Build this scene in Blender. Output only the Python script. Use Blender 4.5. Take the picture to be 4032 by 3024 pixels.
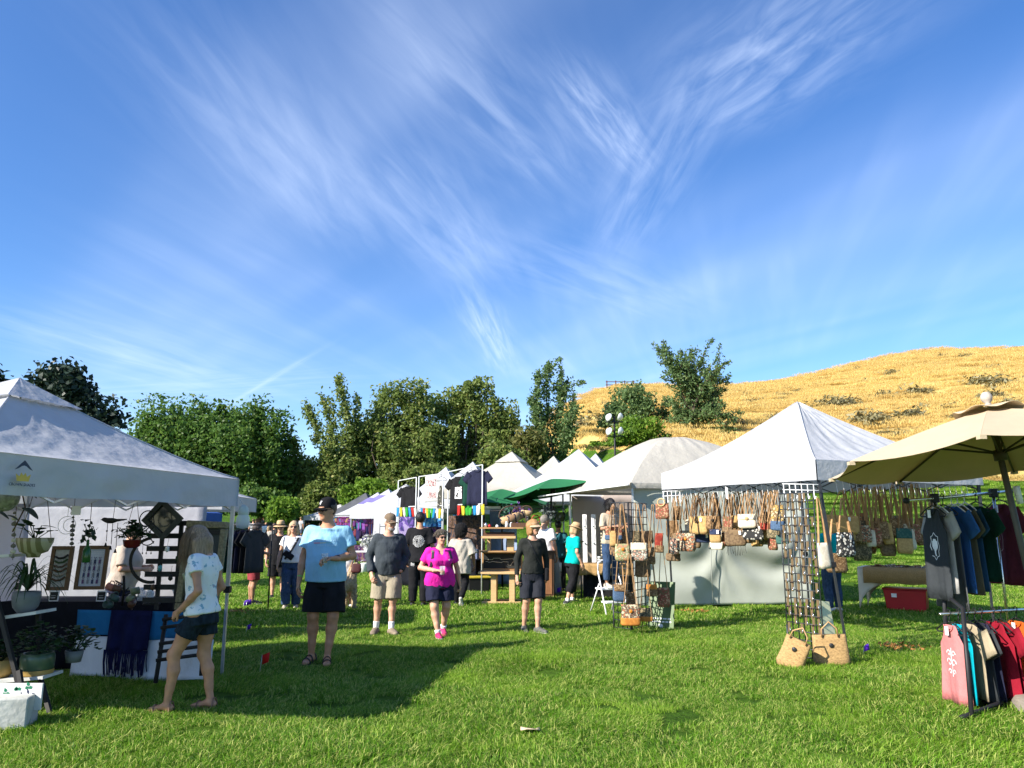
import bpy, math, random, colorsys
import numpy as np
from mathutils import Vector, Matrix
from mathutils.bvhtree import BVHTree
from mathutils import noise as mnoise
random.seed(7); np.random.seed(7)
PI = math.pi
sc = bpy.context.scene
for o in list(bpy.data.objects): bpy.data.objects.remove(o)
C = sc.collection

# ---------------------------------------------------------------- camera
FPX, HCAM = 3000.0, 1.58                       # focal length in photo pixels, eye height
PITCH = math.atan(563 / FPX)
cam = bpy.data.cameras.new('camera'); co = bpy.data.objects.new('camera', cam); C.objects.link(co)
co.location = (0, 0, HCAM); co.rotation_euler = (PI/2 + PITCH, 0, 0)
cam.sensor_width = 36; cam.lens = 36 * FPX / 4032; cam.clip_start = .1; cam.clip_end = 6000
sc.camera = co

def ray(px, py):                               # direction of a photo pixel
    x, u = px - 2016, 1512 - py
    return Vector((x/FPX, math.cos(PITCH) - math.sin(PITCH)*u/FPX, math.sin(PITCH) + math.cos(PITCH)*u/FPX))
# ---------------------------------------------------------------- world
SUN = Vector((-.706, -.458, .540)).normalized()
w = bpy.data.worlds.new('World'); sc.world = w; w.use_nodes = True
nt = w.node_tree; nt.nodes.clear(); L = nt.links.new
def N(t, **k):
    n = nt.nodes.new(t)
    for a, b in k.items(): setattr(n, a, b)
    return n
def mth(op, a, b=None, c=None):
    n = N('ShaderNodeMath', operation=op)
    for i, v in enumerate((a, b, c)):
        if v is None: continue
        if isinstance(v, (int, float)): n.inputs[i].default_value = v
        else: L(v, n.inputs[i])
    return n.outputs[0]
sky = N('ShaderNodeTexSky', sky_type='NISHITA'); sky.sun_disc = False
sky.sun_elevation = math.asin(SUN.z); sky.sun_rotation = math.atan2(SUN.x, SUN.y)
sky.altitude = 800; sky.air_density = 1.0; sky.dust_density = .6; sky.ozone_density = 3.0
hs = N('ShaderNodeHueSaturation'); hs.inputs['Hue'].default_value = .508; hs.inputs['Saturation'].default_value = 1.24; hs.inputs['Value'].default_value = 1.28
L(sky.outputs[0], hs.inputs['Color'])
tc = N('ShaderNodeTexCoord'); sx = N('ShaderNodeSeparateXYZ'); L(tc.outputs['Generated'], sx.inputs[0])
zz = mth('MAXIMUM', mth('ADD', sx.outputs[2], .03), .03)
U = mth('DIVIDE', sx.outputs[0], zz); V = mth('DIVIDE', sx.outputs[1], zz)     # cirrus lies on a high flat layer
def cirrus(rot, su, sv, scale, detail, lo, hi, off, dist=.6, rough=.6):
    cb = N('ShaderNodeCombineXYZ'); L(U, cb.inputs[0]); L(V, cb.inputs[1]); cb.inputs[2].default_value = off
    mp = N('ShaderNodeMapping'); mp.inputs['Rotation'].default_value = (0, 0, rot)
    L(cb.outputs[0], mp.inputs[0])
    m2 = N('ShaderNodeMapping'); m2.inputs['Scale'].default_value = (su, sv, 1); L(mp.outputs[0], m2.inputs[0])
    nz = N('ShaderNodeTexNoise'); nz.inputs['Scale'].default_value = scale; nz.inputs['Detail'].default_value = detail
    nz.inputs['Roughness'].default_value = rough; nz.inputs['Distortion'].default_value = dist; L(m2.outputs[0], nz.inputs['Vector'])
    mr = N('ShaderNodeMapRange', interpolation_type='SMOOTHSTEP'); mr.inputs[1].default_value = lo; mr.inputs[2].default_value = hi; L(nz.outputs[0], mr.inputs[0])
    return mr.outputs[0]
streak = cirrus(.12, 1.7, .22, 1.0, 4, .46, .86, 3.3, .5, .52)
fine = cirrus(.28, 4.2, .45, 1.2, 3, .35, .85, 9.1, .3, .5)
big = cirrus(.2, .5, .25, 1.0, 1, .42, .72, 7.9, .0)
veil = cirrus(-.62, 1.1, .13, .8, 3, .38, .85, 14.2, .3, .5)
m1 = mth('MULTIPLY', mth('MULTIPLY', streak, big), mth('ADD', mth('MULTIPLY', fine, .8), .35))
m2_ = mth('MULTIPLY', mth('MULTIPLY', veil, mth('ADD', mth('MULTIPLY', fine, .5), .5)), .45)
def wisp(a, b, wpx, k, seed, lo=.18, hi=1.0):          # one cirrus wisp lying on the high layer
    def uv(px, py): r = ray(px, py).normalized(); z_ = r.z + .03; return Vector((r.x/z_, r.y/z_))
    p0, p1 = uv(*a), uv(*b); d = p1 - p0; Ln = d.length; d = d/Ln; n_ = Vector((-d.y, d.x)); pd = Vector((b[0]-a[0], b[1]-a[1])); pd = Vector((-pd.y, pd.x)).normalized()*wpx
    mid = ((a[0]+b[0])/2, (a[1]+b[1])/2); wu = abs((uv(mid[0]+pd.x, mid[1]+pd.y) - uv(*mid)).dot(n_))
    du, dv = mth('SUBTRACT', U, p0.x), mth('SUBTRACT', V, p0.y)
    s_ = mth('DIVIDE', mth('ADD', mth('MULTIPLY', du, d.x), mth('MULTIPLY', dv, d.y)), Ln); t_ = mth('DIVIDE', mth('ADD', mth('MULTIPLY', du, n_.x), mth('MULTIPLY', dv, n_.y)), wu)
    cb = N('ShaderNodeCombineXYZ'); L(mth('MULTIPLY', s_, 2.2), cb.inputs[0]); L(mth('MULTIPLY', t_, 1.9), cb.inputs[1]); cb.inputs[2].default_value = seed
    nz = N('ShaderNodeTexNoise'); nz.inputs['Scale'].default_value = 1.6; nz.inputs['Detail'].default_value = 4; nz.inputs['Roughness'].default_value = .55; nz.inputs['Distortion'].default_value = .45; L(cb.outputs[0], nz.inputs['Vector'])
    mr = N('ShaderNodeMapRange', interpolation_type='SMOOTHSTEP'); mr.inputs[1].default_value = lo; mr.inputs[2].default_value = hi; L(nz.outputs[0], mr.inputs[0])
    ea = mth('POWER', 2.718, mth('MULTIPLY', mth('MULTIPLY', t_, t_), -1.0)); sm = mth('SUBTRACT', mth('MULTIPLY', s_, 2.0), 1.0); eb = mth('POWER', 2.718, mth('MULTIPLY', mth('POWER', mth('ABSOLUTE', sm), 3.0), -1.6))
    return mth('MULTIPLY', mth('MULTIPLY', mth('MULTIPLY', ea, eb), mr.outputs[0]), k*.58)
wisps = None
for q in (((2700,500),(3480,-120),190,.8,1.0), ((2200,230),(2540,680),95,.75,2.0), ((1850,1130),(2000,1470),62,.9,3.0), ((1350,420),(1950,1150),170,.42,4.0), ((600,-50),(1400,1000),240,.36,5.0), ((2420,1000),(2800,250),130,.45,6.0), ((-200,1180),(900,1520),90,.42,7.0), ((1500,-60),(2300,800),200,.4,8.0), ((1900,900),(2700,1250),120,.32,10.0), ((880,1605),(1280,1365),9,.28,12.0,.25,.5), ((300,1560),(1500,1480),45,.4,15.0)):
    o_w = wisp(*q); wisps = o_w if wisps is None else mth('ADD', wisps, o_w)
cl = mth('MINIMUM', mth('ADD', mth('ADD', mth('MULTIPLY', m1, .2), m2_), wisps), .6)
mx = N('ShaderNodeMixRGB'); L(cl, mx.inputs[0]); L(hs.outputs[0], mx.inputs[1]); mx.inputs[2].default_value = (6.6, 7.6, 9.4, 1)
bg = N('ShaderNodeBackground'); bg.inputs['Strength'].default_value = .088; L(mx.outputs[0], bg.inputs[0])
wo = N('ShaderNodeOutputWorld'); L(bg.outputs[0], wo.inputs[0])
w.cycles.sampling_method = 'MANUAL'; w.cycles.sample_map_resolution = 512
sl = bpy.data.lights.new('sun', 'SUN'); so = bpy.data.objects.new('sun', sl); C.objects.link(so)
sl.energy = 5.0; sl.angle = math.radians(.53); sl.color = (1, .93, .82)
so.rotation_euler = (-SUN).to_track_quat('-Z', 'Y').to_euler()
sc.render.engine = 'CYCLES'
sc.view_settings.view_transform = 'Standard'; sc.view_settings.look = 'None'
sc.view_settings.exposure = 1.05; sc.view_settings.gamma = 1
sc.cycles.max_bounces = 6; sc.cycles.transparent_max_bounces = 6

# ---------------------------------------------------------------- helpers
def at(px, py, Y):
    r = ray(px, py); t = Y / r.y; return Vector((r.x*t, Y, HCAM + r.z*t))
def G(px, py, z=0):
    r = ray(px, py); t = (z - HCAM) / r.z; return Vector((r.x*t, r.y*t, z))
def tag(o, label=None, cat=None, group=None, kind=None):
    if label: o['label'] = label
    if cat: o['category'] = cat
    if group: o['group'] = group
    if kind: o['kind'] = kind
    return o
def thing(name, label, cat, loc=(0, 0, 0), rz=0, group=None):
    o = bpy.data.objects.new(name, None); C.objects.link(o); o.empty_display_size = .1
    o.location = loc; o.rotation_euler = (0, 0, rz); return tag(o, label, cat, group)
def link(name, me, mat=None, par=None, loc=None, rot=None, scl=None):
    o = bpy.data.objects.new(name, me); C.objects.link(o)
    if mat is not None and not me.materials: me.materials.append(mat)
    if par: o.parent = par
    if loc is not None: o.location = loc
    if rot is not None: o.rotation_euler = rot
    if scl is not None: o.scale = scl if hasattr(scl, '__len__') else (scl,)*3
    return o
def mesh(vs, fs, mat=None, smooth=False, name='m'):
    me = bpy.data.meshes.new(name); me.from_pydata([tuple(v) for v in vs], [], fs)
    if smooth: me.polygons.foreach_set('use_smooth', [True]*len(me.polygons))
    if mat: me.materials.append(mat)
    return me
def npmesh(V, F, mat=None, smooth=True, name='m'):       # F: (n,k) array
    me = bpy.data.meshes.new(name); k = F.shape[1]
    me.vertices.add(len(V)); me.vertices.foreach_set('co', np.asarray(V, np.float32).ravel())
    me.loops.add(F.size); me.loops.foreach_set('vertex_index', F.astype(np.int32).ravel())
    me.polygons.add(len(F)); me.polygons.foreach_set('loop_start', np.arange(0, F.size, k, dtype=np.int32))
    if smooth: me.polygons.foreach_set('use_smooth', np.ones(len(F), bool))
    me.update(calc_edges=True); me.validate()
    if mat: me.materials.append(mat)
    return me
class MB:
    def __init__(s): s.v = []; s.f = []; s.m = []; s.mats = []; s.cur = 0
    def use(s, mat):
        if mat not in s.mats: s.mats.append(mat)
        s.cur = s.mats.index(mat); return s
    def add(s, vs, fs):
        b = len(s.v); s.v += [tuple(v) for v in vs]; s.f += [tuple(b+i for i in f) for f in fs]; s.m += [s.cur]*len(fs); return s
    def box(s, c, d, M=None, taper=1.0):
        x, y, z = d[0]/2, d[1]/2, d[2]/2; c = Vector(c)
        P = [Vector((sx*x*(taper if sz > 0 else 1), sy*y*(taper if sz > 0 else 1), sz*z)) for sz in (-1, 1) for sx, sy in ((-1,-1),(1,-1),(1,1),(-1,1))]
        if M is not None: P = [M @ p for p in P]
        return s.add([p + c for p in P], [(3,2,1,0),(4,5,6,7),(0,1,5,4),(1,2,6,5),(2,3,7,6),(3,0,4,7)])
    def tube(s, pts, r, n=8, caps=True):
        pts = [Vector(p) for p in pts]; rs = r if hasattr(r, '__len__') else [r]*len(pts); vs = []; fs = []
        prev = None
        for i, p in enumerate(pts):
            t = (pts[min(i+1, len(pts)-1)] - pts[max(i-1, 0)])
            t = t.normalized() if t.length > 1e-9 else Vector((0, 0, 1))
            a = (prev - t*prev.dot(t)) if prev is not None else t.orthogonal()
            if a.length < 1e-6: a = t.orthogonal()
            a.normalize(); prev = a; b = t.cross(a)
            vs += [p + (a*math.cos(2*PI*k/n) + b*math.sin(2*PI*k/n))*rs[i] for k in range(n)]
        for i in range(len(pts)-1):
            fs += [(i*n+k, i*n+(k+1) % n, (i+1)*n+(k+1) % n, (i+1)*n+k) for k in range(n)]
        if caps: fs += [tuple(range(n-1, -1, -1)), tuple((len(pts)-1)*n+k for k in range(n))]
        return s.add(vs, fs)
    def lathe(s, prof, n=16, c=(0, 0, 0), M=None, sx=1, sy=1, wav=None):
        vs = []; fs = []; c = Vector(c)
        for i, (r, z) in enumerate(prof):
            for k in range(n):
                a = 2*PI*k/n; rr = r*(1 + (wav(a, i) if wav else 0))
                p = Vector((rr*math.cos(a)*sx, rr*math.sin(a)*sy, z)); vs.append((M @ p if M is not None else p) + c)
        for i in range(len(prof)-1):
            fs += [(i*n+k, i*n+(k+1) % n, (i+1)*n+(k+1) % n, (i+1)*n+k) for k in range(n)]
        return s.add(vs, fs)
    def ribbon(s, pts, wdir, wd, th=.004):          # flat strap with thickness
        pts = [Vector(p) for p in pts]; wv = Vector(wdir).normalized()*wd/2; vs = []; fs = []
        for i, p in enumerate(pts):
            t = (pts[min(i+1, len(pts)-1)] - pts[max(i-1, 0)]).normalized(); nn = t.cross(wv); nn = (nn.normalized() if nn.length > 1e-6 else Vector((0,1,0)))*th/2
            vs += [p-wv-nn, p+wv-nn, p+wv+nn, p-wv+nn]
        for i in range(len(pts)-1):
            a = i*4; fs += [(a+k, a+(k+1) % 4, a+4+(k+1) % 4, a+4+k) for k in range(4)]
        fs += [(3,2,1,0), tuple(len(pts)*4-4+k for k in range(4))]
        return s.add(vs, fs)
    def sheet(s, P, th=0):                            # grid of points P[i][j]; th > 0 makes it a solid sheet
        n, m = len(P), len(P[0]); vs = [Vector(p) for r in P for p in r]
        fs = [(i*m+j, i*m+j+1, (i+1)*m+j+1, (i+1)*m+j) for i in range(n-1) for j in range(m-1)]
        if th:
            nr = [Vector((0,0,0)) for _ in vs]
            for f in fs:
                q = (vs[f[2]]-vs[f[0]]).cross(vs[f[3]]-vs[f[1]])
                for k in f: nr[k] += q
            b = len(vs); vs2 = [v - (q.normalized() if q.length > 0 else q)*th for v, q in zip(vs, nr)]
            bot = [tuple(b+k for k in reversed(f)) for f in fs]
            rim = [i*m for i in range(n)] + [(n-1)*m+j for j in range(1, m)] + [i*m+m-1 for i in range(n-2, -1, -1)] + [j for j in range(m-2, 0, -1)]
            rf = [(rim[k], rim[(k+1) % len(rim)], b+rim[(k+1) % len(rim)], b+rim[k]) for k in range(len(rim))]
            return s.add(vs+vs2, fs+bot+rf)
        return s.add(vs, fs)
    def mesh(s, smooth=False, name='m'):
        me = bpy.data.meshes.new(name); me.from_pydata(s.v, [], s.f)
        for m in s.mats: me.materials.append(m)
        if s.mats: me.polygons.foreach_set('material_index', s.m)
        if smooth: me.polygons.foreach_set('use_smooth', [True]*len(me.polygons))
        me.update(); return me
    def build(s, name, mat=None, par=None, smooth=False, loc=None, rot=None, scl=None, bev=0):
        if mat: s.mats = [mat]; s.m = [0]*len(s.f)
        o = link(name, s.mesh(smooth), None, par, loc, rot, scl)
        if bev:
            md = o.modifiers.new('b', 'BEVEL'); md.width = bev; md.segments = 2; md.limit_method = 'ANGLE'
        return o
def B(name, c, d, mat, par=None, M=None, bev=0, rz=None):
    if rz is not None: M = Matrix.Rotation(rz, 3, 'Z')
    return MB().box(c, d, M).build(name, mat, par, bev=bev)
def T(name, pts, r, mat, par=None, n=8): return MB().tube(pts, r, n).build(name, mat, par, smooth=True)
def dup(o, par=None, loc=None, rz=None, **kw):
    c = o.copy(); C.objects.link(c); c.parent = par
    if loc is not None: c.location = loc
    if rz is not None: c.rotation_euler = (c.rotation_euler[0], c.rotation_euler[1], rz)
    for k, v in kw.items(): c[k] = v
    for ch in [x for x in bpy.data.objects if x.parent is o]: dup(ch, c)
    return c
def S(r, g, b):                                        # sRGB 0..255 -> linear
    return tuple(((c/255)/12.92 if c <= 10 else (((c/255)+.055)/1.055)**2.4) for c in (r, g, b))

_mats = {}
def mat(name, col, rough=.8, var=.12, scale=9, bump=0, bscale=30, metal=0, trans=0, spec=.3, alpha=1, coat=0, col2=None, thr=None, kind='noise', emit=0, stretch=None, bdist=.02, tcol=None):
    if name in _mats: return _mats[name]
    m = bpy.data.materials.new(name); m.use_nodes = True; n = m.node_tree.nodes; l = m.node_tree.links.new
    p = n['Principled BSDF']; out = n['Material Output']
    tcn = n.new('ShaderNodeTexCoord'); src = tcn.outputs['Object']
    if stretch:
        mp = n.new('ShaderNodeMapping'); mp.inputs['Scale'].default_value = stretch; l(src, mp.inputs[0]); src = mp.outputs[0]
    if kind == 'noise':
        t = n.new('ShaderNodeTexNoise'); t.inputs['Scale'].default_value = scale; t.inputs['Detail'].default_value = 5; l(src, t.inputs['Vector']); fac = t.outputs[0]
    elif kind == 'voronoi':
        t = n.new('ShaderNodeTexVoronoi'); t.inputs['Scale'].default_value = scale; l(src, t.inputs['Vector']); fac = t.outputs['Distance']
    elif kind == 'wave':
        t = n.new('ShaderNodeTexWave'); t.inputs['Scale'].default_value = scale; t.inputs['Distortion'].default_value = 4 if thr is None else 1; l(src, t.inputs['Vector']); fac = t.outputs[0]
    elif kind == 'swirl':
        t = n.new('ShaderNodeTexNoise'); t.inputs['Scale'].default_value = scale; t.inputs['Distortion'].default_value = 3; l(src, t.inputs['Vector']); fac = t.outputs[0]
    rp = n.new('ShaderNodeValToRGB'); e = rp.color_ramp.elements
    c1 = tuple(min(1, c*(1-var)) for c in col); c2 = tuple(min(1, c*(1+var)) for c in col)
    if col2 is None:
        e[0].position = .3; e[1].position = .7; e[0].color = (*c1, 1); e[1].color = (*c2, 1)
    else:
        cs = [col] + (list(col2) if hasattr(col2[0], '__len__') else [col2]); th = thr or .5
        ths = th if hasattr(th, '__len__') else [th + .12*i for i in range(len(cs)-1)]
        rp.color_ramp.interpolation = 'LINEAR'; e[0].position = max(0, ths[0]-.03); e[0].color = (*cs[0], 1); e[1].position = ths[0]; e[1].color = (*cs[1], 1)
        for i in range(2, len(cs)):
            a = e.new(max(0, ths[i-1]-.03)); a.color = (*cs[i-1], 1); a = e.new(ths[i-1]); a.color = (*cs[i], 1)
    l(fac, rp.inputs[0]); l(rp.outputs[0], p.inputs['Base Color'])
    p.inputs['Roughness'].default_value = rough; p.inputs['Metallic'].default_value = metal
    p.inputs['Specular IOR Level'].default_value = spec; p.inputs['Coat Weight'].default_value = coat
    if emit: l(rp.outputs[0], p.inputs['Emission Color']); p.inputs['Emission Strength'].default_value = emit
    if bump:
        bt = n.new('ShaderNodeTexNoise'); bt.inputs['Scale'].default_value = bscale; bt.inputs['Detail'].default_value = 4; l(src, bt.inputs['Vector'])
        bn = n.new('ShaderNodeBump'); bn.inputs['Strength'].default_value = bump; bn.inputs['Distance'].default_value = bdist; l(bt.outputs[0], bn.inputs['Height']); l(bn.outputs[0], p.inputs['Normal'])
    if trans:
        tr = n.new('ShaderNodeBsdfTranslucent'); mxs = n.new('ShaderNodeMixShader'); mxs.inputs[0].default_value = trans
        if tcol: tr.inputs[0].default_value = (*tcol, 1)
        else: l(rp.outputs[0], tr.inputs[0])
        l(p.outputs[0], mxs.inputs[1]); l(tr.outputs[0], mxs.inputs[2]); l(mxs.outputs[0], out.inputs[0])
    if alpha < 1: p.inputs['Alpha'].default_value = alpha
    _mats[name] = m; return m
def glassy(name, col, alpha=.35, rough=.05):
    m = mat(name, col, rough=rough, var=.02, spec=.6); m.node_tree.nodes['Principled BSDF'].inputs['Alpha'].default_value = alpha; return m

def fbm(x, y, s=1.0, z=0.0): return mnoise.fractal(Vector((x*s, y*s, z)), 1.0, 2.0, 4)
# ---------------------------------------------------------------- terrain
RIDGE = [(1850,1905),(1960,1830),(2080,1720),(2230,1602),(2330,1550),(2440,1513),(2600,1520),(2900,1520),(3050,1505),(3200,1478),(3350,1440),(3500,1400),(3650,1381),(3800,1375),(4032,1368),(4500,1362),(5200,1380)]
YR = 125.0
_rx = [at(px, py, YR).x for px, py in RIDGE]; _rz = [at(px, py, YR).z for px, py in RIDGE]
def sstep(a, b, v): t = max(0, min(1, (v-a)/(b-a))); return t*t*(3-2*t)
def hill_base(x): return 17.5 + 27*(1 - sstep(4.0, 9.5, x))
def terrain(x, y):
    z = 0.0
    if y > 14:
        xr = x if y < 40 else x*YR/max(y, 40)*.55 + x*.45
        R = float(np.interp(xr, _rx, _rz)) if xr > _rx[0] else max(0, _rz[0] + (xr-_rx[0])*.5)
        y0 = hill_base(x); t = (y - y0)/(YR - y0)
        if t > 0:
            f = t*(t/.08)*.5 if t < .08 else t - .04
            f = min(f/.96, 1.0) if t < 1 else 1 - (t-1)*.35
            z += max(0, R*max(-1, f))
        if y > 20 and R > 3: z += .35*fbm(x, y, .07)*min(1, (y-y0)/30 if y > y0 else 0)*(1 - sstep(YR-30, YR, y)*.6)
        # gentle rise of the lawn far to the left
        l = sstep(38, 95, y)*sstep(2, -14, x); z += 5.6*l
    return z + .012*fbm(x, y, .8) if y < 60 else z
def axis(pts):
    out = []
    for a, b, s in pts:
        v = a
        while v < b - 1e-6: out.append(v); v += s
    return out + [pts[-1][1]]
xs = axis([(-2500,-300,200),(-300,-100,20),(-100,-24,4),(-24,24,.8),(24,140,2.5),(140,300,20),(300,2500,200)])
ys = axis([(-400,-40,60),(-40,0,8),(0,46,.8),(46,150,2.2),(150,300,15),(300,3000,270)])
def golden(x, y):
    if y < 26: return False
    yb = hill_base(x) + 20 + 1.2*fbm(x, 0, .25)
    return y > yb + 22*(1-sstep(6, 12, x)) and x > y*.012 - .5 and terrain(x, y) > 2.2 and x > 1
grid = [(x, y, terrain(x, y)) for y in ys for x in xs]; nx = len(xs)
gl = []; gg = []
for j in range(len(ys)-1):
    for i in range(nx-1):
        f = (j*nx+i, j*nx+i+1, (j+1)*nx+i+1, (j+1)*nx+i)
        (gg if golden((xs[i]+xs[i+1])/2, (ys[j]+ys[j+1])/2) else gl).append(f)
def sub(fs):
    used = sorted({i for f in fs for i in f}); mp = {k: n for n, k in enumerate(used)}
    return [grid[k] for k in used], [tuple(mp[i] for i in f) for f in fs]
def ground_mat(name, cols, scales, bump, bscale, stretch=None, rough=.95):
    m = bpy.data.materials.new(name); m.use_nodes = True; n = m.node_tree.nodes; l = m.node_tree.links.new; p = n['Principled BSDF']
    p.inputs['Roughness'].default_value = rough; p.inputs['Specular IOR Level'].default_value = .1
    g = n.new('ShaderNodeNewGeometry'); src = g.outputs['Position']
    if stretch: mp = n.new('ShaderNodeMapping'); mp.inputs['Scale'].default_value = stretch; l(src, mp.inputs[0]); src = mp.outputs[0]
    def nz(s, d=6):
        t = n.new('ShaderNodeTexNoise'); t.inputs['Scale'].default_value = s; t.inputs['Detail'].default_value = d; t.inputs['Roughness'].default_value = .65; l(src, t.inputs['Vector']); return t.outputs[0]
    def ramp(f, a, b, lo, hi):
        r = n.new('ShaderNodeValToRGB'); r.color_ramp.elements[0].position = lo; r.color_ramp.elements[1].position = hi
        r.color_ramp.elements[0].color = (*a, 1); r.color_ramp.elements[1].color = (*b, 1); l(f, r.inputs[0]); return r.outputs[0]
    a = ramp(nz(scales[0]), cols[0], cols[1], .35, .65); b = ramp(nz(scales[1]), (0,0,0), (1,1,1), .45, .7); c_ = n.new('ShaderNodeMixRGB')
    l(b, c_.inputs[0]); l(a, c_.inputs[1]); c_.inputs[2].default_value = (*cols[2], 1)
    b2 = ramp(nz(scales[2]), (0,0,0), (1,1,1), .52, .72); c2 = n.new('ShaderNodeMixRGB'); l(b2, c2.inputs[0]); l(c_.outputs[0], c2.inputs[1]); c2.inputs[2].default_value = (*cols[3], 1)
    l(c2.outputs[0], p.inputs['Base Color'])
    bn = n.new('ShaderNodeBump'); bn.inputs['Strength'].default_value = bump; bn.inputs['Distance'].default_value = .15; l(nz(bscale, 8), bn.inputs['Height']); l(bn.outputs[0], p.inputs['Normal'])
    return m
lawn_m = ground_mat('lawn', [(.035,.085,.006),(.07,.16,.012),(.12,.22,.02),(.055,.13,.01)], [9, 1.1, .25], .9, 22)
hill_m = ground_mat('dry_hill', [(.54,.385,.125),(.63,.47,.165),(.48,.33,.115),(.59,.425,.14)], [1.3, .20, .06], 1, 2.6, (1, .6, .6))
v, f = sub(gl); tag(link('lawn', mesh(v, f, lawn_m, True)), kind='structure')
v, f = sub(gg); tag(link('dry_hill', mesh(v, f, hill_m, True)), kind='structure')
# far hill range beyond the trees on the left
P_ = []
for j in range(9):
    row = []
    for i in range(61):
        x = -700 + i*20; t = j/8; y = 430 + 260*t
        px = 2016 + x/430*FPX
        h = 30 + 10*math.sin(x*.011+1) + 7*fbm(x, y, .01) - 14*sstep(-40, 260, x); row.append((x, y, h*math.sin(PI*min(1, .02+t*.75))))
    P_.append(row)
tag(MB().sheet(P_).build('distant_hills', ground_mat('far_hill', [(.34,.24,.13),(.40,.29,.16),(.30,.21,.12),(.36,.25,.14)], [.05,.02,.01], .5, .2), smooth=True), kind='structure')

# ---------------------------------------------------------------- scatter by geometry nodes
def gn_scatter(name, pts, rots, scls, variants, label=None, cat=None):
    me = bpy.data.meshes.new(name); n = len(pts); me.vertices.add(n); me.vertices.foreach_set('co', np.asarray(pts, np.float32).ravel())
    a = me.attributes.new('rot', 'FLOAT_VECTOR', 'POINT'); a.data.foreach_set('vector', np.asarray(rots, np.float32).ravel())
    a = me.attributes.new('scl', 'FLOAT', 'POINT'); a.data.foreach_set('value', np.asarray(scls, np.float32).ravel())
    o = link(name, me); tag(o, label, cat, kind='stuff')
    coll = bpy.data.collections.new(name + '_source')
    for i, vm in enumerate(variants): coll.objects.link(bpy.data.objects.new(name + '_clump', vm))
    g = bpy.data.node_groups.new(name, 'GeometryNodeTree')
    g.interface.new_socket('Geometry', in_out='INPUT', socket_type='NodeSocketGeometry'); g.interface.new_socket('Geometry', in_out='OUTPUT', socket_type='NodeSocketGeometry')
    nn = g.nodes.new; ll = g.links.new
    gi, go = nn('NodeGroupInput'), nn('NodeGroupOutput'); ci = nn('GeometryNodeCollectionInfo'); ci.inputs[0].default_value = coll
    ci.inputs['Separate Children'].default_value = True; ci.inputs['Reset Children'].default_value = True
    ip = nn('GeometryNodeInstanceOnPoints'); ip.inputs['Pick Instance'].default_value = True
    ar = nn('GeometryNodeInputNamedAttribute'); ar.data_type = 'FLOAT_VECTOR'; ar.inputs[0].default_value = 'rot'
    as_ = nn('GeometryNodeInputNamedAttribute'); as_.data_type = 'FLOAT'; as_.inputs[0].default_value = 'scl'
    m2p = nn('GeometryNodeMeshToPoints')
    ll(gi.outputs[0], m2p.inputs[0]); ll(m2p.outputs[0], ip.inputs['Points']); ll(ci.outputs[0], ip.inputs['Instance'])
    ll(ar.outputs[0], ip.inputs['Rotation']); ll(as_.outputs[0], ip.inputs['Scale']); ll(ip.outputs[0], go.inputs[0])
    md = o.modifiers.new('scatter', 'NODES'); md.node_group = g; return o
def blade_patch(size, n, lmin, lmax, wid, lean, m, seed, clump=0, comb=0.0):
    rg = np.random.RandomState(seed)
    x = rg.uniform(-size/2, size/2, n); y = rg.uniform(-size/2, size/2, n)
    if clump:
        cx = rg.uniform(-size/2, size/2, (clump, 2)); k = rg.randint(0, clump, n); s = size*.09
        x = cx[k, 0] + rg.normal(0, s, n); y = cx[k, 1] + rg.normal(0, s, n)
    ln = rg.uniform(lmin, lmax, n); ang = rg.uniform(0, 2*PI, n) if not comb else rg.normal(0, comb, n); le = np.abs(rg.normal(lean, lean*.5, n))
    dx, dy = np.cos(ang), np.sin(ang); wa = rg.uniform(0, 2*PI, n); wx, wy = np.cos(wa), np.sin(wa); wd = wid*rg.uniform(.7, 1.3, n)
    V = []
    for t, wf in ((0, .8), (.4, 1), (.75, .7)):
        h = ln*t*(1 - .35*le*t); d = ln*le*t*t
        for s in (-1, 1): V.append(np.stack([x+dx*d+s*wx*wd*wf/2, y+dy*d+s*wy*wd*wf/2, h-.01*(t == 0)], 1))
    V.append(np.stack([x+dx*ln*le, y+dy*ln*le, ln*(1-.35*le)], 1))
    V = np.stack(V, 1).reshape(-1, 3); b = np.arange(n)[:, None]*7
    Fq = np.concatenate([b+np.array([[0,1,3,2]]), b+np.array([[2,3,5,4]])]); Ft = b+np.array([[4,5,6]])
    me = bpy.data.meshes.new('blades'); allf = [tuple(q) for q in Fq.tolist()] + [tuple(q) for q in Ft.tolist()]
    me.from_pydata(V.tolist(), [], allf); me.materials.append(m)
    at_ = me.attributes.new('bl', 'FLOAT', 'POINT'); at_.data.foreach_set('value', np.repeat(rg.rand(n), 7).astype(np.float32)); return me
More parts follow.
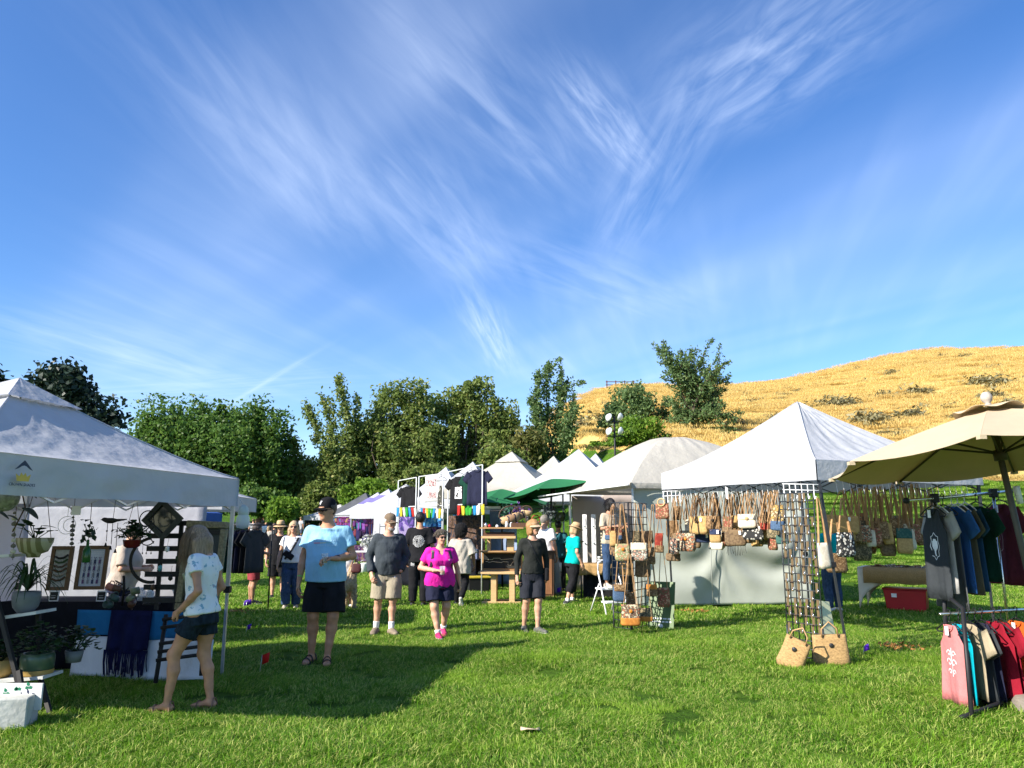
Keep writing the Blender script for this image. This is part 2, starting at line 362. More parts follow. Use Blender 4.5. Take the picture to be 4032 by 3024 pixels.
def blade_mat(name, c0, c1, c2, nscale, c3, trans=.35, thr=(.5,.68), rough=.55, spec=.25):
    m = bpy.data.materials.new(name); m.use_nodes = True; n = m.node_tree.nodes; l = m.node_tree.links.new; p = n['Principled BSDF']
    a = n.new('ShaderNodeAttribute'); a.attribute_name = 'bl'
    r = n.new('ShaderNodeValToRGB'); e = r.color_ramp.elements; e[0].color = (*c0, 1); e[1].color = (*c2, 1); e[1].position = .97; k = e.new(.6); k.color = (*c1, 1); l(a.outputs['Fac'], r.inputs[0])
    g = n.new('ShaderNodeNewGeometry'); t = n.new('ShaderNodeTexNoise'); t.inputs['Scale'].default_value = nscale; t.inputs['Detail'].default_value = 3; l(g.outputs['Position'], t.inputs['Vector'])
    r2 = n.new('ShaderNodeValToRGB'); r2.color_ramp.elements[0].position = thr[0]; r2.color_ramp.elements[1].position = thr[1]; l(t.outputs[0], r2.inputs[0])
    mxx = n.new('ShaderNodeMixRGB'); l(r2.outputs[0], mxx.inputs[0]); l(r.outputs[0], mxx.inputs[1]); mxx.inputs[2].default_value = (*c3, 1)
    m3 = n.new('ShaderNodeMixRGB'); m3.inputs[0].default_value = .55; l(r.outputs[0], m3.inputs[1]); l(mxx.outputs[0], m3.inputs[2])
    l(m3.outputs[0], p.inputs['Base Color']); p.inputs['Roughness'].default_value = rough; p.inputs['Specular IOR Level'].default_value = spec
    tr = n.new('ShaderNodeBsdfTranslucent'); l(m3.outputs[0], tr.inputs[0]); ms = n.new('ShaderNodeMixShader'); ms.inputs[0].default_value = trans
    l(p.outputs[0], ms.inputs[1]); l(tr.outputs[0], ms.inputs[2]); l(ms.outputs[0], n['Material Output'].inputs[0]); return m
grass_m = blade_mat('grass_blade', (.045,.135,.006), (.145,.32,.014), (.58,.60,.18), .8, (.28,.46,.035), .45)
rg = np.random.RandomState(3)
def in_view(x, y, m=.6): return abs(x) < y*.69 + m
near_v = [blade_patch(.6, 1250, .028, .075, .0052, .95, grass_m, 20+i, comb=(0 if i < 3 else .9)) for i in range(6)]
far_v = [blade_patch(1.1, 1300, .04, .10, .013, .8, grass_m, 40+i) for i in range(4)]
pts = []; ro = []; sc_ = []
y = 3.6
while y < 13.5:
    x = -y*.7 - .6
    while x < y*.7 + .6:
        a, b = x + rg.uniform(-.2, .2), y + rg.uniform(-.2, .2)
        pts.append((a, b, terrain(a, b))); c = fbm(a, b, .5)
        ro.append((0, 0, c*5 + rg.uniform(-.7, .7))); sc_.append(max(.6, .95 + .45*fbm(a, b, 1.1, 3) + .3*fbm(a, b, .35, 8) + rg.uniform(-.15, .2))); x += .42
    y += .42
k = rg.permutation(len(pts)); gn_scatter('grass_near', np.array(pts)[k], np.array(ro)[k], np.array(sc_)[k], near_v, 'long green lawn grass in the foreground', 'grass')
pts = []; ro = []; sc_ = []
y = 13.2
while y < 52:
    x = -y*.7 - .6; st = .8 if y < 26 else 1.15
    while x < y*.7 + .6:
        a, b = x + rg.uniform(-.4, .4), y + rg.uniform(-.4, .4)
        if not golden(a, b): pts.append((a, b, terrain(a, b))); ro.append((0, 0, rg.uniform(0, 6.28))); sc_.append(rg.uniform(.75, 1.15)*(1 if y < 26 else 1.3))
        x += st
    y += st
k = rg.permutation(len(pts)); gn_scatter('grass_far', np.array(pts)[k], np.array(ro)[k], np.array(sc_)[k], far_v, 'green lawn grass further back between the tents', 'grass')
dry_m = blade_mat('dry_blade', (.54,.385,.125), (.65,.485,.165), (.75,.60,.25), .08, (.50,.34,.115), .35, (.45,.7))
dry_v = [blade_patch(4.2, 1500, .12, .34, .036, .5, dry_m, 60+i, clump=160) for i in range(5)]
pts = []; ro = []; sc_ = []
y = 29.0
while y < YR + 14:
    x = 2.0
    while x < y*.72 + 4:
        a, b = x + rg.uniform(-1.2, 1.2), y + rg.uniform(-1.2, 1.2)
        if golden(a, b) and rg.rand() < .93: pts.append((a, b, terrain(a, b)-.05)); ro.append((0, 0, rg.uniform(0, 6.28))); sc_.append(rg.uniform(.55, 1.15)*(1 if y > 45 else .75))
        x += 2.3
    y += 2.3
k = rg.permutation(len(pts)); gn_scatter('dry_grass', np.array(pts)[k], np.array(ro)[k], np.array(sc_)[k], dry_v, 'golden dry grass covering the hillside', 'grass')

# ---------------------------------------------------------------- trees
def leaf_mat(name, c0, c1, c2, trans=.45): return blade_mat(name, c0, c1, c2, .35, c1, trans, (.4,.6), .5, .3)
def leaf_mesh(cen, m, size, seed, up=.35, asp=1.5):
    rg = np.random.RandomState(seed); n = len(cen); cen = np.asarray(cen)
    nrm = rg.normal(size=(n, 3)); nrm[:, 2] += up; nrm /= np.linalg.norm(nrm, axis=1)[:, None]
    r = rg.normal(size=(n, 3)); a = np.cross(nrm, r); a /= np.linalg.norm(a, axis=1)[:, None]; b = np.cross(nrm, a)
    s = size*rg.uniform(.6, 1.35, n)[:, None]; a = a*s*asp*.5; b = b*s*.5; fold = nrm*s*.16
    V = np.stack([cen-a, cen+b*.9+fold-a*.1, cen+a, cen-b*.9+fold-a*.1], 1).reshape(-1, 3)
    F = np.arange(n)[:, None]*4 + np.array([[0,1,2,3]]); me = npmesh(V, F, m, False)
    at_ = me.attributes.new('bl', 'FLOAT', 'POINT'); at_.data.foreach_set('value', np.repeat(np.clip(rg.normal(.45, .25, n), 0, 1), 4).astype(np.float32)); return me
bark_m = mat('bark', (.10,.075,.055), var=.35, scale=6, bump=.6, bscale=14, stretch=(1,1,.25))
def limb(mb, p0, p1, r0, r1, rg, bend=.12, n=6):
    p0, p1 = Vector(p0), Vector(p1); d = (p1-p0).length; off = Vector(rg.normal(size=3))*d*bend; pts = []; rs = []
    for i in range(n+1):
        t = i/n; pts.append(p0.lerp(p1, t) + off*math.sin(PI*t)*.7 + Vector((0,0,d*.08*math.sin(PI*t)))); rs.append(r0 + (r1-r0)*t)
    mb.tube(pts, rs, 6); return pts
def tree(name, label, base, lumps, n, leaf, lm, seed, trunk_r=.25, clump_r=.7, nclump=120, zs=1.0, group=None, shell=.55, twigs=True, split=.25, cat='tree'):
    """lumps: [(cx,cz,rx,rz[,dy,ry])] ellipsoids in metres relative to the base x and ground z"""
    rg = np.random.RandomState(seed); root = thing(name, label, cat, base, 0, group); cs = []; wts = np.array([l[2]*l[3] for l in lumps]); wts = wts/wts.sum()
    for _ in range(nclump):
        l = lumps[rg.choice(len(lumps), p=wts)]; u = rg.normal(size=3); u /= np.linalg.norm(u); r = (shell + (1-shell)*rg.rand()) if rg.rand() < .75 else rg.rand()**.5*.8
        ry = l[5] if len(l) > 5 else l[2]*.85; dy = l[4] if len(l) > 4 else 0
        cs.append((l[0]+u[0]*l[2]*r, dy+u[1]*ry*r, l[1]+u[2]*l[3]*r))
    cs = np.array(cs); k = rg.randint(0, nclump, n); sz = clump_r*rg.uniform(.45, 1.25, nclump)
    P = cs[k] + np.clip(rg.normal(size=(n, 3)), -1.55, 1.55)*sz[k][:, None]*np.array([.55, .55, .5*zs]); P = P[P[:, 2] > .1]
    link('crown', leaf_mesh(P, lm, leaf, seed), None, root)
    mb = MB(); top = max(l[1] for l in lumps); h0 = min(l[1]-l[3]*.6 for l in lumps); h0 = max(.5, h0)
    main = limb(mb, (0,0,-.3), (rg.normal()*.2, 0, h0 + (top-h0)*.5), trunk_r, trunk_r*.45, rg, .04)
    order = rg.permutation(nclump)[:int(nclump*.45)]
    for i in order:
        c = Vector(cs[i]); t = rg.uniform(split, 1); q = main[min(len(main)-1, int(t*len(main)))]
        limb(mb, q, c, trunk_r*.22, trunk_r*.04, rg, .12, 4)
    mb.build('trunk', bark_m, root, True); return root
def branchy(name, label, base, H, branches, n, leaf, lm, seed, trunk_r=.2, spread=.3, group=None, tipbias=.3):
    """branches: [(z0, tipx, tipy, tipz)] long limbs carrying the leaves along them"""
    rg = np.random.RandomState(seed); root = thing(name, label, 'tree', base, 0, group); mb = MB()
    H = max(q[3] for q in branches); main = limb(mb, (0,0,-.3), (0,0,H*.5), trunk_r, trunk_r*.35, rg, .03); P = []
    seg = []
    for z0, tx, ty, tz in branches:
        q = Vector((rg.normal()*.1, rg.normal()*.1, z0)); pts = limb(mb, q, (tx, ty, tz), trunk_r*.3, .015, rg, .07, 8)
        seg.append(pts)
        for _ in range(7):
            t = rg.uniform(.25, .95); a = pts[int(t*8)]; d = (pts[8]-pts[0]).normalized(); s = a + (d*.7 + Vector(rg.normal(size=3))*.55)*rg.uniform(.5, 1.3)
            seg.append(limb(mb, a, s, .03, .008, rg, .1, 4))
    ln = np.array([(s[-1]-s[0]).length for s in seg]); pr = ln/ln.sum(); ks = rg.choice(len(seg), n, p=pr)
    for k in ks:
        s = seg[k]; t = rg.uniform(tipbias if len(s) > 6 else 0, 1); i = min(len(s)-2, int(t*(len(s)-1))); u = t*(len(s)-1)-i
        P.append(np.array(s[i].lerp(s[i+1], u)) + rg.normal(size=3)*spread*(1.15-.75*t))
    link('crown', leaf_mesh(np.array(P), lm, leaf, seed), None, root); mb.build('trunk', bark_m, root, True); return root
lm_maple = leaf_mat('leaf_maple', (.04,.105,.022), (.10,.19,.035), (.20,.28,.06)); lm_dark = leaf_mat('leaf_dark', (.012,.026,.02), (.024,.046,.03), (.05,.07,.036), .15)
lm_olive = leaf_mat('leaf_olive', (.10,.16,.04), (.20,.265,.065), (.36,.34,.11)); lm_elm = leaf_mat('leaf_elm', (.075,.145,.055), (.14,.225,.08), (.24,.30,.10))
lm_lime = leaf_mat('leaf_lime', (.08,.17,.016), (.16,.28,.03), (.26,.36,.06)); lm_sage = leaf_mat('leaf_sage', (.13,.125,.06), (.21,.19,.095), (.3,.26,.13), .15)
lm_rust = leaf_mat('leaf_rust', (.08,.11,.03), (.16,.17,.05), (.27,.23,.08))
def tb(px, Y): x = (px-2016)/FPX*Y*math.cos(PITCH)*1.0; p = at(px, 2000, Y); return Vector((p.x, Y, terrain(p.x, Y)))
def L_(base, items):                                   # pixel ellipses of the crown -> metres at the tree's own distance
    out = []
    for cx, cy, rx, ry in items:
        p = at(cx, cy, base.y); out.append((p.x-base.x, p.z-base.z, rx/FPX*base.y*1.02, ry/FPX*base.y*1.02))
    return out
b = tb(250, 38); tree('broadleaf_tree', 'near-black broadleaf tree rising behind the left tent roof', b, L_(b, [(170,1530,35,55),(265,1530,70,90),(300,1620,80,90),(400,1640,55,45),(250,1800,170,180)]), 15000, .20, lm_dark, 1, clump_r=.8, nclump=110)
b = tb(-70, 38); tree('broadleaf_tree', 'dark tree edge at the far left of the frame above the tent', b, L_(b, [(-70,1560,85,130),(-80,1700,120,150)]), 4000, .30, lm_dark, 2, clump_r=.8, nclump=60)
b = tb(850, 55); tree('maple_tree', 'broad full green maple tree with upright shoots, right of the left tent', b, L_(b, [(600,1730,120,120),(760,1720,150,110),(900,1720,150,115),(1030,1720,110,95),(1080,1800,75,110),(880,1840,260,130),(1010,1850,120,90),(700,1850,200,120)]), 46000, .19, lm_maple, 3, trunk_r=.4, clump_r=.85, nclump=190, zs=2.2)
b = tb(1300, 56); branchy('cottonwood_tree', 'thin ragged tree with bare twigs left of the tall middle trees', b, 11, [(2,-3.2,0,6.2),(2.5,-2.2,.5,8.9),(3,-1.0,0,9.8),(3,.2,-.4,11.0),(3.4,1.6,0,9.8),(2.2,-3.6,.3,4.6),(2,2.4,.4,7.6),(1.6,-2.2,-.6,4.2),(1.5,2.0,-.6,5),(1.5,.2,-.8,6)], 9000, .18, lm_olive, 4, .22, .34)
b = tb(1300, 57); tree('cottonwood_tree', 'low dark olive tree filling in below the ragged twigs', b, L_(b, [(1290,1890,130,110),(1200,1950,90,90),(1380,1860,110,110)]), 12000, .19, lm_olive, 14, clump_r=.9, nclump=70)
b = tb(1570, 58); tree('cottonwood_tree', 'tall uneven cottonwood tree in the middle of the tree line', b, L_(b, [(1560,1590,60,80),(1650,1600,60,85),(1500,1680,80,90),(1600,1740,170,120),(1450,1790,100,110),(1560,1880,180,120),(1720,1720,70,110),(1680,1850,120,110)]), 34000, .19, lm_olive, 5, trunk_r=.35, clump_r=.82, nclump=165, shell=.5, zs=1.4)
b = tb(1865, 60); tree('cottonwood_tree', 'tallest rounded tree right of the middle tree line', b, L_(b, [(1850,1580,80,85),(1770,1640,70,90),(1940,1640,80,90),(1870,1730,140,110),(1980,1730,55,80),(1800,1830,120,110),(1940,1830,90,90)]), 28000, .19, lm_olive, 6, trunk_r=.38, clump_r=.82, nclump=150, shell=.5, zs=1.4)
b = tb(2170, 60); branchy('elm_tree', 'slim upright tree standing alone before the dry hill', b, 12, [(3,-1.6,0,9.0),(3,-.9,.3,11.2),(3,0,0,11.9),(3,.9,0,11.4),(3.4,1.5,.3,10.4),(2.5,1.9,0,8.4),(2.2,-1.6,0,6.2),(2,1.4,-.4,6.4),(2,0,.4,8.2),(2.6,1.9,.2,9.5),(1.6,-1,-.5,4.6),(1.6,1.2,-.3,4.6)], 11000, .17, lm_elm, 7, .2, .30, tipbias=.2)
b = tb(2080, 58); tree('shrub_tree', 'rust tinged low tree between the tall tree and the slim one', b, L_(b, [(2075,1760,70,60),(2040,1840,60,60)]), 3000, .24, lm_rust, 8, clump_r=.7, nclump=40)
b = tb(2510, 62); tree('round_tree', 'round dense dark green tree in front of the dry hill', b, L_(b, [(2500,1600,110,85),(2570,1650,90,90),(2440,1660,70,80),(2590,1740,80,70),(2480,1720,90,80)]), 19000, .17, lm_elm, 9, clump_r=.8, nclump=110)
b = tb(2525, 52); tree('lime_tree', 'small lime green leafy tree just behind the dome canopy', b, L_(b, [(2520,1690,75,60),(2470,1740,70,55),(2560,1750,80,50),(2400,1770,60,50)]), 14000, .15, lm_lime, 10, clump_r=.6, nclump=70)
b = tb(2740, 60); ef = []
rgt = np.random.RandomState(5)
for px, py in ((2590,1375),(2640,1385),(2690,1365),(2730,1365),(2770,1400),(2810,1425),(2790,1460),(2860,1435),(2890,1480),(2880,1520),(2660,1430),(2700,1440),(2740,1430),(2640,1480),(2850,1530),(2610,1420),(2690,1480),(2840,1470)):
    p = at(px, py, 60); ef.append((rgt.uniform(.18, .5)*(p.z-b.z), p.x-b.x, rgt.normal()*.8, p.z-b.z))
for px, py in ((2640,1570),(2660,1620),(2860,1600),(2880,1640),(2690,1560),(2830,1560),(2780,1540),(2650,1680),(2910,1650),(2880,1700),(2740,1600),(2800,1640),(2700,1660),(2900,1740),(2840,1740),(2670,1740),(2770,1720)):
    p = at(px, py, 60); ef.append((rgt.uniform(.1, .5)*max(1.5, p.z-b.z), p.x-b.x, rgt.normal()*1.0, p.z-b.z))
branchy('elm_tree', 'tallest feathery tree with fanned branches before the dry hill', b, 14, ef, 16500, .15, lm_elm, 11, .3, .2, tipbias=.1)
b = tb(2880, 57); tree('shrub_tree', 'low bronze shrub right of the tallest feathery tree', b, L_(b, [(2860,1740,60,35),(2800,1760,50,30)]), 2200, .2, lm_rust, 12, clump_r=.5, nclump=26)
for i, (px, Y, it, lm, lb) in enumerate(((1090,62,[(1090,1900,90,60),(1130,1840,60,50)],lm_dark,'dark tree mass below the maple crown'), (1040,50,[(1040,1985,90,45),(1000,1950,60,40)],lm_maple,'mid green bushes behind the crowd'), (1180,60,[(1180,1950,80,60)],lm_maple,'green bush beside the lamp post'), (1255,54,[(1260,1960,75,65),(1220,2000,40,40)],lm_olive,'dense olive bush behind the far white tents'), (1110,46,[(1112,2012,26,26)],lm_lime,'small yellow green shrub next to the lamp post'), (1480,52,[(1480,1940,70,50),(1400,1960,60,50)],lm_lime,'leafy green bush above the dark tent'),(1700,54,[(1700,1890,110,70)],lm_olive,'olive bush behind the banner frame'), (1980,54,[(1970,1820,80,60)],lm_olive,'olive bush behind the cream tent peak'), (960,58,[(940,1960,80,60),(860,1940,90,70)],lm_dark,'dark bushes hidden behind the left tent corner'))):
    b = tb(px, Y); tree('bush', lb, b, L_(b, it), 6000, .17, lm, 30+i, trunk_r=.08, clump_r=.6, nclump=36, cat='bush')
# sagebrush on the hillside
def shrub_proto(seed):
    rg = np.random.RandomState(seed); P = rg.normal(size=(420, 3))*np.array([.5, .45, .26]) + np.array([0, 0, .32]); P = P[P[:, 2] > 0]
    return leaf_mesh(P, lm_sage, .15, seed, 1.0, 2.2)
sp = [shrub_proto(70+i) for i in range(4)]
stem_me = MB().tube([(0,0,-.1),(.05,.02,.3)], [.04,.02], 6).mesh(); stem_me.materials.append(bark_m)
spots = [(2320,1690,2.6),(2285,1590,1.2),(2250,1600,1.0),(3375,1455,.9),(3235,1500,.8),(3430,1452,.7),(3515,1475,1.3),(3400,1505,1.0),(3360,1505,.8),(3085,1565,1.2),(3110,1535,.8),(3140,1545,.9),(3075,1580,1.0),(3715,1408,1.2),(3800,1410,1.2),(3920,1450,1.0),(3880,1455,.8),(3615,1560,1.9),(3490,1568,1.4),(3860,1515,1.8),(3930,1525,2.0),(3910,1575,1.6),(3260,1610,2.0),(3310,1600,2.0),(3350,1605,1.6),(3590,1650,1.7),(3740,1612,1.0),(3420,1670,2.0),(3470,1680,1.8),(3560,1530,.7),(3660,1540,.6),(3980,1600,1.2),(2930,1560,1.0),(2960,1590,1.2),(3000,1545,.8),(2380,1600,1.0),(2360,1640,1.1),(3650,1610,.8),(3770,1650,1.0),(4010,1370,1.0),(3995,1375,.9),(2900,1680,1.2),(3120,1640,1.1),(3050,1655,1.2),(3545,1725,1.0),(3485,1712,.9)]
for i, (px, py, s) in enumerate(spots):
    r = ray(px, py); o_ = Vector((0, 0, HCAM)); hit = None
    for k in range(300, 1500):
        p = o_ + r*(k*.1)
        if p.z < terrain(p.x, p.y): hit = p; break
    if hit is None or hit.y < 26: continue
    o = thing('sagebrush', 'grey-green sagebrush clump on the golden hillside', 'shrub', (hit.x, hit.y, terrain(hit.x, hit.y)-.05), i*1.7, 'sagebrush on the dry hillside'); o.scale = (s*.75, s*.75, s*.62)
    link('foliage', sp[i % 4], None, o); link('stem', stem_me, None, o)
# ---------------------------------------------------------------- tents
fab_white = mat('fabric_white', (.52,.53,.56), .75, .05, 3, .4, 7, trans=.27, bdist=.04)
fab_cream = mat('fabric_cream', (.47,.445,.39), .8, .05, 3, .4, 9, trans=.22, bdist=.04)
fab_grey = mat('fabric_dark_grey', (.075,.08,.09), .8, .15, 3, .3, 12, trans=.03)
fab_purple = mat('fabric_purple', (.17,.15,.36), .8, .1, 3, trans=.1)
fab_wall = mat('wall_white', (.50,.50,.54), .7, .03, 3, .35, 5, trans=.35, bdist=.05)
fab_tarp = mat('tarp_sage', (.46,.49,.43), .45, .05, 2.5, .12, 5, trans=.15, spec=.5, bdist=.03)
steel = mat('steel_pale', (.55,.57,.58), .35, .08, 20, metal=.6)
steel_dk = mat('steel_dark', (.05,.055,.06), .45, .15, 20, metal=.5)
plast_blk = mat('plastic_black', (.015,.015,.017), .5, .1)
white_metal = mat('metal_white', (.8,.8,.8), .4, .03)
def lerp(a, b, t): return a + (b-a)*t
def roof_pts(c, pk, ze, i, nu, nv, p, sag, bulge, amp, seed, v0=0.0, v1=1.0, lift=0.0):
    a, b = Vector(c[i]), Vector(c[(i+1) % 4]); rows = []
    for j in range(nv+1):
        v = v0 + (v1-v0)*j/nv; row = []
        for k in range(nu+1):
            u = k/nu; e = a.lerp(b, u); q = Vector((lerp(e.x, pk[0], v), lerp(e.y, pk[1], v), 0))
            zh = ze + (pk[2]-ze)*(v**p if not bulge else 1-(1-v)**bulge)
            mid = 4*u*(1-u)
            s = -sag*mid*math.sin(PI*min(1, v))**1.0 if not bulge else .07*mid*math.sin(PI*v)
            wr = mnoise.noise(Vector((u*9*(1-.3*v)+seed, v*2.0, seed*3.1))) + .6*mnoise.noise(Vector((u*23+v*6, v*5, seed))) + .5*mnoise.noise(Vector(((u+v*.5)*16, (u-v)*3, seed+9)))
            wr += .55*(1-2*abs(math.sin(u*21+2.2*math.sin(v*4+seed)+seed)))*(.35+.65*v) + .5*(1-2*abs(math.sin((u+v*.7)*15+1.5*math.sin(u*9)+seed*2)))*(1-v)
            edge = min(1, 6*min(u, 1-u)+.12)*min(1, v*8 + .05)*(1-v*.6)
            q.z = zh + s + amp*wr*edge + lift; row.append(q)
        rows.append(row)
    return rows
def tent(name, label, corners, ze, pk, val=.28, m=None, p=1.12, sag=.05, amp=.02, bulge=0, cap=None, posts=(0,1,2,3), post_m=None, seed=1.0, group=None, truss=True, nu=36, band=None, valwave=.02, feet=None, vals=(0,1,2,3)):
    m = m or fab_white; post_m = post_m or steel; root = thing(name, label, 'tent', (corners[0][0], corners[0][1], 0), 0, group); off = Vector((-corners[0][0], -corners[0][1], 0))
    c = [Vector((x, y, 0))+off for x, y in corners]; pk = (pk[0]+off.x, pk[1]+off.y, pk[2]); cv = 1.0 if not cap else cap
    mb = MB()
    for i in range(4): mb.use(m).sheet(roof_pts(c, pk, ze, i, nu, 26 if nu > 20 else 12, p, sag, bulge, amp, seed+i*7.3, 0, cv))
    canopy = mb.build('canopy', None, root, True)
    if cap:
        mb = MB()
        for i in range(4): mb.sheet(roof_pts(c, pk, ze, i, 20, 8, p, 0, bulge, amp*.6, seed+i*3.3+40, cap-.055, 1, .045))
        mb.build('vent_cap', m, canopy, True)
    if band:
        mb = MB()
        for i in range(4): mb.sheet(roof_pts(c, pk, ze, i, nu, 4, p, sag, bulge, amp, seed+i*7.3, band[0], band[1], .012))
        mb.build('colour_band', band[2], canopy, True)
    for i in vals:
        a, b = c[i], c[(i+1) % 4]; nrm = Vector((b.y-a.y, a.x-b.x, 0)).normalized(); rows = []
        for j in range(7):
            row = []
            for k in range(nu+1):
                u = k/nu; q = a.lerp(b, u); wv = valwave*(j/6)*(mnoise.noise(Vector((u*5, seed+i*4, j*.25))) + .4*mnoise.noise(Vector((u*17, seed+i, j*.3))))*min(1, 10*min(u, 1-u)); q = q + nrm*(.012+wv)
                q.z = ze + .004 - val*j/6 - .018*(j/6)*(mnoise.noise(Vector((u*3, seed*2+i, 5)))+.3); row.append(q)
            rows.append(row)
        MB().sheet(rows).build('valance', m, root, True)
    if nu > 20 and not bulge:
        for i in range(4): T('hip_seam', [r[0]+Vector((0,0,.004)) for r in roof_pts(c, pk, ze, i, 4, 12, p, sag, bulge, 0, 1, .01, .99)], .010, m, canopy, 5)
    cen = sum(c, Vector())/4
    for i in posts:
        q = c[i] + (cen-c[i]).normalized()*.06; ft = Vector((*feet[i], 0))+off if feet and i in feet else q
        pr = MB().box((0,0,.004), (.12,.12,.012)).build('foot', post_m, None); 
        po = MB().tube([(0,0,0), (q.x-ft.x, q.y-ft.y, ze-.05)], .02, 4).tube([Vector((0,0,0)).lerp(Vector((q.x-ft.x, q.y-ft.y, ze-.05)), .42), (q.x-ft.x, q.y-ft.y, ze-.03)], .027, 4).build('post', post_m, root, loc=ft)
        pr.parent = po; B('slider', Vector((0,0,0)).lerp(Vector((q.x-ft.x, q.y-ft.y, ze-.05)), .44), (.07,.07,.07), plast_blk, po)
    if truss:
        for i in range(4):
            a, b = c[i], c[(i+1) % 4]; mb = MB(); nrm = (cen-(a+b)/2).normalized()*.05
            for k in range(4):
                z0, z1 = (ze-.06, ze-.34) if k % 2 == 0 else (ze-.34, ze-.06); e0, e1 = a.lerp(b, .02+.24*k), a.lerp(b, .02+.24*(k+1))
                mb.tube([(e0+nrm)+Vector((0,0,z0)), (e1+nrm)+Vector((0,0,z1))], .011, 4); mb.tube([(e0+nrm)+Vector((0,0,z1)), (e1+nrm)+Vector((0,0,z0))], .011, 4)
            mb.build('truss', post_m, root)
    return root
def wall_sheet(name, a, b, z0, z1, m, par=None, amp=.05, seed=0, nu=30, nz=14, swag=0):
    a, b = Vector((*a, 0)), Vector((*b, 0)); nrm = Vector((b.y-a.y, a.x-b.x, 0)).normalized(); rows = []
    for j in range(nz+1):
        t = j/nz; row = []
        for k in range(nu+1):
            u = k/nu; q = a.lerp(b, u); wv = amp*math.sin(PI*t)**.5*(mnoise.noise(Vector((u*2.2+t*1.2, t*2.2, seed))) + .45*mnoise.noise(Vector((u*6+t*3, t*5, seed+3)))) if 0 < t < 1 else amp*.3*mnoise.noise(Vector((u*4, seed, 0)))
            if swag and 0 < t < 1: f_ = (u*2) % 1; wv += swag*math.sin(2*PI*(2.6*t - 1.1*(2*f_-1)**2 + .3*mnoise.noise(Vector((u*3, t*3, seed)))))*math.sin(PI*t)*math.sin(PI*f_)**.5
            q = q + nrm*wv; q.z = lerp(z0, z1, t); row.append(q)
        rows.append(row)
    return MB().sheet(rows, .004).build(name, m, par, True)
# left front tent ------------------------------------------------
LF, LN = (-3.08, 8.68), (-3.74, 5.15)
dL = Vector((LN[0]-LF[0], LN[1]-LF[1])).normalized(); nL = Vector((dL.y, -dL.x))             # nL points away from the aisle
if nL.x > 0: nL = -nL
wL = 2.75
LBf = (LF[0]+nL.x*wL, LF[1]+nL.y*wL); LBn = (LN[0]+nL.x*wL, LN[1]+nL.y*wL)
tent_l = tent('canopy_tent', 'big white canopy tent with yellow crown emblem at the left front', [LF, LN, LBn, LBf], 2.11, (-4.74, 7.2, 2.95), .30, fab_white, 1.22, .02, .011, cap=.80, seed=2.0, valwave=.05, nu=60, posts=(0,2,3))
for i, (a, b, z1) in enumerate(((LBf, LBn, 1.85), (LF, LBf, 1.85))):
    if i == 0: o = wall_sheet('side_wall', (a[0]+.05, a[1]), (b[0]+.05, b[1]), .02, z1, fab_wall, None, .05, 3)
    else: o = wall_sheet('side_wall', (-8.4,10.75), (-4.35,11.0), .02, z1+.1, fab_wall, None, .06, 8)
    tag(o, ['white fabric wall at the back of the left tent', 'creased white fabric wall behind the left tent vendor'][i], 'tent wall')
wb = tent('canopy_tent', 'white tent standing right behind the left front tent', [(-4.4,13.3), (-4.2,11.2), (-8.5,10.95), (-8.7,13.4)], 2.05, (-6.4, 12.2, 2.75), .22, fab_white, seed=5.5, posts=(2,3), truss=False)
# emblem on the valance: dark roof mark, yellow crown, lettering
emb_dk = mat('emblem_dark', (.05,.06,.09), .7); emb_y = mat('emblem_yellow', (.62,.42,.08), .7)
def text_mesh(s, size, m, extr=.001, sp=1.0, align='CENTER'):
    cu = bpy.data.curves.new('t', 'FONT'); cu.body = s; cu.size = size; cu.extrude = extr; cu.align_x = align; cu.space_character = sp; cu.resolution_u = 2
    o = bpy.data.objects.new('t', cu); C.objects.link(o); dg = bpy.context.evaluated_depsgraph_get(); me = bpy.data.meshes.new_from_object(o.evaluated_get(dg)); bpy.data.objects.remove(o)
    me.materials.clear(); me.materials.append(m); return me
def onto(par, name, me, origin, xdir, mworld_par=None, m=None):      # put a flat mesh (xy plane) on a vertical plane: x along xdir, y up
    x = Vector(xdir).normalized(); z = Vector((x.y, -x.x, 0)); M = Matrix((( x.x, 0, z.x, origin[0]), (x.y, 0, z.y, origin[1]), (0, 1, 0, origin[2]), (0, 0, 0, 1)))
    o = link(name, me, m, par); o.matrix_local = M; return o
dA = -dL                                                             # along the aisle edge, going away
eo = Vector((LN[0], LN[1], 0)) - Vector((LF[0], LF[1], 0)) + Vector((dA.x, dA.y, 0))*.50 - Vector((nL.x, nL.y, 0))*.055
xd = (dA.x, dA.y, 0)
onto(tent_l, 'emblem_roof', mesh([(-.085,0,0),(-.03,.05,0),(0,.075,0),(.03,.05,0),(.085,0,0),(.05,.012,0),(.02,.03,0),(0,.035,0),(-.02,.03,0),(-.05,.012,0)], [(0,1,9),(1,8,9),(1,2,7,8),(2,3,6,7),(3,5,6),(3,4,5)], emb_dk), eo+Vector((0,0,1.99)), xd)
onto(tent_l, 'emblem_crown', mesh([(-.055,-.055,0),(.055,-.055,0),(.07,0,0),(.035,-.02,0),(.02,.01,0),(0,-.012,0),(-.02,.01,0),(-.035,-.02,0),(-.07,0,0)], [(0,7,8),(0,5,6,7),(0,1,5),(1,3,4,5),(1,2,3)], emb_y), eo+Vector((0,0,1.965)), xd)
onto(tent_l, 'emblem_text', text_mesh('CROWN SHADES', .031, emb_dk), eo+Vector((0,0,1.875)), xd)

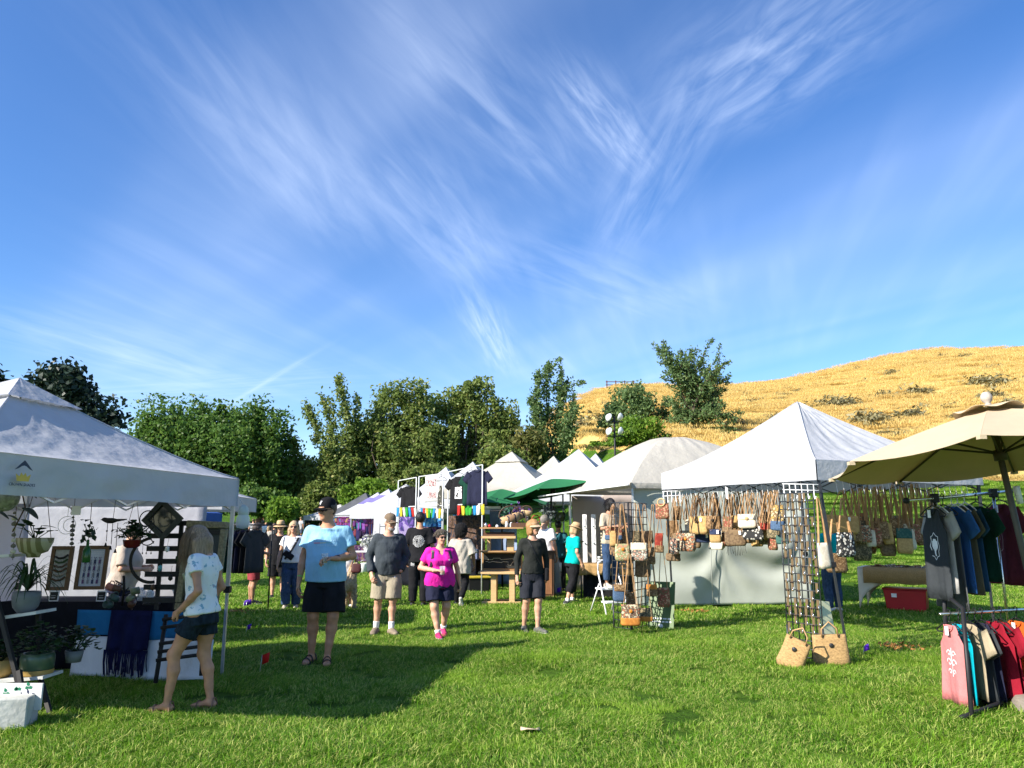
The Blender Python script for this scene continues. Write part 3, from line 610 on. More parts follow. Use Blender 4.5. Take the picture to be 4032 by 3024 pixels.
# right front tent (bag stall) --------------------------------------
RFL, RFR, RBR, RBL = (2.62, 13.4), (4.22, 10.6), (7.30, 11.9), (5.6, 14.9)
tent_r = tent('canopy_tent', 'white peaked canopy tent over the handbag stall', [RFL, RFR, RBR, RBL], 2.50, (4.80, 12.65, 3.65), .28, fab_white, 1.28, .05, .028, seed=11.0, post_m=steel_dk, nu=60, valwave=.03, feet={0: (2.74,13.42), 1: (4.45,10.6)})
# dome canopy ---------------------------------------------------------
DFL, DFR, DBR, DBL = (1.36, 18.7), (2.42, 15.6), (5.9, 16.4), (4.8, 20.0)
tent_d = tent('dome_tent', 'cream dome canopy with rounded ribs between two peaked tents', [DFL, DFR, DBR, DBL], 2.46, (3.75, 17.6, 3.6), .10, fab_cream, bulge=1.9, sag=0, amp=.02, seed=17.0, nu=44, truss=False, posts=(0,1,2,3))
o = wall_sheet('side_wall', (2.48,15.78), (6.2,16.25), .03, 2.36, fab_tarp, None, .12, 21, 80, 46, .05); tag(o, 'sage white tarp wall behind the row of handbags', 'tent wall')
T('seam', [(4.05,15.90,.06), (4.05,15.88,1.2), (4.05,15.9,2.3)], .008, mat('seam_grey', (.35,.37,.34), .8), o, 5)
tan_wall = mat('wall_tan', (.52,.43,.37), .9, .05, 2, .3, 6)
o = wall_sheet('back_wall', (4.0,20.3), (2.3,19.7), .05, 2.4, tan_wall, None, .06, 22); tag(o, 'tan curtain at the back of the dome canopy', 'tent wall')
o = wall_sheet('back_wall', (2.35,19.72), (1.5,19.3), .05, 2.35, tan_wall, None, .05, 25); tag(o, 'tan curtain edge beside the jewellery display', 'tent wall')
o = wall_sheet('inner_wall', (5.85,16.5), (4.7,19.9), .05, 2.36, tan_wall, None, .05, 26); tag(o, 'inner tan wall at the rear of the dome canopy', 'tent wall')
# awning in front of the dome
aw = thing('awning', 'cream awning flap propped out in front of the dome canopy', 'awning', (0,0,0))
A0, A1, A2, A3 = Vector((1.38,18.65,2.5)), Vector((2.40,15.55,2.5)), at(2474,1908,15.3), at(2120,1955,18.2)
MB().sheet([[A0.lerp(A1, u/12)*(1-v/6) + A3.lerp(A2, u/12)*(v/6) + Vector((0,0,-.05*math.sin(PI*v/6))) for v in range(7)] for u in range(13)]).build('cloth', fab_cream, aw, True)
T('front_bar', [A3, A2], .018, white_metal, aw); T('prop_pole', [G(2226,2330), at(2216,1945,G(2226,2330).y)], .02, steel, aw)
# tents further along the right row
def pt(px, py, Y): p = at(px, py, Y); return p
def far_tent(label, pkpx, pkpy, Y, ze, half, rot, m=fab_white, val=.28, seed=1, **k):
    q = at(pkpx, pkpy, Y); cs = []
    for a in (0,1,2,3):
        an = rot + PI/2*a - PI*.75; cs.append((q.x + half*1.414*math.cos(an), q.y + half*1.414*math.sin(an)))
    return tent('canopy_tent', label, cs, ze, (q.x, q.y, q.z), val, m, k.pop('p', 1.2), .03, .02, seed=seed, nu=20, truss=False, **k)
R0 = -.33
far_tent('white peaked tent directly behind the dome canopy', 2278, 1768, 22.5, 2.55, 1.6, R0, seed=31)
far_tent('cream peaked tent with a small vent cap behind the green umbrellas', 2015, 1783, 25.5, 2.75, 1.75, R0, fab_cream, seed=33, cap=.8)
far_tent('small cream tent peak between two white roofs', 2180, 1795, 29, 2.7, 1.6, R0, fab_cream, seed=35)
far_tent('tiny white tent peak just left of the dome canopy', 2345, 1785, 29.5, 2.8, 1.5, R0, seed=37)
far_tent('white peaked tent behind the shirts hanging on the right frame', 1862, 1818, 29, 2.5, 1.7, R0, seed=39)
far_tent('white peaked tent behind the painted banner', 1756, 1838, 32, 2.4, 1.7, R0, seed=41)
far_tent('low white tent left of the pipe frames', 1600, 1905, 33, 2.2, 1.7, R0, seed=43)
far_tent('white tent with purple band next to the dark grey one', 1530, 1925, 38, 2.2, 1.6, R0, seed=45, band=(.52,.78,fab_purple))
far_tent('second white tent with purple band further along the row', 1488, 1938, 42, 2.25, 1.6, R0, seed=46, band=(.52,.78,fab_purple))
far_tent('dark grey peaked tent between white ones far along the row', 1440, 1940, 45, 2.3, 1.7, R0, fab_grey, seed=47)
far_tent('white tent behind the blue shirted man, far along the row', 1340, 1985, 52, 2.3, 1.7, R0, seed=48)
far_tent('farthest white tent left of the blue shirted man', 1180, 2003, 66, 2.6, 1.9, R0, seed=49)
far_tent('long white tent beside the farthest one', 1260, 2002, 60, 2.5, 1.9, R0, seed=50)
# ---------------------------------------------------------------- people: distance-field figures
class SDF:
    def __init__(s, lo, hi, h):
        s.lo = np.array(lo, float); s.h = h; s.n = np.maximum(2, np.ceil((np.array(hi)-s.lo)/h).astype(int)+1)
        s.F = np.full(s.n, .5, np.float32); s.ax = [s.lo[i] + h*np.arange(s.n[i]) for i in range(3)]
    def like(s):
        q = object.__new__(SDF); q.lo, q.h, q.n, q.ax = s.lo, s.h, s.n, s.ax; q.F = np.full(s.n, .5, np.float32); return q
    def sl(s, lo, hi):
        a = np.clip(np.floor((np.array(lo)-s.lo)/s.h).astype(int), 0, s.n); b = np.clip(np.ceil((np.array(hi)-s.lo)/s.h).astype(int)+1, 0, s.n)
        if np.any(b <= a): return None, None
        ix = tuple(slice(a[i], b[i]) for i in range(3))
        return ix, np.stack(np.broadcast_arrays(*np.ix_(*[s.ax[i][ix[i]] for i in range(3)])), -1)
    def put(s, ix, d, k, op=1):
        f = s.F[ix]
        if op > 0:
            if k > 0: t = np.clip(.5+.5*(f-d)/k, 0, 1); s.F[ix] = f*(1-t)+d*t - k*t*(1-t)
            else: s.F[ix] = np.minimum(f, d)
        else: s.F[ix] = np.maximum(f, -d)
    def cone(s, a, b, ra, rb, k=.02, op=1, flat=None):
        a, b = np.array(a, float), np.array(b, float); m = max(ra, rb)*1.2 + k + 3*s.h
        ix, X = s.sl(np.minimum(a, b)-m, np.maximum(a, b)+m)
        if ix is None: return s
        v = X-a; ab = b-a; L2 = max(ab @ ab, 1e-9); t = np.clip((v @ ab)/L2, 0, 1); w_ = v - t[..., None]*ab
        if flat is not None: n_, f_ = np.array(flat[0]), flat[1]; n_ = n_/np.linalg.norm(n_); w_ = w_ + (w_ @ n_)[..., None]*n_*(f_-1)
        s.put(ix, (np.sqrt((w_*w_).sum(-1)) - (ra+(rb-ra)*t)).astype(np.float32), k, op); return s
    def ell(s, c, r, k=.02, op=1, R=None):
        c, r = np.array(c, float), np.array(r, float); m = max(r) + k + 3*s.h; ix, X = s.sl(c-m, c+m)
        if ix is None: return s
        v = X-c
        if R is not None: v = v @ np.array(R)
        q = v/r; l = np.sqrt((q*q).sum(-1)); g = np.sqrt(((q/r)**2).sum(-1)); d = np.where(g > 1e-6, l*(l-1)/np.maximum(g, 1e-6), -min(r))
        s.put(ix, d.astype(np.float32), k, op); return s
    def column(s, kn, z0, z1, Ri, o, k=.03, op=1):            # elliptical column: knots (z, rx, ry, cy[, cx]) in a frame leaning by Ri about o
        kn = np.array([list(q)+[0]*(5-len(q)) for q in kn], float); m = .12; ix, X = s.sl((s.lo), (s.lo+s.h*s.n))
        v = (X-o) @ Ri.T.T + o if Ri is not None else X
        z = v[..., 2]; rx, ry, cy, cx = [np.interp(z, kn[:, 0], kn[:, i]) for i in (1, 2, 3, 4)]
        q = np.sqrt(((v[..., 0]-cx)/rx)**2 + ((v[..., 1]-cy)/ry)**2); d = (q-1)*np.minimum(rx, ry)
        d = np.maximum(d, np.maximum(z-z1, z0-z)); s.put(ix, d.astype(np.float32), k, op); return s
    def cut(s, p, n):                                         # keep the side where (x-p).n < 0
        n = np.array(n, float); n /= np.linalg.norm(n); X = np.ix_(*s.ax); d = sum((X[i]-p[i])*n[i] for i in range(3)); s.F = np.maximum(s.F, d.astype(np.float32)); return s
    def wrinkle(s, amp, f=1.0, ph=0.0):
        x, y, z = np.ix_(*s.ax); rid = lambda q: 1-2*np.abs(np.sin(q))
        a = rid(15*f*x+9*f*z+ph+1.6*np.sin(6*f*z+ph)+1.2*np.sin(11*f*y+4*f*x)); b = rid(12*f*z-14*f*x+ph*2+1.5*np.sin(8*f*x+5*f*z)+7*f*y); c = rid(22*f*x+6*f*y+3*f*z+ph+2*np.sin(5*f*z))
        w_ = .55*a*(.6+.4*np.sin(5*f*z+9*x+ph)) + .45*b*(.6+.4*np.sin(7*f*z-8*x+ph)) + .4*c
        s.F = s.F + (amp*w_).astype(np.float32); return s
    def net(s):
        F = s.F; S_ = F < 0; n = np.array(F.shape)-1; cs = [(i, j, k) for i in (0, 1) for j in (0, 1) for k in (0, 1)]
        sub = lambda A, c: A[c[0]:c[0]+n[0], c[1]:c[1]+n[1], c[2]:c[2]+n[2]]
        cnt = sum(sub(S_, c).astype(np.int8) for c in cs); act = (cnt > 0) & (cnt < 8); ids = np.full(act.shape, -1, np.int64); nv = int(act.sum()); ids[act] = np.arange(nv)
        base = np.argwhere(act).astype(float); acc = np.zeros((nv, 3)); num = np.zeros(nv)
        vals = {c: sub(F, c)[act] for c in cs}
        for a in cs:
            for d in range(3):
                if a[d]: continue
                b = tuple(1 if i == d else a[i] for i in range(3)); fa, fb = vals[a], vals[b]; m = (fa < 0) != (fb < 0); t = fa[m]/(fa[m]-fb[m])
                p = np.tile(np.array(a, float), (m.sum(), 1)); p[:, d] = t; acc[m] += p; num[m] += 1
        V = s.lo + s.h*(base + acc/np.maximum(num, 1)[:, None]); Q = []
        for d in range(3):
            e1, e2 = [(1, 2), (2, 0), (0, 1)][d]; A = [slice(None)]*3; Bs = [slice(None)]*3; A[d] = slice(0, -1); Bs[d] = slice(1, None)
            sa, sb = S_[tuple(A)], S_[tuple(Bs)]; df = np.argwhere(sa != sb)
            ok = (df[:, e1] > 0) & (df[:, e2] > 0) & (df[:, e1] < F.shape[e1]-1) & (df[:, e2] < F.shape[e2]-1); df = df[ok]; ins = sa[tuple(df.T)]
            def cid(o1, o2): q = df.copy(); q[:, e1] += o1; q[:, e2] += o2; return ids[tuple(q.T)]
            q = np.stack([cid(-1, -1), cid(0, -1), cid(0, 0), cid(-1, 0)], 1); q[~ins] = q[~ins][:, ::-1]; Q.append(q)
        return V, np.concatenate(Q)
skin_cache = {}
def skin(c, hair=0):
    k = tuple(c); 
    if k not in skin_cache:
        skin_cache[k] = mat('skin_%d' % len(skin_cache), c, .55, .16, 14, .15, 160, spec=.35, bdist=.003)
        p = skin_cache[k].node_tree.nodes['Principled BSDF']; p.inputs['Subsurface Weight'].default_value = .08; p.inputs['Subsurface Radius'].default_value = (.02,.008,.004)
    return skin_cache[k]
def cloth(name, c, var=.1, bump=.35, bscale=26, **k): return mat(name, c, k.pop('rough', .9), var, k.pop('scale', 7), .7, min(bscale, 13), spec=.15, bdist=.022, stretch=(1.3, 1.3, .75), **k)
def hairm(name, c, c2=None): return mat(name, c, .5, .4, 30, .7, 60, spec=.4, stretch=(3, 3, .35), bdist=.012)
def rotm(yaw=0, pitch=0, roll=0): return np.array(Matrix.Rotation(math.radians(yaw), 3, 'Z') @ Matrix.Rotation(math.radians(pitch), 3, 'X') @ Matrix.Rotation(math.radians(roll), 3, 'Y'))
TORSO = [(.78,.13,.09,.01),(.84,.165,.112,.015),(.92,.172,.12,.012),(1.0,.158,.108,.0),(1.08,.148,.102,-.005),(1.17,.152,.106,-.005),(1.27,.168,.115,0),(1.35,.17,.105,.005),(1.41,.13,.08,.012),(1.455,.065,.062,.015),(1.5,.052,.055,.01)]
def person(name_label, x, y, rz, H, skinc, pose, wear, hair=None, v=.013, fat=1.0, belly=0, bust=0, sex='m', z=0, face=True, group=None, arms=1.0):
    root = thing('person', name_label, 'person', (x, y, z), math.radians(rz), group); s_ = H/1.75; root.scale = (s_,)*3
    sk = skin(skinc); hip = np.array([0, 0, .93]); Rl = rotm(pose.get('turn', 0), pose.get('lean', 0), pose.get('roll', 0)); up = lambda p: Rl @ (np.array(p)-hip) + hip
    Ri = Rl                                                  # row-vector times Rl == inverse rotation
    fw = .92 if sex == 'f' else 1.0
    tor = []
    for kz, rx, ry, cy in TORSO:
        f = fat if kz < 1.42 else 1.0; sx_ = (fw if kz > 1.1 else (1.05 if sex == 'f' and kz < 1.0 else 1.0)); wst = .93 if sex == 'f' and 1.0 < kz < 1.2 else 1
        bl = belly*math.exp(-((kz-1.07)/.11)**2); bs = bust*math.exp(-((kz-1.27)/.055)**2)
        tor.append((kz, rx*f*sx_*wst + bl*.35, ry*f + bl*.6 + bs*.5, cy - bl*.55 - bs*.5))
    swd = .175*(.93 if sex == 'f' else 1.04)*(1+(fat-1)*.6)
    J = {}
    for sd, sg in (('L', 1), ('R', -1)):
        J['sh'+sd] = up((sg*swd, .012, 1.405)); e, w_ = pose.get('arm'+sd, ((sg*(swd+.07), .03, 1.13), (sg*(swd+.085), -.05, .89))); J['el'+sd] = np.array(e, float); J['wr'+sd] = np.array(w_, float)
        kn, an, fy = pose.get('leg'+sd, ((sg*.105, -.015, .505), (sg*.11, .02, .085), sg*8)); J['hp'+sd] = np.array((sg*.092*(.5+.5*fat), .01, .90)); J['kn'+sd] = np.array(kn, float); J['an'+sd] = np.array(an, float); J['fy'+sd] = fy
    hy, hpit = pose.get('head', (0, 0))[:2]; nk = up((0, .012, 1.52)); Rh = Rl @ rotm(hy, hpit, pose.get('head', (0, 0, 0))[2] if len(pose.get('head', ())) > 2 else 0); hc = nk + Rh @ np.array((0, -.022, .125)); hd = lambda p: hc + Rh @ np.array(p)
    allp = [np.array(q) for k_, q in J.items() if not k_.startswith('fy')] + [hc + .16, hc - .16, np.array([.22, .2, 0]), np.array([-.22, -.2, 0])]
    lo = np.min(allp, 0) - .2; hi = np.max(allp, 0) + .2; lo[2] = -.02
    # body
    F = SDF(lo, hi, v); F.column(tor, .82, 1.5, Ri, hip, .03)
    F.cone(up((-swd+.03, .012, 1.405)), up((swd-.03, .012, 1.405)), .062, .062, .05)
    F.cone(up((0, .018, 1.42)), nk + Rh @ np.array((0, 0, .05)), .06*(.9 if sex == 'f' else 1.02), .054*(.9 if sex == 'f' else 1), .04)
    if bust:
        for sg in (-1, 1): F.ell(up((sg*.075, -.085-bust*.4, 1.255)), (.07+bust*.4,)*3, .05)
    for sd, sg in (('L', 1), ('R', -1)):
        a, e, w_ = J['sh'+sd], J['el'+sd], J['wr'+sd]; q = arms*(.5+.5*fat)*(.86 if sex == 'f' else 1)
        F.cone(a, a+(e-a)*.4, .056*q, .051*q, .035).cone(a+(e-a)*.3, e, .05*q, .040*q, .03).cone(e, e+(w_-e)*.35, .040*q, .042*q, .02).cone(e+(w_-e)*.35, w_, .042*q, .027*(.6+.4*q), .02)
        h_, k_, an = J['hp'+sd], J['kn'+sd], J['an'+sd]; lq = (.35+.65*fat)
        F.cone(h_, h_+(k_-h_)*.5, .092*lq, .078*lq, .03).cone(h_+(k_-h_)*.4, k_, .08*lq, .056*lq, .03)
        back = np.array([0, .018, 0]); mid = k_+(an-k_)*.32+back
        F.cone(k_, mid, .054*lq, .057*lq, .03).cone(mid, k_+(an-k_)*.72+back*.5, .057*lq, .038*lq, .02).cone(k_+(an-k_)*.68, an, .038*lq, .034, .02).ell(k_+np.array([0,-.02,.01]), (.042*lq,.04*lq,.05), .03)
        fr = rotm(J['fy'+sd], pose.get('foot'+sd, 0)); ft = lambda p, fr=fr, an=an: an + fr @ np.array(p)
        J['ft'+sd] = ft; F.cone(ft((0, .03, -.045)), ft((0, -.02, -.03)), .035, .036, .02).cone(ft((0, -.01, -.03)), ft((0, -.12, -.058)), .036, .03, .02, flat=((0,0,1), 1.2)).cone(ft((.012*sg, -.12, -.06)), ft((.0, -.175, -.066)), .026, .02, .02).cone(ft((-.02*sg, -.12, -.06)), ft((-.025*sg, -.18, -.066)), .024, .018, .015)
    # head
    F.ell(hd((0, .012, .022)), (.074, .094, .094), .02, R=Rh).ell(hd((0, -.022, -.045)), (.058, .066, .072), .035, R=Rh).ell(hd((0, -.062, -.092)), (.03, .028, .024), .03, R=Rh)
    if v < .022:
        F.cone(hd((0, -.083, .012)), hd((0, -.103, -.030)), .011, .015, .012).ell(hd((0, -.083, .028)), (.05, .016, .012), .015, R=Rh)
        for sg in (-1, 1): F.ell(hd((sg*.076, .012, -.012)), (.011, .021, .032), .008, R=Rh).ell(hd((sg*.032, -.075, -.028)), (.026, .02, .022), .015, R=Rh); 
        F.ell(hd((0, -.087, -.058)), (.022, .010, .010), .01, R=Rh)
        for sg in (-1, 1): F.ell(hd((sg*.031, -.094, .002)), (.016, .014, .011), 0, -1, R=Rh)
    V, Q = F.net()
    # hands: finer field joined to the same mesh
    if v < .022:
        Vs, Qs, nb = [V], [Q], len(V)
        for sd, sg in (('L', 1), ('R', -1)):
            e, w_ = J['el'+sd], J['wr'+sd]; d = (w_-e)/np.linalg.norm(w_-e); hp_ = pose.get('hand'+sd, {}); d = np.array(hp_.get('dir', d), float); d /= np.linalg.norm(d)
            n_ = np.array(hp_.get('palm', (-sg, 0, 0)), float); n_ = n_ - d*(n_ @ d); n_ /= np.linalg.norm(n_); s2 = np.cross(n_, d)*(-sg); cu = hp_.get('curl', 35)   # s2 points to the thumb side
            if hp_.get('hide'): continue
            lo2, hi2 = w_ + d*.07 - .17, w_ + d*.07 + .17; K = SDF(lo2, hi2, .0065 if v < .016 else .009); sz = .93 if sex == 'f' else 1.05
            K.cone(w_-d*.05, w_+d*.02, .029*(.6+.4*arms*fat)*sz, .026*sz, .02, flat=(n_, 1.15))
            for i, off in enumerate((.028, .0095, -.0095, -.027)):
                kn = w_ + d*(.088, .092, .088, .078)[i]*sz + s2*off*sz; K.cone(w_+d*.015+s2*off*.55, kn, .0155*sz, .0125*sz, .012)
                ln = np.array((.040, .045, .042, .033))[i]*sz; p = kn; ang = math.radians(cu)*(.55+.08*i)
                for sgm in range(3):
                    dd = d*math.cos(ang)+n_*math.sin(ang)+s2*off*.9; dd /= np.linalg.norm(dd); q = p+dd*ln*(1, .75, .6)[sgm]; K.cone(p, q, .0095*sz, .0085*sz, .004); p = q; ang += math.radians(cu)*.9
            t0 = w_+d*.03+s2*.024*sz; t1 = t0+(d*.6+s2*.7+n_*.35)*.045*sz; t2 = t1+(d*.85+s2*.1+n_*.5*(cu/45))*.034*sz
            K.cone(w_+d*.02+s2*.01, t0, .017*sz, .016*sz, .01).cone(t0, t1, .0135*sz, .011*sz, .008).cone(t1, t2, .011*sz, .009*sz, .004)
            V2, Q2 = K.net(); Vs.append(V2); Qs.append(Q2+nb); nb += len(V2)
        V, Q = np.concatenate(Vs), np.concatenate(Qs)
    else:
        pass
    link('body', npmesh(V, Q, sk), None, root)
    out = {'root': root, 'J': J, 'hc': hc, 'Rh': Rh, 'up': up, 'Rl': Rl, 's': s_}
    def emit(F, nm, m, par=root):
        V, Q = F.net()
        if len(V) == 0: return None
        o = link(nm, npmesh(V, Q, m), None, par); return o
    def headobj(mb, nm, m=None, par=root, smooth=True):
        o = mb.build(nm, m, par, smooth); o.matrix_local = Matrix.Translation(Vector(hc)) @ Matrix(Rh.tolist()).to_4x4(); return o
    out['headobj'] = headobj; cv = max(v*1.0, .011)
    for W in wear:
        k, m = W['k'], W['m']
        if k in ('tee', 'dress'):
            hem, ease, sl = W.get('hem', .80), W.get('ease', .022), W.get('sleeve', .6); G_ = SDF(lo, hi, cv); fl = W.get('flare', 0)
            kn = [];
            for kz, rx, ry, cy in tor:
                if kz > 1.44: continue
                hang = ease + fl*max(0, (1.2-kz))
                kn.append((kz, rx+hang, ry+hang, cy))
            if W.get('straight'):                            # hangs straight down from the widest place
                mx_ = max(q[1] for q in kn if q[0] > 1.2); my = max(q[2] for q in kn if q[0] > 1.0)
                kn = [(q[0], max(q[1], mx_*W['straight']) if q[0] < 1.25 else q[1], max(q[2], my*W['straight']) if q[0] < 1.2 else q[2], q[3]) for q in kn]
            kn = [(hem-.1, kn[0][1]+fl*.05 if hem < .78 else kn[0][1], kn[0][2]+(fl*.05 if hem < .78 else 0), kn[0][3])] + [q for q in kn if q[0] > hem-.05] if hem < .8 else kn
            G_.column(kn, hem-.06, 1.44, Ri, hip, 0)
            G_.cone(up((-swd+.045, .012, 1.40)), up((swd-.045, .012, 1.40)), .058+ease*.45, .058+ease*.45, .04)
            if bust:
                for sg in (-1, 1): G_.ell(up((sg*.075, -.085-bust*.4, 1.255)), (.07+bust*.4+ease*.6,)*3, .05)
            q = arms*(.5+.5*fat)*(.86 if sex == 'f' else 1); loose = W.get('loose', 1.0); slv = []
            for sd in 'LR':
                a, e, w_ = J['sh'+sd], J['el'+sd], J['wr'+sd]; K = G_
                if sl <= 0: continue
                E_ = SDF(lo, hi, cv)
                if sl <= 1:
                    en = a+(e-a)*sl; E_.cone(a, en+(e-a)*.08, .055*q+max(.014, ease*.4), .052*q+max(.012, ease*.85*loose), .02).wrinkle(W.get('wr', .004), 1.2, x).cut(en, e-a)
                else:
                    en = e+(w_-e)*min(.97, sl-1); E_.cone(a, e, .055*q+max(.015, ease*.4), .042*q+max(.014, ease*.65*loose), .02).cone(e, en+(w_-e)*.06, .042*q+ease*.65*loose, .031*q+ease*.55*loose, .02).wrinkle(W.get('wr', .004)*1.2, 1.3, x).cut(en, w_-e)
                slv.append(E_)
            G_.wrinkle(W.get('wr', .004)*1.7, W.get('wf', 1.0), x*3+y); G_.cut(up((0, 0, hem)), Rl @ np.array((.0, .06, -1.)))
            for E_ in slv: t = np.clip(.5+.5*(G_.F-E_.F)/.028, 0, 1); G_.F = (G_.F*(1-t)+E_.F*t-.028*t*(1-t)).astype(np.float32)
            nb_ = W.get('neck', .068); G_.cone(up((0, -.01, 1.43)), up((0, -.02, 1.60)), nb_, nb_+.05, 0, -1)
            if W.get('vneck'): G_.cone(up((0, -.14, 1.36-W['vneck'])), up((0, -.10, 1.47)), .012, .06, 0, -1)
            o = emit(G_, W.get('name', 'shirt'), m); out[W.get('name', 'shirt')] = o
        elif k in ('shorts', 'pants'):
            hem, ease = W.get('hem', .85), W.get('ease', .025); G_ = SDF(lo, hi, cv); wz = W.get('waist', 1.0); kn = [(q[0], q[1]+.012, q[2]+.012, q[3]) for q in tor if q[0] < 1.2]; kn[0] = (.78, kn[1][1]*.99, kn[1][2]*.97, kn[1][3]); kn = [(a_, b_+(.008 if a_ < .88 else -.003), c_+(.010 if a_ < .88 else -.003), d_) for a_, b_, c_, d_ in kn]; kn.insert(0, (.70, kn[0][1]*.93, kn[0][2]*.8, kn[0][3]))
            G_.column(kn, W.get('crotch', .80), wz, Ri if abs(pose.get('lean', 0)) < 25 else None, hip, 0); lq = (.35+.65*fat)
            for sd in 'LR':
                h_, kk, an = J['hp'+sd], J['kn'+sd], J['an'+sd]; E_ = SDF(lo, hi, cv); E_.cone(h_+np.array([0,0,-.045]), h_+(kk-h_)*.5, .090*lq+ease*.4, .08*lq+ease, .02)
                if hem <= 1: en = h_+(kk-h_)*hem; E_.cone(h_+(kk-h_)*.45, en+(kk-h_)*.06, .081*lq+ease, .066*lq+ease*1.5+(.85-hem)*.05, .02).wrinkle(.003, 1, y).cut(en, kk-h_)
                else:
                    en = kk+(an-kk)*(hem-1); E_.cone(h_+(kk-h_)*.45, kk, .081*lq+ease, .06*lq+ease, .02).cone(kk, kk+(an-kk)*.4+np.array([0,.012,0]), .06*lq+ease, .056*lq+ease*W.get('flare', 1), .02).cone(kk+(an-kk)*.38+np.array([0,.012,0]), en+(an-kk)*.05, .056*lq+ease*W.get('flare', 1), .042+ease*W.get('flare', 1), .02).cut(en, an-kk)
                t = np.clip(.5+.5*(G_.F-E_.F)/.008, 0, 1); G_.F = (G_.F*(1-t)+E_.F*t-.008*t*(1-t)).astype(np.float32)
            G_.wrinkle(W.get('wr', .0035), .9, y*2); out[W.get('name', k)] = emit(G_, W.get('name', k), m)
        elif k == 'shoes':
            for sd, sg in (('L', 1), ('R', -1)):
                ft = J['ft'+sd]; c0 = ft((0, -.05, -.04)); E_ = SDF(np.array(c0)-.26, np.array(c0)+.26, max(.008, v*.7)); fr = W.get('fat', 1.0)
                E_.cone(ft((0, .035, -.04)), ft((0, -.02, -.028)), .043*fr, .045*fr, .02).cone(ft((0, -.01, -.03)), ft((0, -.12, -.052)), .046*fr, .041*fr, .02).cone(ft((.01*sg, -.12, -.055)), ft((.004*sg, -.182, -.058)), .037*fr, .030*fr, .02).cone(ft((-.015*sg, -.11, -.055)), ft((-.02*sg, -.188, -.058)), .036*fr, .030*fr, .02)
                if W.get('high'): E_.cone(ft((0, .01, -.03)), ft((0, .01, .05)), .044, .046, .02)
                S2 = E_.like(); S2.F = E_.F - .006; p0 = ft((0, 0, -.060)); nn = ft((0, 0, 1))-ft((0, 0, 0)); S2.cut(p0, nn); S2.cut(ft((0, 0, -.088)), -nn)
                E_.cut(ft((0, 0, -.082)), -nn); 
                if not W.get('high'): E_.cut(ft((0, 0, .018)), nn)
                so_ = emit(E_, 'shoe', m); 
                if W.get('sole') and so_: emit(S2, 'sole', W['sole'], so_)
        elif k == 'socks':
            for sd in 'LR':
                kk, an = J['kn'+sd], J['an'+sd]; top = an+(kk-an)*W.get('h', .25); E_ = SDF(np.minimum(top, an)-.12, np.maximum(top, an)+.12, max(.009, v*.8)); E_.cone(an-np.array([0,0,.02]), top, .042, .043*(.35+.65*fat)+.004, .02).cut(top, kk-an); emit(E_, 'sock', m)
        elif k == 'sandals':
            for sd, sg in (('L', 1), ('R', -1)):
                ft = J['ft'+sd]; mb = MB(); pr = [(.0, .075), (.028, .06), (.034, 0), (.036, -.08), (.045, -.14), (.03, -.195), (0, -.205)]; loop = [(a, b) for a, b in pr] + [(-a, b) for a, b in reversed(pr[1:-1])]
                tp = [ft((a*1.12, b, -.078)) for a, b in loop]; bt = [ft((a*1.12, b, -.098)) for a, b in loop]; n = len(loop)
                mb.add(tp+bt, [tuple(range(n)), tuple(range(2*n-1, n-1, -1))] + [(i, n+i, n+(i+1) % n, (i+1) % n) for i in range(n)])
                for yy, zz_, ww in ((-.12, -.018, .045), (-.05, .004, .046), (.045, .015, .045)):
                    if W.get('thin') and yy == -.05: continue
                    mb.ribbon([ft((ww*math.cos(PI*t/8), yy, -.075+(zz_+.075)*math.sin(PI*t/8))) for t in range(9)], ft((0, 1, 0))-an*0-np.array(ft((0,0,0))), .024 if not W.get('thin') else .012, .006)
                mb.build('sandal', m, root)
        elif k == 'cap':
            prof = [(.0845, -.005), (.087, .03), (.083, .065), (.068, .095), (.04, .113), (.001, .120)]; mb = MB().lathe(prof, 20, (0, .008, 0), sy=1.17)
            mb.lathe([(.0845, -.005), (.001, .0)], 20, (0, .008, 0), sy=1.17)
            o = headobj(mb, 'cap', m); o.location += Vector(Rh @ np.array((0, 0, .028))); P_ = []
            for i in range(5):
                r = i/4; P_.append([(math.sin(a)*(.078+.004*r), -.035-math.cos(a)*(.055+.085*r), -.004-.012*r-.022*abs(math.sin(a))**2) for a in [(-1.25+2.5*j/10) for j in range(11)]])
            b_ = headobj(MB().sheet(P_, .005), 'brim', m, o); b_.matrix_local = Matrix.Identity(4); headobj(MB().lathe([(.008,.118),(.006,.124),(.001,.126)], 8, (0,.008,0)), 'button', m, o).matrix_local = Matrix.Identity(4); out['cap'] = o
        elif k == 'hat':
            br = W.get('brim', .15); cr = W.get('crown', .11); rg = random.Random(int(abs(x)*97)); ph = rg.random()*6
            mb = MB().lathe([(.09, 0), (.091, cr*.5), (.082, cr*.85), (.055, cr), (.001, cr*.96)], 22, sy=1.15)
            mb.lathe([(.089, 0), (.089+(br-.089)*.5, -.008), (br, -.02*W.get('droop', 1)), (br, -.026*W.get('droop', 1)), (.089, -.006)], 28, sy=1.12, wav=lambda a, i: 0)
            o = headobj(mb, 'hat', m); o.location += Vector(Rh @ np.array((0, .006, .045)))
            if W.get('band'): headobj(MB().lathe([(.093, .004), (.0935, .032)], 22, sy=1.15), 'hat_band', W['band'], o).matrix_local = Matrix.Identity(4)
        elif k == 'visor':
            P_ = []
            for i in range(6):
                r = i/5; P_.append([(math.sin(a)*(.083+.028*r), .01-math.cos(a)*(.095+.075*r), .045-.03*r-.012*math.sin(a)**2) for a in [(-1.5+3.0*j/12) for j in range(13)]])
            mb = MB().sheet(P_, .005); mb.lathe([(.086, .035), (.087, .07)], 20, (0, .01, 0), sy=1.14); headobj(mb, 'visor', m)
        elif k == 'glasses':
            lens = []
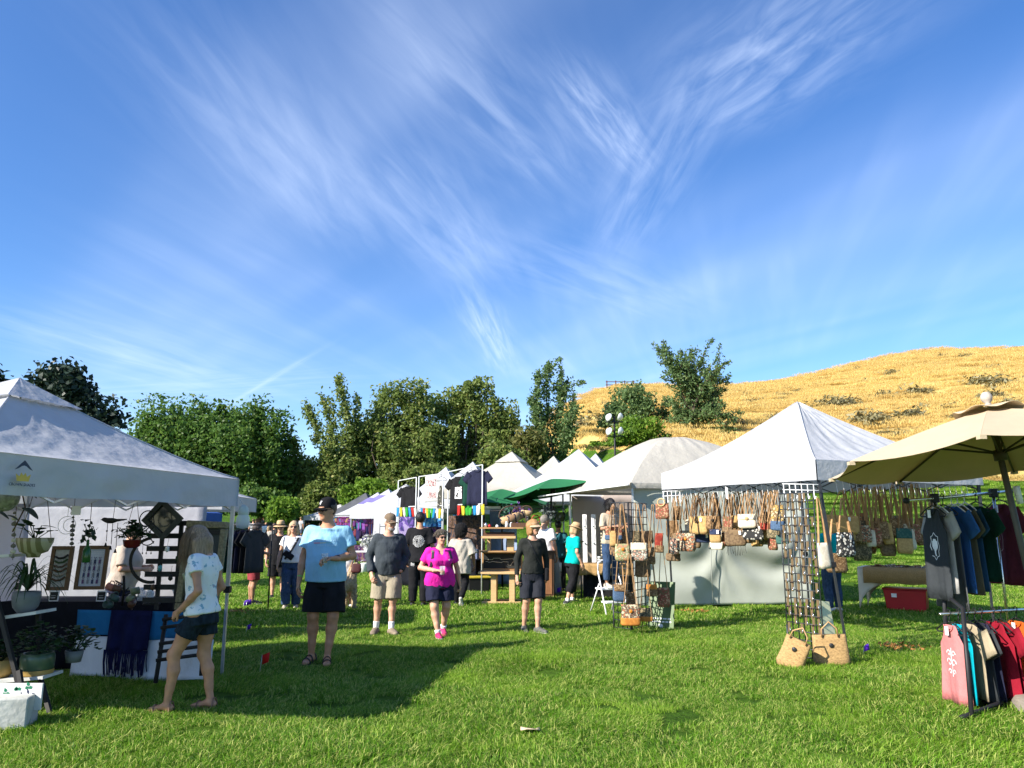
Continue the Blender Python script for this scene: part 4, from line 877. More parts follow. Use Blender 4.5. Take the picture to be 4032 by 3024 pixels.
            mb = MB()
            for sg in (-1, 1):
                mb.lathe([(.001, 0), (.02, .002), (.025, -.002), (.02, -.006), (.001, -.007)], 12, (sg*.031, -.094, .004), Matrix.Rotation(PI/2, 3, 'X') , sx=1.05, sy=.78)
            o = headobj(mb, 'glasses', m); fr = MB().tube([(-.01, -.098, .01), (.01, -.098, .01)], .0025, 5)
            for sg in (-1, 1): fr.tube([(sg*.055, -.088, .010), (sg*.074, -.06, .010), (sg*.08, .01, .004)], .003, 5)
            headobj(fr, 'frame', W.get('fm', m), o).matrix_local = Matrix.Identity(4)
    if face and v < .022:
        wm = mat('eye_white', (.75,.73,.7), .3, .02); im = mat('iris', (.03,.02,.015), .2, .1); lm = mat('lips', tuple(c*f for c, f in zip(skinc, (.78, .5, .48))), .5, .05); bm = pose.get('brow', mat('brow', (.10,.07,.05), .8))
        if not any(W['k'] == 'glasses' for W in wear):
            for sg in (-1, 1):
                e = headobj(MB().lathe([(.001, .011), (.006, .0095), (.0095, .0055), (.011, 0), (.008, -.007)], 10, (sg*.031, -.083, .003), Matrix.Rotation(PI/2, 3, 'X')), 'eye', wm); headobj(MB().lathe([(.001, .0118), (.0045, .0108), (.005, .0095)], 8, (sg*.031, -.083, .003), Matrix.Rotation(PI/2, 3, 'X')), 'iris', im, e).matrix_local = Matrix.Identity(4)
        for sg in (-1, 1): headobj(MB().tube([(sg*.014, -.098, .022), (sg*.032, -.096, .029), (sg*.05, -.083, .024)], [.003, .0038, .002], 5), 'eyebrow', bm)
        headobj(MB().tube([(-.023, -.089, -.060), (-.01, -.0965, -.057), (0, -.0975, -.0585), (.01, -.0965, -.057), (.023, -.089, -.060)], [.002, .0045, .0045, .0045, .002], 6), 'mouth', lm)
    if hair:
        hm = hair['m']; st = hair['s']; E_ = SDF(hc-np.array([.3, .3, .55]), hc+.3, max(.008, min(v, .014))); sc2 = hair.get('vol', 1.0)
        if st != 'long': E_.lo[2] = hc[2]-.3; E_ = SDF(E_.lo, hc+.3, E_.h)
        if st == 'afro':
            E_.ell(hd((0, .03, .05)), (.15*sc2, .15*sc2, .15*sc2), 0, R=Rh).ell(hd((0, .06, -.04)), (.13*sc2, .10*sc2, .10*sc2), .04, R=Rh); E_.wrinkle(.010, 2.6, 1).wrinkle(.007, 5.3, 2)
            p = hd((0, -.055, .02)); n_ = Rh @ np.array((0, -1, -.35)); E_.cut(p, n_)
        else:
            th = .012*sc2; E_.ell(hd((0, .014, .026)), (.076+th, .096+th, .096+th), .02, R=Rh)
            if st in ('bob', 'long'):
                for sg in (-1, 1): E_.cone(hd((sg*.06, .02, .03)), hd((sg*.072, .012, -.085 if st == 'bob' else -.12)), .042*sc2, .034*sc2, .03, flat=(Rh @ np.array((1., 0, 0)), 1.4))
                E_.cone(hd((0, .06, .02)), hd((0, .062, -.09)), .075*sc2, .06*sc2, .03)
                if st == 'long':
                    bk = hair.get('len', .36); dn = np.array([0, 0, -1.0])
                    for ox, oy, lr in ((-.075, .03, 1), (.075, .03, 1), (-.04, .075, 1.05), (.04, .075, 1.05), (0, .08, 1.08)):
                        a = hd((ox, oy, -.06)); b = a + dn*bk*lr*.8 + Rl @ np.array((ox*.35, .035, 0)) + np.array(hair.get('push', (0, 0, 0))); E_.cone(a, b, .048*sc2, .030*sc2, .03)
                p = hd((0, -.045, 0)); n_ = Rh @ np.array((0, -1, .0)); 
                K = E_.like(); K.ell(hd((0, -.085, -.035)), (.055, .075, .085), 0, R=Rh); E_.F = np.maximum(E_.F, -K.F)
            else:
                p = hd((0, -.066, .045)); n_ = Rh @ np.array((0, -.72, -.69)); E_.cut(p, n_) if st == 'short' else None
                if st == 'fringe': p = hd((0, -.05, .0)); E_.cut(p, Rh @ np.array((0, -.5, -.86)))
                if st == 'back': E_.cut(hd((0, .02, -.02)), Rh @ np.array((0, -.8, -.6)))
            E_.wrinkle(.003*sc2, 2.6, 3)
        o = emit(E_, 'hair', hm); out['hair'] = o
        if hair.get('beard'):
            K = SDF(hc-.2, hc+.2, .009); K.ell(hd((0, -.048, -.085)), (.057, .040, .038), .02, R=Rh).ell(hd((0, -.058, -.105)), (.036, .032, .024), .02, R=Rh).ell(hd((0, -.086, -.047)), (.027, .012, .006), .006, R=Rh); K.F = np.maximum(K.F, -K.like().ell(hd((0, -.1, -.061)), (.022, .02, .006), 0, R=Rh).F); K.wrinkle(.002, 4, 1); emit(K, 'beard', hair['beard'])
    out['emit'] = emit; out['hd'] = hd; return out
def bvh_of(o):
    me = o.data; return BVHTree.FromPolygons([v.co for v in me.vertices], [p.vertices[:] for p in me.polygons])
def decal(P, part, shapes, m, origin, xdir=(1, 0, 0), front=-1, nm='print', off=.0025, res=.02):
    """print shapes (list of 2-D quads [(x,y)*4]) onto a garment: laid at local origin on the xz plane, projected along y"""
    o = P[part]; t = bvh_of(o); vs = []; fs = []; ox = Vector(xdir).normalized()
    for q in shapes:
        w_ = max((Vector(q[1])-Vector(q[0])).length, (Vector(q[2])-Vector(q[3])).length); h_ = (Vector(q[3])-Vector(q[0])).length; nu, nv = max(1, int(w_/res)), max(1, int(h_/res)); b = len(vs); good = True; tmp = []
        for j in range(nv+1):
            for i in range(nu+1):
                a = Vector(q[0]).lerp(Vector(q[1]), i/nu); c = Vector(q[3]).lerp(Vector(q[2]), i/nu); p2 = a.lerp(c, j/nv); p = Vector(origin) + ox*p2.x + Vector((0, 0, p2.y)); nd = ox.cross(Vector((0, 0, 1)))*front
                nd = nd.normalized()
                hit, nr, _, _ = t.ray_cast(p - nd*.6, nd, 1.2)
                if hit is None: good = False; hit = p; nr = -nd
                tmp.append(hit - nd*off)
        if good:
            vs += tmp; fs += [(b+j*(nu+1)+i, b+j*(nu+1)+i+1, b+(j+1)*(nu+1)+i+1, b+(j+1)*(nu+1)+i) for j in range(nv) for i in range(nu)]
    return link(nm, mesh(vs, fs, m, True), None, o)
def rect(x0, y0, x1, y1): return [(x0, y0), (x1, y0), (x1, y1), (x0, y1)]
# ---------------------------------------------------------------- the people
def Hpx(px, py, Y, z=0): return at(px, py, Y).z - z
SK1, SK2, SK3, SK4 = (.48,.24,.135), (.54,.30,.20), (.38,.20,.12), (.26,.135,.08)
w_print = mat('print_white', (.75,.75,.75), .8, .05); sg_blk = mat('lens_black', (.01,.01,.012), .12, .1, spec=.6)
c_denim = cloth('denim', (.035,.065,.13), .3, scale=30); c_black = cloth('cotton_black', (.012,.012,.014), .3); c_navy = cloth('cotton_navy', (.016,.018,.04), .25); c_white = cloth('cotton_white', (.72,.72,.72), .05)
sole_w = mat('sole_white', (.6,.58,.55), .7); sole_d = mat('sole_dark', (.03,.03,.03), .7)
# 1 woman at the left stall
p = G(745, 2805)
blouse = mat('blouse_floral', (.78,.78,.75), .85, .05, 16, .5, 30, col2=[(.78,.78,.75),(.25,.42,.48),(.6,.25,.25)], thr=[.55,.63,.72], bdist=.012, spec=.15)
hair_g = hairm('hair_ash', (.27,.18,.105))
P1 = person('woman with long ash hair, floral white blouse and frayed dark shorts at the left stall', p.x+.02, p.y+.05, -98, 1.60, SK1,
  dict(lean=3, head=(-4, 34), armL=((.255,.10,1.13), (.16,-.14,.93)), handL=dict(dir=(-.35,-.8,-.5), palm=(-1,.1,-.3), curl=30), armR=((-.26,.06,1.13), (-.2,-.12,.95)),
       legL=((.10,-.19,.52), (.10,-.22,.09), 0), legR=((-.11,.0,.5), (-.11,.10,.09), -4)),
  [dict(k='tee', m=blouse, hem=.895, sleeve=.42, ease=.028, wr=.005, wf=1.3), dict(k='shorts', m=cloth('denim_dark', (.012,.02,.028), .5, scale=22), hem=.50, ease=.022, waist=1.02), dict(k='sandals', m=mat('leather_tan', (.20,.12,.08), .7), thin=1)],
  dict(s='long', m=hair_g, len=.30, vol=1.12), v=.011, sex='f', fat=1.0, arms=.98, face=True)
def strands(P, n, seed, L0, L1, m, curl=.02, fr=-1.0):
    rg = np.random.RandomState(seed); hc, Rh = P['hc'], P['Rh']; vs = []; fs = []
    for _ in range(n):
        a = rg.uniform(-PI, PI); el = rg.uniform(.1, 1.57); 
        u = np.array([math.sin(a)*math.cos(el), math.cos(a)*math.cos(el), math.sin(el)])
        if u[1] < -.55 and el < .8: continue
        if u[1] < fr: continue
        p = hc + Rh @ (np.array([0, .014, .026]) + u*np.array([.094, .114, .112])); ln = rg.uniform(L0, L1)*(.72 if u[1] < .1 else 1)*(.85+.15*math.sin(a*7)); d = Rh @ u; pts = []
        out_ = np.array([d[0], d[1], 0]); out_ /= max(1e-6, np.linalg.norm(out_)); ph = rg.uniform(0, 6.28)
        for k in range(9):
            t = k/8; q = p + out_*(.03*math.sin(min(1, t*2.5)*PI/2) + .02*t + rg.normal()*.002) + np.array([0, 0, -ln*max(0, t-.08*(1-t))]) + Rh @ np.array([curl*math.sin(ph+5*t)*t, curl*math.cos(ph+4*t)*t, 0]); pts.append(q)
        sd = np.cross(out_, [0, 0, 1.0]); sd /= np.linalg.norm(sd); b = len(vs); w_ = rg.uniform(.0025, .005)
        for k, q in enumerate(pts): vs += [q-sd*w_*(1-.7*k/8), q+sd*w_*(1-.7*k/8)]
        fs += [(b+2*k, b+2*k+1, b+2*k+3, b+2*k+2) for k in range(8)]
    o = link('hair_strands', mesh(vs, fs, m, False), None, P['hair']); tag(o, kind='stuff'); return o
strands(P1, 1700, 4, .30, .46, blade_mat('hair_strand', (.20,.13,.075), (.36,.25,.15), (.60,.47,.31), 20, (.2,.15,.1), .15))
# fringe on the shorts
vs = []; fs = []; rg = np.random.RandomState(9)
# 2 man in light blue
p = G(1268, 2612)
c_lblue = cloth('tee_lightblue', (.26,.50,.68), .05, .3, 16)
P2 = person('tall man in light blue tee and black cap holding a cup of beer', p.x, p.y, 4, Hpx(1265, 1968, p.y)-.01, SK1,
  dict(head=(-38, 2), armR=((-.262,.05,1.13), (-.285,-.02,.87)), handR=dict(palm=(.8,.3,0), curl=32), armL=((.285,.02,1.14), (.115,-.245,1.12)), handL=dict(dir=(-.9,-.35,.05), palm=(-.2,-.25,-.9), curl=48),
       legR=((-.115,-.03,.50), (-.13,.06,.085), -14), legL=((.105,-.06,.5), (.06,-.05,.085), 10)),
  [dict(k='tee', m=c_lblue, hem=.87, sleeve=.62, ease=.034, straight=1.0, wr=.0045), dict(k='shorts', m=c_black, hem=.90, ease=.04), dict(k='sandals', m=mat('sandal_dark', (.04,.035,.03), .7)), dict(k='cap', m=cloth('cap_black', (.01,.01,.012)))],
  dict(s='back', m=hairm('hair_dark', (.06,.045,.035))), v=.011, fat=1.08, belly=.03)
P2['headobj'](MB().tube([(-.062,-.088,.012),(-.02,-.10,.01),(.02,-.10,.01),(.062,-.088,.012)], .003, 5).lathe([(.001,0),(.024,.001),(.026,-.004),(.001,-.006)], 12, (-.031,-.097,.004), Matrix.Rotation(PI/2,3,'X'), sy=.75).lathe([(.001,0),(.024,.001),(.026,-.004),(.001,-.006)], 12, (.031,-.097,.004), Matrix.Rotation(PI/2,3,'X'), sy=.75).tube([(.06,-.088,.01),(.08,0,.005)], .003, 5).tube([(-.06,-.088,.01),(-.08,0,.005)], .003, 5), 'glasses', sg_blk)
cm = P2['headobj'](MB().box((0,0,0), (.013,.004,.04)).box((.006,0,.016), (.02,.004,.011)).box((-.008,0,-.005), (.012,.004,.012)), 'cap_badge', w_print, P2['cap'], False); cm.matrix_local = Matrix.Translation((0,-.094,.055)) @ Matrix.Rotation(-.35, 4, 'X')
for i, (a, b, cc) in enumerate(((-.135,-.06,(.6,.16,.22)), (-.06,.0,(.6,.45,.08)), (0,.06,(.1,.4,.2)), (.06,.14,(.03,.05,.25)))):
    decal(P2, 'shirt', [[(a, -.006+.003*i), (b, -.006+.003*i+.002), (b, .006-.0005*i), (a, .004)]], mat('stripe_%d' % i, cc, .8), (.01, 0, 1.285), nm='stripe')
decal(P2, 'shirt', [rect(-.12+.024*i, .018, -.12+.024*i+(.018 if i % 3 else .010), .034) for i in range(10)] + [rect(-.09+.026*i, -.034, -.09+.026*i+.018, -.018) for i in range(8)], mat('print_pale', (.34,.57,.73), .8), (.01, 0, 1.285), nm='lettering', res=.01)
def cup_of(P, sd, name, label, liquid, n=16, tilt=(0,0), off=(0,0,0)):
    w_ = P['J']['wr'+sd]; M = P['root'].matrix_basis; 
    c = thing(name, label, 'cup', (0,0,0)); c.location = Matrix.LocRotScale(P['root'].location, P['root'].rotation_euler, P['root'].scale) @ Vector(np.array(w_)+np.array(off)); c.rotation_euler = (tilt[0], tilt[1], 0)
    cl = glassy('clear_plastic', (.85,.87,.9), .28); MB().lathe([(.028,-.055),(.030,-.052),(.041,.062),(.043,.064),(.040,.062),(.029,-.05),(.001,-.05)], n).build('cup_wall', cl, c, True)
    MB().lathe([(.001,-.048),(.0285,-.048),(.033,-.005),(.001,-.004)], n).build('beer', mat('beer', liquid, .15, .05, spec=.5, trans=.4), c, True); return c
cup_of(P2, 'L', 'plastic_cup', 'clear plastic cup of amber beer held by the blue shirted man', (.75,.36,.02), off=(-.085,-.055,.0))
def wristband(P, sd, name, m, r=.031, wd=.022, t=.06):
    e, w_ = Vector(P['J']['el'+sd]), Vector(P['J']['wr'+sd]); d = (w_-e).normalized(); q = w_-d*t; MB().tube([q-d*wd/2, q+d*wd/2], r, 14).build(name, m, P['root'], True)
wristband(P2, 'R', 'wristband', mat('band_green', (.12,.65,.12), .5), .0325); wristband(P2, 'L', 'watch', plast_blk, .034, .03)
# 3 older man in grey
p = G(1520, 2497); c_tan = cloth('khaki', (.30,.26,.19), .1)
P3 = person('older man with white beard, grey long sleeved shirt, tan cap and khaki shorts', p.x, p.y, 12, Hpx(1535, 2030, p.y), SK2,
  dict(head=(28, 2), lean=3, armR=((-.285,.05,1.14), (-.25,-.10,.90)), handR=dict(palm=(.7,.5,0), curl=40), armL=((.28,.06,1.14), (.19,-.08,.92)), handL=dict(hide=1),
       legR=((-.13,-.01,.5), (-.15,.05,.085), -18), legL=((.08,-.06,.5), (.07,-.08,.085), 22)),
  [dict(k='tee', m=cloth('shirt_slate', (.045,.055,.065), .15, .4, 14), hem=.88, sleeve=1.95, ease=.03, straight=.97, wr=.006), dict(k='shorts', m=c_tan, hem=.97, ease=.045), dict(k='socks', m=c_white, h=.26), dict(k='shoes', m=cloth('shoe_taupe', (.20,.16,.12), .3), sole=sole_d, fat=1.1), dict(k='cap', m=cloth('cap_taupe', (.17,.125,.085))), dict(k='glasses', m=mat('lens_amber', (.10,.04,.02), .15, spec=.6))],
  dict(s='back', m=hairm('hair_white', (.55,.52,.48)), beard=hairm('beard_white', (.34,.30,.27))), v=.012, fat=1.0, belly=.03)
decal(P3, 'shorts', [rect(-.008, -.008, .008, .008)], w_print, (.10, 0, .84), nm='pocket_mark', res=.005)
# 4 woman in magenta
p = G(1728, 2508); mag = cloth('polo_magenta', (.66,.02,.32), .08, .35, 16)
P4 = person('short haired woman in magenta polo and navy shorts holding a cup', p.x, p.y, 14, Hpx(1745, 2090, p.y), SK2,
  dict(head=(16, 4), lean=2, armR=((-.33,.06,1.13), (-.10,-.29,1.10)), handR=dict(dir=(.85,-.35,.1), palm=(.2,-.2,-.9), curl=50), armL=((.31,.09,1.12), (.36,.10,.86)), handL=dict(palm=(-.8,.3,0), curl=40),
       legR=((-.10,-.10,.5), (-.04,-.16,.085), 0), legL=((.12,.0,.5), (.10,.17,.13), 6), footL=28),
  [dict(k='tee', m=mag, hem=.80, sleeve=.62, ease=.022, wr=.005, vneck=.05), dict(k='shorts', m=c_navy, hem=.78, ease=.035), dict(k='socks', m=c_white, h=.12), dict(k='shoes', m=cloth('shoe_pink', (.50,.04,.14), .3), sole=sole_w), dict(k='glasses', m=sg_blk)],
  dict(s='short', m=hairm('hair_grey', (.20,.165,.125)), vol=1.3), v=.012, sex='f', fat=1.34, bust=.05, belly=.05, arms=1.02)
cup_of(P4, 'R', 'plastic_cup', 'clear plastic cup of red ale held by the woman in magenta', (.50,.10,.02), off=(.085,-.06,.0))
decal(P4, 'shirt', [[(.014*math.cos(a), .014*math.sin(a)), (.014*math.cos(a+.5), .014*math.sin(a+.5)), (.010*math.cos(a+.5), .010*math.sin(a+.5)), (.010*math.cos(a), .010*math.sin(a))] for a in [i*.5 for i in range(12)]] + [rect(-.003,-.008,.003,.008)], w_print, (.12, 0, 1.27), nm='chest_logo', res=.01)
wristband(P4, 'L', 'wristband', mat('band_red', (.5,.03,.05), .5), .030, .015)
def strap_on(P, part, pts, wd, m, nm='strap', off=.006, par=None):
    t = bvh_of(P[part]); out_ = []
    for q in pts:
        h, n_, _, d = t.find_nearest(Vector(q)); out_.append(h + n_*off)
    mb = MB(); vs = []; fs = []
    for i, q in enumerate(out_):
        tn = (out_[min(i+1, len(out_)-1)]-out_[max(0, i-1)]).normalized(); h, n_, _, _ = t.find_nearest(q); sd = tn.cross(n_).normalized()*wd/2; vs += [q-sd-n_*.004, q+sd-n_*.004, q+sd+n_*.004, q-sd+n_*.004]
    for i in range(len(out_)-1): a = i*4; fs += [(a+k, a+(k+1) % 4, a+4+(k+1) % 4, a+4+k) for k in range(4)]
    return link(nm, mesh(vs, fs, m), None, par or P['root'])
for sg in (-1, 1): strap_on(P4, 'shirt', [(sg*.15, .05, 1.46), (sg*.155, -.02, 1.47), (sg*.15, -.12, 1.40), (sg*.15, -.18, 1.30), (sg*.17, -.16, 1.2), (sg*.2, -.1, 1.12)], .05, plast_blk, 'backpack_strap')
MB().box((0,.235,1.25), (.28,.13,.40), taper=.85).build('backpack', cloth('pack_black', (.015,.015,.018)), P4['root'], bev=.04)
# 5 man in black tee seen from behind
p = G(1648, 2388)
P5 = person('man seen from behind in black tee with round white back print', p.x, p.y, 176, Hpx(1645, 2022, p.y), SK1,
  dict(head=(8, 4), legR=((-.10,-.02,.5), (-.10,.06,.085), -6), legL=((.10,.03,.5), (.11,.07,.085), 6)),
  [dict(k='tee', m=c_black, hem=.82, sleeve=.85, ease=.045, straight=1.0, loose=1.3), dict(k='pants', m=c_black, hem=1.97, ease=.03, name='trousers'), dict(k='shoes', m=mat('shoe_black', (.015,.015,.015), .5), sole=sole_d)], dict(s='back', m=hairm('hair_black', (.008,.008,.009)), vol=1.6), v=.014)
rg = random.Random(3); sh = []
for r_ in range(24):
    yy = -.11+r_*.0095; xx = -.11
    while xx < .11:
        l_ = rg.uniform(.008, .03)
        if .045 < math.hypot(xx+l_/2, yy) < .115 or (abs(xx) < .02 and abs(yy) < .11): sh.append(rect(xx, yy, xx+l_*.8, yy+.005))
        xx += l_+rg.uniform(.002, .008)
decal(P5, 'shirt', sh, w_print, (0, 0, 1.22), xdir=(-1,0,0), front=-1, nm='back_print', res=.03)
decal(P5, 'trousers', [rect(-.03,-.003,.03,.003), rect(-.035,-.05,-.03,0), rect(.03,-.05,.035,0), rect(-.02,-.035,-.004,-.012), rect(.004,-.04,.02,-.015), rect(-.03,-.055,0,-.05), rect(0,-.06,.03,-.055)], w_print, (.11, 0, .82), xdir=(-1,0,0), nm='pocket_print', res=.03)
# 6 person in oatmeal tee from behind
p = G(1812, 2385)
P6 = person('person with dark afro hair seen from behind in long oatmeal tee', p.x, p.y, 172, Hpx(1815, 2075, p.y), SK4,
  dict(head=(4, 2), legL=((.10,-.02,.5), (.10,-.06,.085), 4), legR=((-.11,-.03,.52), (-.08,.28,.20), 2), footR=55, armL=((.29,.02,1.14), (.30,-.05,.9)), armR=((-.29,.02,1.14), (-.30,-.07,.9))),
  [dict(k='tee', m=cloth('tee_oatmeal', (.42,.38,.32), .06, .35, 12), hem=.70, sleeve=1.0, ease=.055, straight=1.04, loose=1.5, wr=.006), dict(k='pants', m=c_black, hem=1.96, ease=.02), dict(k='shoes', m=mat('shoe_black', (.015,.015,.015), .5), sole=sole_w)], dict(s='afro', m=mat('hair_afro', (.007,.006,.006), .9, .4, 40, 1, 90)), v=.014)
# 7 woman in black with visor
p = G(2098, 2490)
P7 = person('blonde woman in charcoal long sleeved top, dark shorts and tan visor', p.x, p.y, 16, Hpx(2085, 2050, p.y), SK2,
  dict(head=(34, 2), lean=2, armR=((-.25,.05,1.13), (-.27,-.03,.87)), handR=dict(palm=(.8,.3,0), curl=45), armL=((.255,.06,1.13), (.25,.02,.89)),
       legR=((-.10,-.0,.5), (-.11,.12,.09), -4), footR=10, legL=((.07,-.09,.5), (.05,-.10,.085), 28)),
  [dict(k='tee', m=cloth('top_charcoal', (.022,.024,.022), .15), hem=.92, sleeve=1.92, ease=.016, wr=.004), dict(k='shorts', m=cloth('shorts_charcoal', (.02,.022,.03), .2), hem=.93, ease=.03), dict(k='shoes', m=cloth('shoe_grey', (.10,.10,.09), .4), sole=sole_w), dict(k='visor', m=cloth('visor_tan', (.45,.33,.22))), dict(k='glasses', m=sg_blk)],
  dict(s='bob', m=hairm('hair_copper', (.36,.19,.07)), vol=1.12), v=.012, sex='f', fat=1.02)
strap_on(P7, 'shirt', [(-.10,.0,1.47), (-.09,-.09,1.42), (-.05,-.14,1.33), (.0,-.14,1.22), (.06,-.13,1.12), (.14,-.1,1.02), (.19,0,.96)], .018, plast_blk)
MB().box((.21,-.06,.90), (.06,.16,.2)).build('hip_bag', c_black, P7['root'], bev=.02)
# 8 woman in teal with sun hat
p = G(2258, 2378); straw = mat('straw', (.52,.36,.19), .9, .15, 60, .4, 120)
P8 = person('woman in teal tee, black cropped trousers and tan sun hat browsing jewellery', p.x, p.y, 118, Hpx(2270, 2062, p.y), SK2,
  dict(head=(-10, 14), lean=4, armR=((-.25,.05,1.13), (-.255,-.08,.88)), armL=((.25,-.03,1.14), (.1,-.2,1.3)), handR=dict(palm=(.9,.2,0), curl=30),
       legR=((-.12,.08,.5), (-.15,.26,.09), -8), footR=14, legL=((.09,-.06,.5), (.08,-.02,.085), 4)),
  [dict(k='tee', m=cloth('tee_teal', (.0,.38,.35), .06), hem=.86, sleeve=.75, ease=.02), dict(k='pants', m=c_black, hem=1.6, ease=.03), dict(k='shoes', m=cloth('shoe_dk', (.05,.05,.055), .3), sole=sole_w), dict(k='socks', m=c_white, h=.12), dict(k='hat', m=straw, brim=.155, crown=.105, band=mat('hat_band_tan', (.35,.2,.1), .8))],
  dict(s='bob', m=hairm('hair_sandy', (.45,.3,.16)), vol=1.1), v=.014, sex='f', fat=1.1)
# 9 men in the shade behind the umbrella pole
q = at(2143, 2200, 18.2)
person('grey haired man in white tee seen from behind under the green umbrella', q.x, 18.2, 150, 1.84, SK2, dict(head=(-30, 6)), [dict(k='tee', m=c_white, hem=.84, sleeve=.7, ease=.03), dict(k='pants', m=c_navy, hem=1.95), dict(k='shoes', m=plast_blk)], dict(s='short', m=hairm('hair_grey2', (.2,.18,.16))), v=.017, belly=.04, fat=1.1)
q = at(2200, 2200, 19.3)
person('person in dark teal shirt in the shade beside the white tee man', q.x, 19.3, 150, 1.72, SK3, dict(head=(20, 8)), [dict(k='tee', m=cloth('tee_dteal', (.02,.10,.13)), hem=.84, sleeve=.7, ease=.03), dict(k='pants', m=c_black, hem=1.95), dict(k='shoes', m=plast_blk)], dict(s='short', m=hairm('hair_dk3', (.03,.02,.02))), v=.02)
# 10 vendor on the step ladder
q = at(2425, 2200, 15.0)
P10 = person('dark haired vendor in cream top and jeans standing on the step stool', q.x-.05, 15.0, 30, 1.62, SK3, dict(head=(20, 6), armR=((-.24,-.05,1.16), (-.1,-.28,1.2)), armL=((.26,-.04,1.16), (.2,-.28,1.22))),
  [dict(k='tee', m=cloth('top_cream', (.44,.37,.27), .06), hem=.86, sleeve=.9, ease=.02), dict(k='pants', m=c_denim, hem=1.85, ease=.02), dict(k='shoes', m=mat('shoe_cream', (.5,.42,.33), .7), sole=sole_w)], dict(s='bob', m=hairm('hair_black2', (.012,.01,.01)), vol=1.05), v=.016, sex='f', z=.46)
# 11 shopper hidden by the bags
q = G(3285, 2412)
P11 = person('shopper in bright teal top and blue jeans among the hanging bags', q.x, q.y, 200, 1.74, SK3, dict(head=(-20, 12), armL=((.25,-.05,1.14), (.16,-.25,1.02)), armR=((-.26,.04,1.12), (-.2,-.2,1.05))), [dict(k='tee', m=cloth('top_turq', (.0,.45,.5), .06), hem=.84, sleeve=.45, ease=.02), dict(k='pants', m=c_denim, hem=1.97, ease=.025), dict(k='shoes', m=c_white, sole=sole_w)], dict(s='bob', m=hairm('hair_brown', (.05,.03,.02)), vol=1.3), v=.017, sex='f', z=terrain(q.x, q.y))
# 12-13 couple
q = at(1090, 2345, 17.6)
P12 = person('man in straw hat and black tee walking beside the blonde woman', q.x, 17.6, 14, Hpx(1105, 2058, 17.6), SK2, dict(head=(-4, 4)), [dict(k='tee', m=c_black, hem=.78, sleeve=.85, ease=.045, straight=1, loose=1.2), dict(k='shorts', m=c_black, hem=.98, ease=.045), dict(k='shoes', m=plast_blk, sole=sole_d), dict(k='hat', m=straw, brim=.17, crown=.12, band=plast_blk), dict(k='glasses', m=sg_blk)], dict(s='back', m=hairm('hair_gy4', (.2,.17,.14))), v=.016, fat=1.1)
decal(P12, 'shirt', [rect(-.03,-.02,.05,.0), rect(-.01,.0,.03,.03), rect(.03,.005,.06,.02)], w_print, (.06, 0, 1.27), nm='chest_print')
q = G(1140, 2398)
P13 = person('blonde woman in white tee, ripped jeans and sunglasses with a cross-body bag', q.x, q.y, 10, Hpx(1150, 2055, q.y), SK2,
  dict(head=(2, 2), armR=((-.25,.05,1.13), (-.28,-.02,.88)), legR=((-.09,-.05,.5), (-.08,-.06,.085), -6), legL=((.10,.0,.5), (.11,.09,.085), 6)),
  [dict(k='tee', m=c_white, hem=.93, sleeve=.5, ease=.035, straight=.95), dict(k='pants', m=c_denim, hem=1.97, ease=.025, flare=1.8, waist=1.06, name='jeans'), dict(k='shoes', m=mat('boot_cream', (.5,.42,.33), .7), sole=sole_w, high=1), dict(k='glasses', m=sg_blk)],
  dict(s='long', m=hairm('hair_blonde', (.46,.33,.19)), len=.34), v=.014, sex='f')
strap_on(P13, 'shirt', [(.14,.0,1.47), (.12,-.1,1.42), (.06,-.15,1.3), (.0,-.15,1.18), (-.07,-.14,1.08), (-.14,-.1,1.0)], .04, plast_blk)
MB().box((-.06,-.165,1.08), (.22,.06,.12), Matrix.Rotation(.6, 3, 'Y')).build('bag', c_black, P13['root'], bev=.025)
MB().box((-.09,-.118,.52), (.10,.02,.045)).build('knee_rip', skin(SK2), P13['root'], bev=.008)
# 14 plaid shirt behind the clothes rack
q = at(995, 2305, 16.4)
plaid = mat('plaid', (.10,.03,.05), .9, .1, 40, col2=(.16,.09,.12), thr=.5, kind='wave', spec=.1)
person('person in dark red plaid shirt and shorts behind the black clothes rack', q.x, 16.4, 120, Hpx(985, 2062, 16.4), SK3, dict(head=(0, 10), armR=((-.26,-.02,1.15), (-.2,-.22,1.1))), [dict(k='tee', m=plaid, hem=.80, sleeve=1.5, ease=.04, straight=1), dict(k='shorts', m=cloth('shorts_red', (.25,.04,.05)), hem=.95, ease=.03), dict(k='shoes', m=plast_blk, sole=sole_w)], dict(s='short', m=hairm('hair_dk5', (.05,.035,.03))), v=.017, fat=1.08)
# 15 vendor in the left tent
q = at(475, 2330, 10.35)
P15 = person('vendor with cropped hair in beige tee behind the jewellery table', q.x, 10.35, 105, Hpx(480, 2068, 10.35), SK2, dict(head=(8, 16), lean=6, armR=((-.30,-.04,1.14), (-.16,-.30,1.13)), armL=((.28,-.05,1.14), (.14,-.3,1.15))), [dict(k='tee', m=cloth('tee_beige', (.38,.32,.27), .06), hem=.86, sleeve=.85, ease=.03, straight=.98), dict(k='pants', m=c_navy, hem=1.95, ease=.03), dict(k='shoes', m=plast_blk)], dict(s='short', m=hairm('hair_dk6', (.05,.04,.03)), vol=1.5), v=.015, sex='f', fat=1.35, bust=.03, belly=.04)
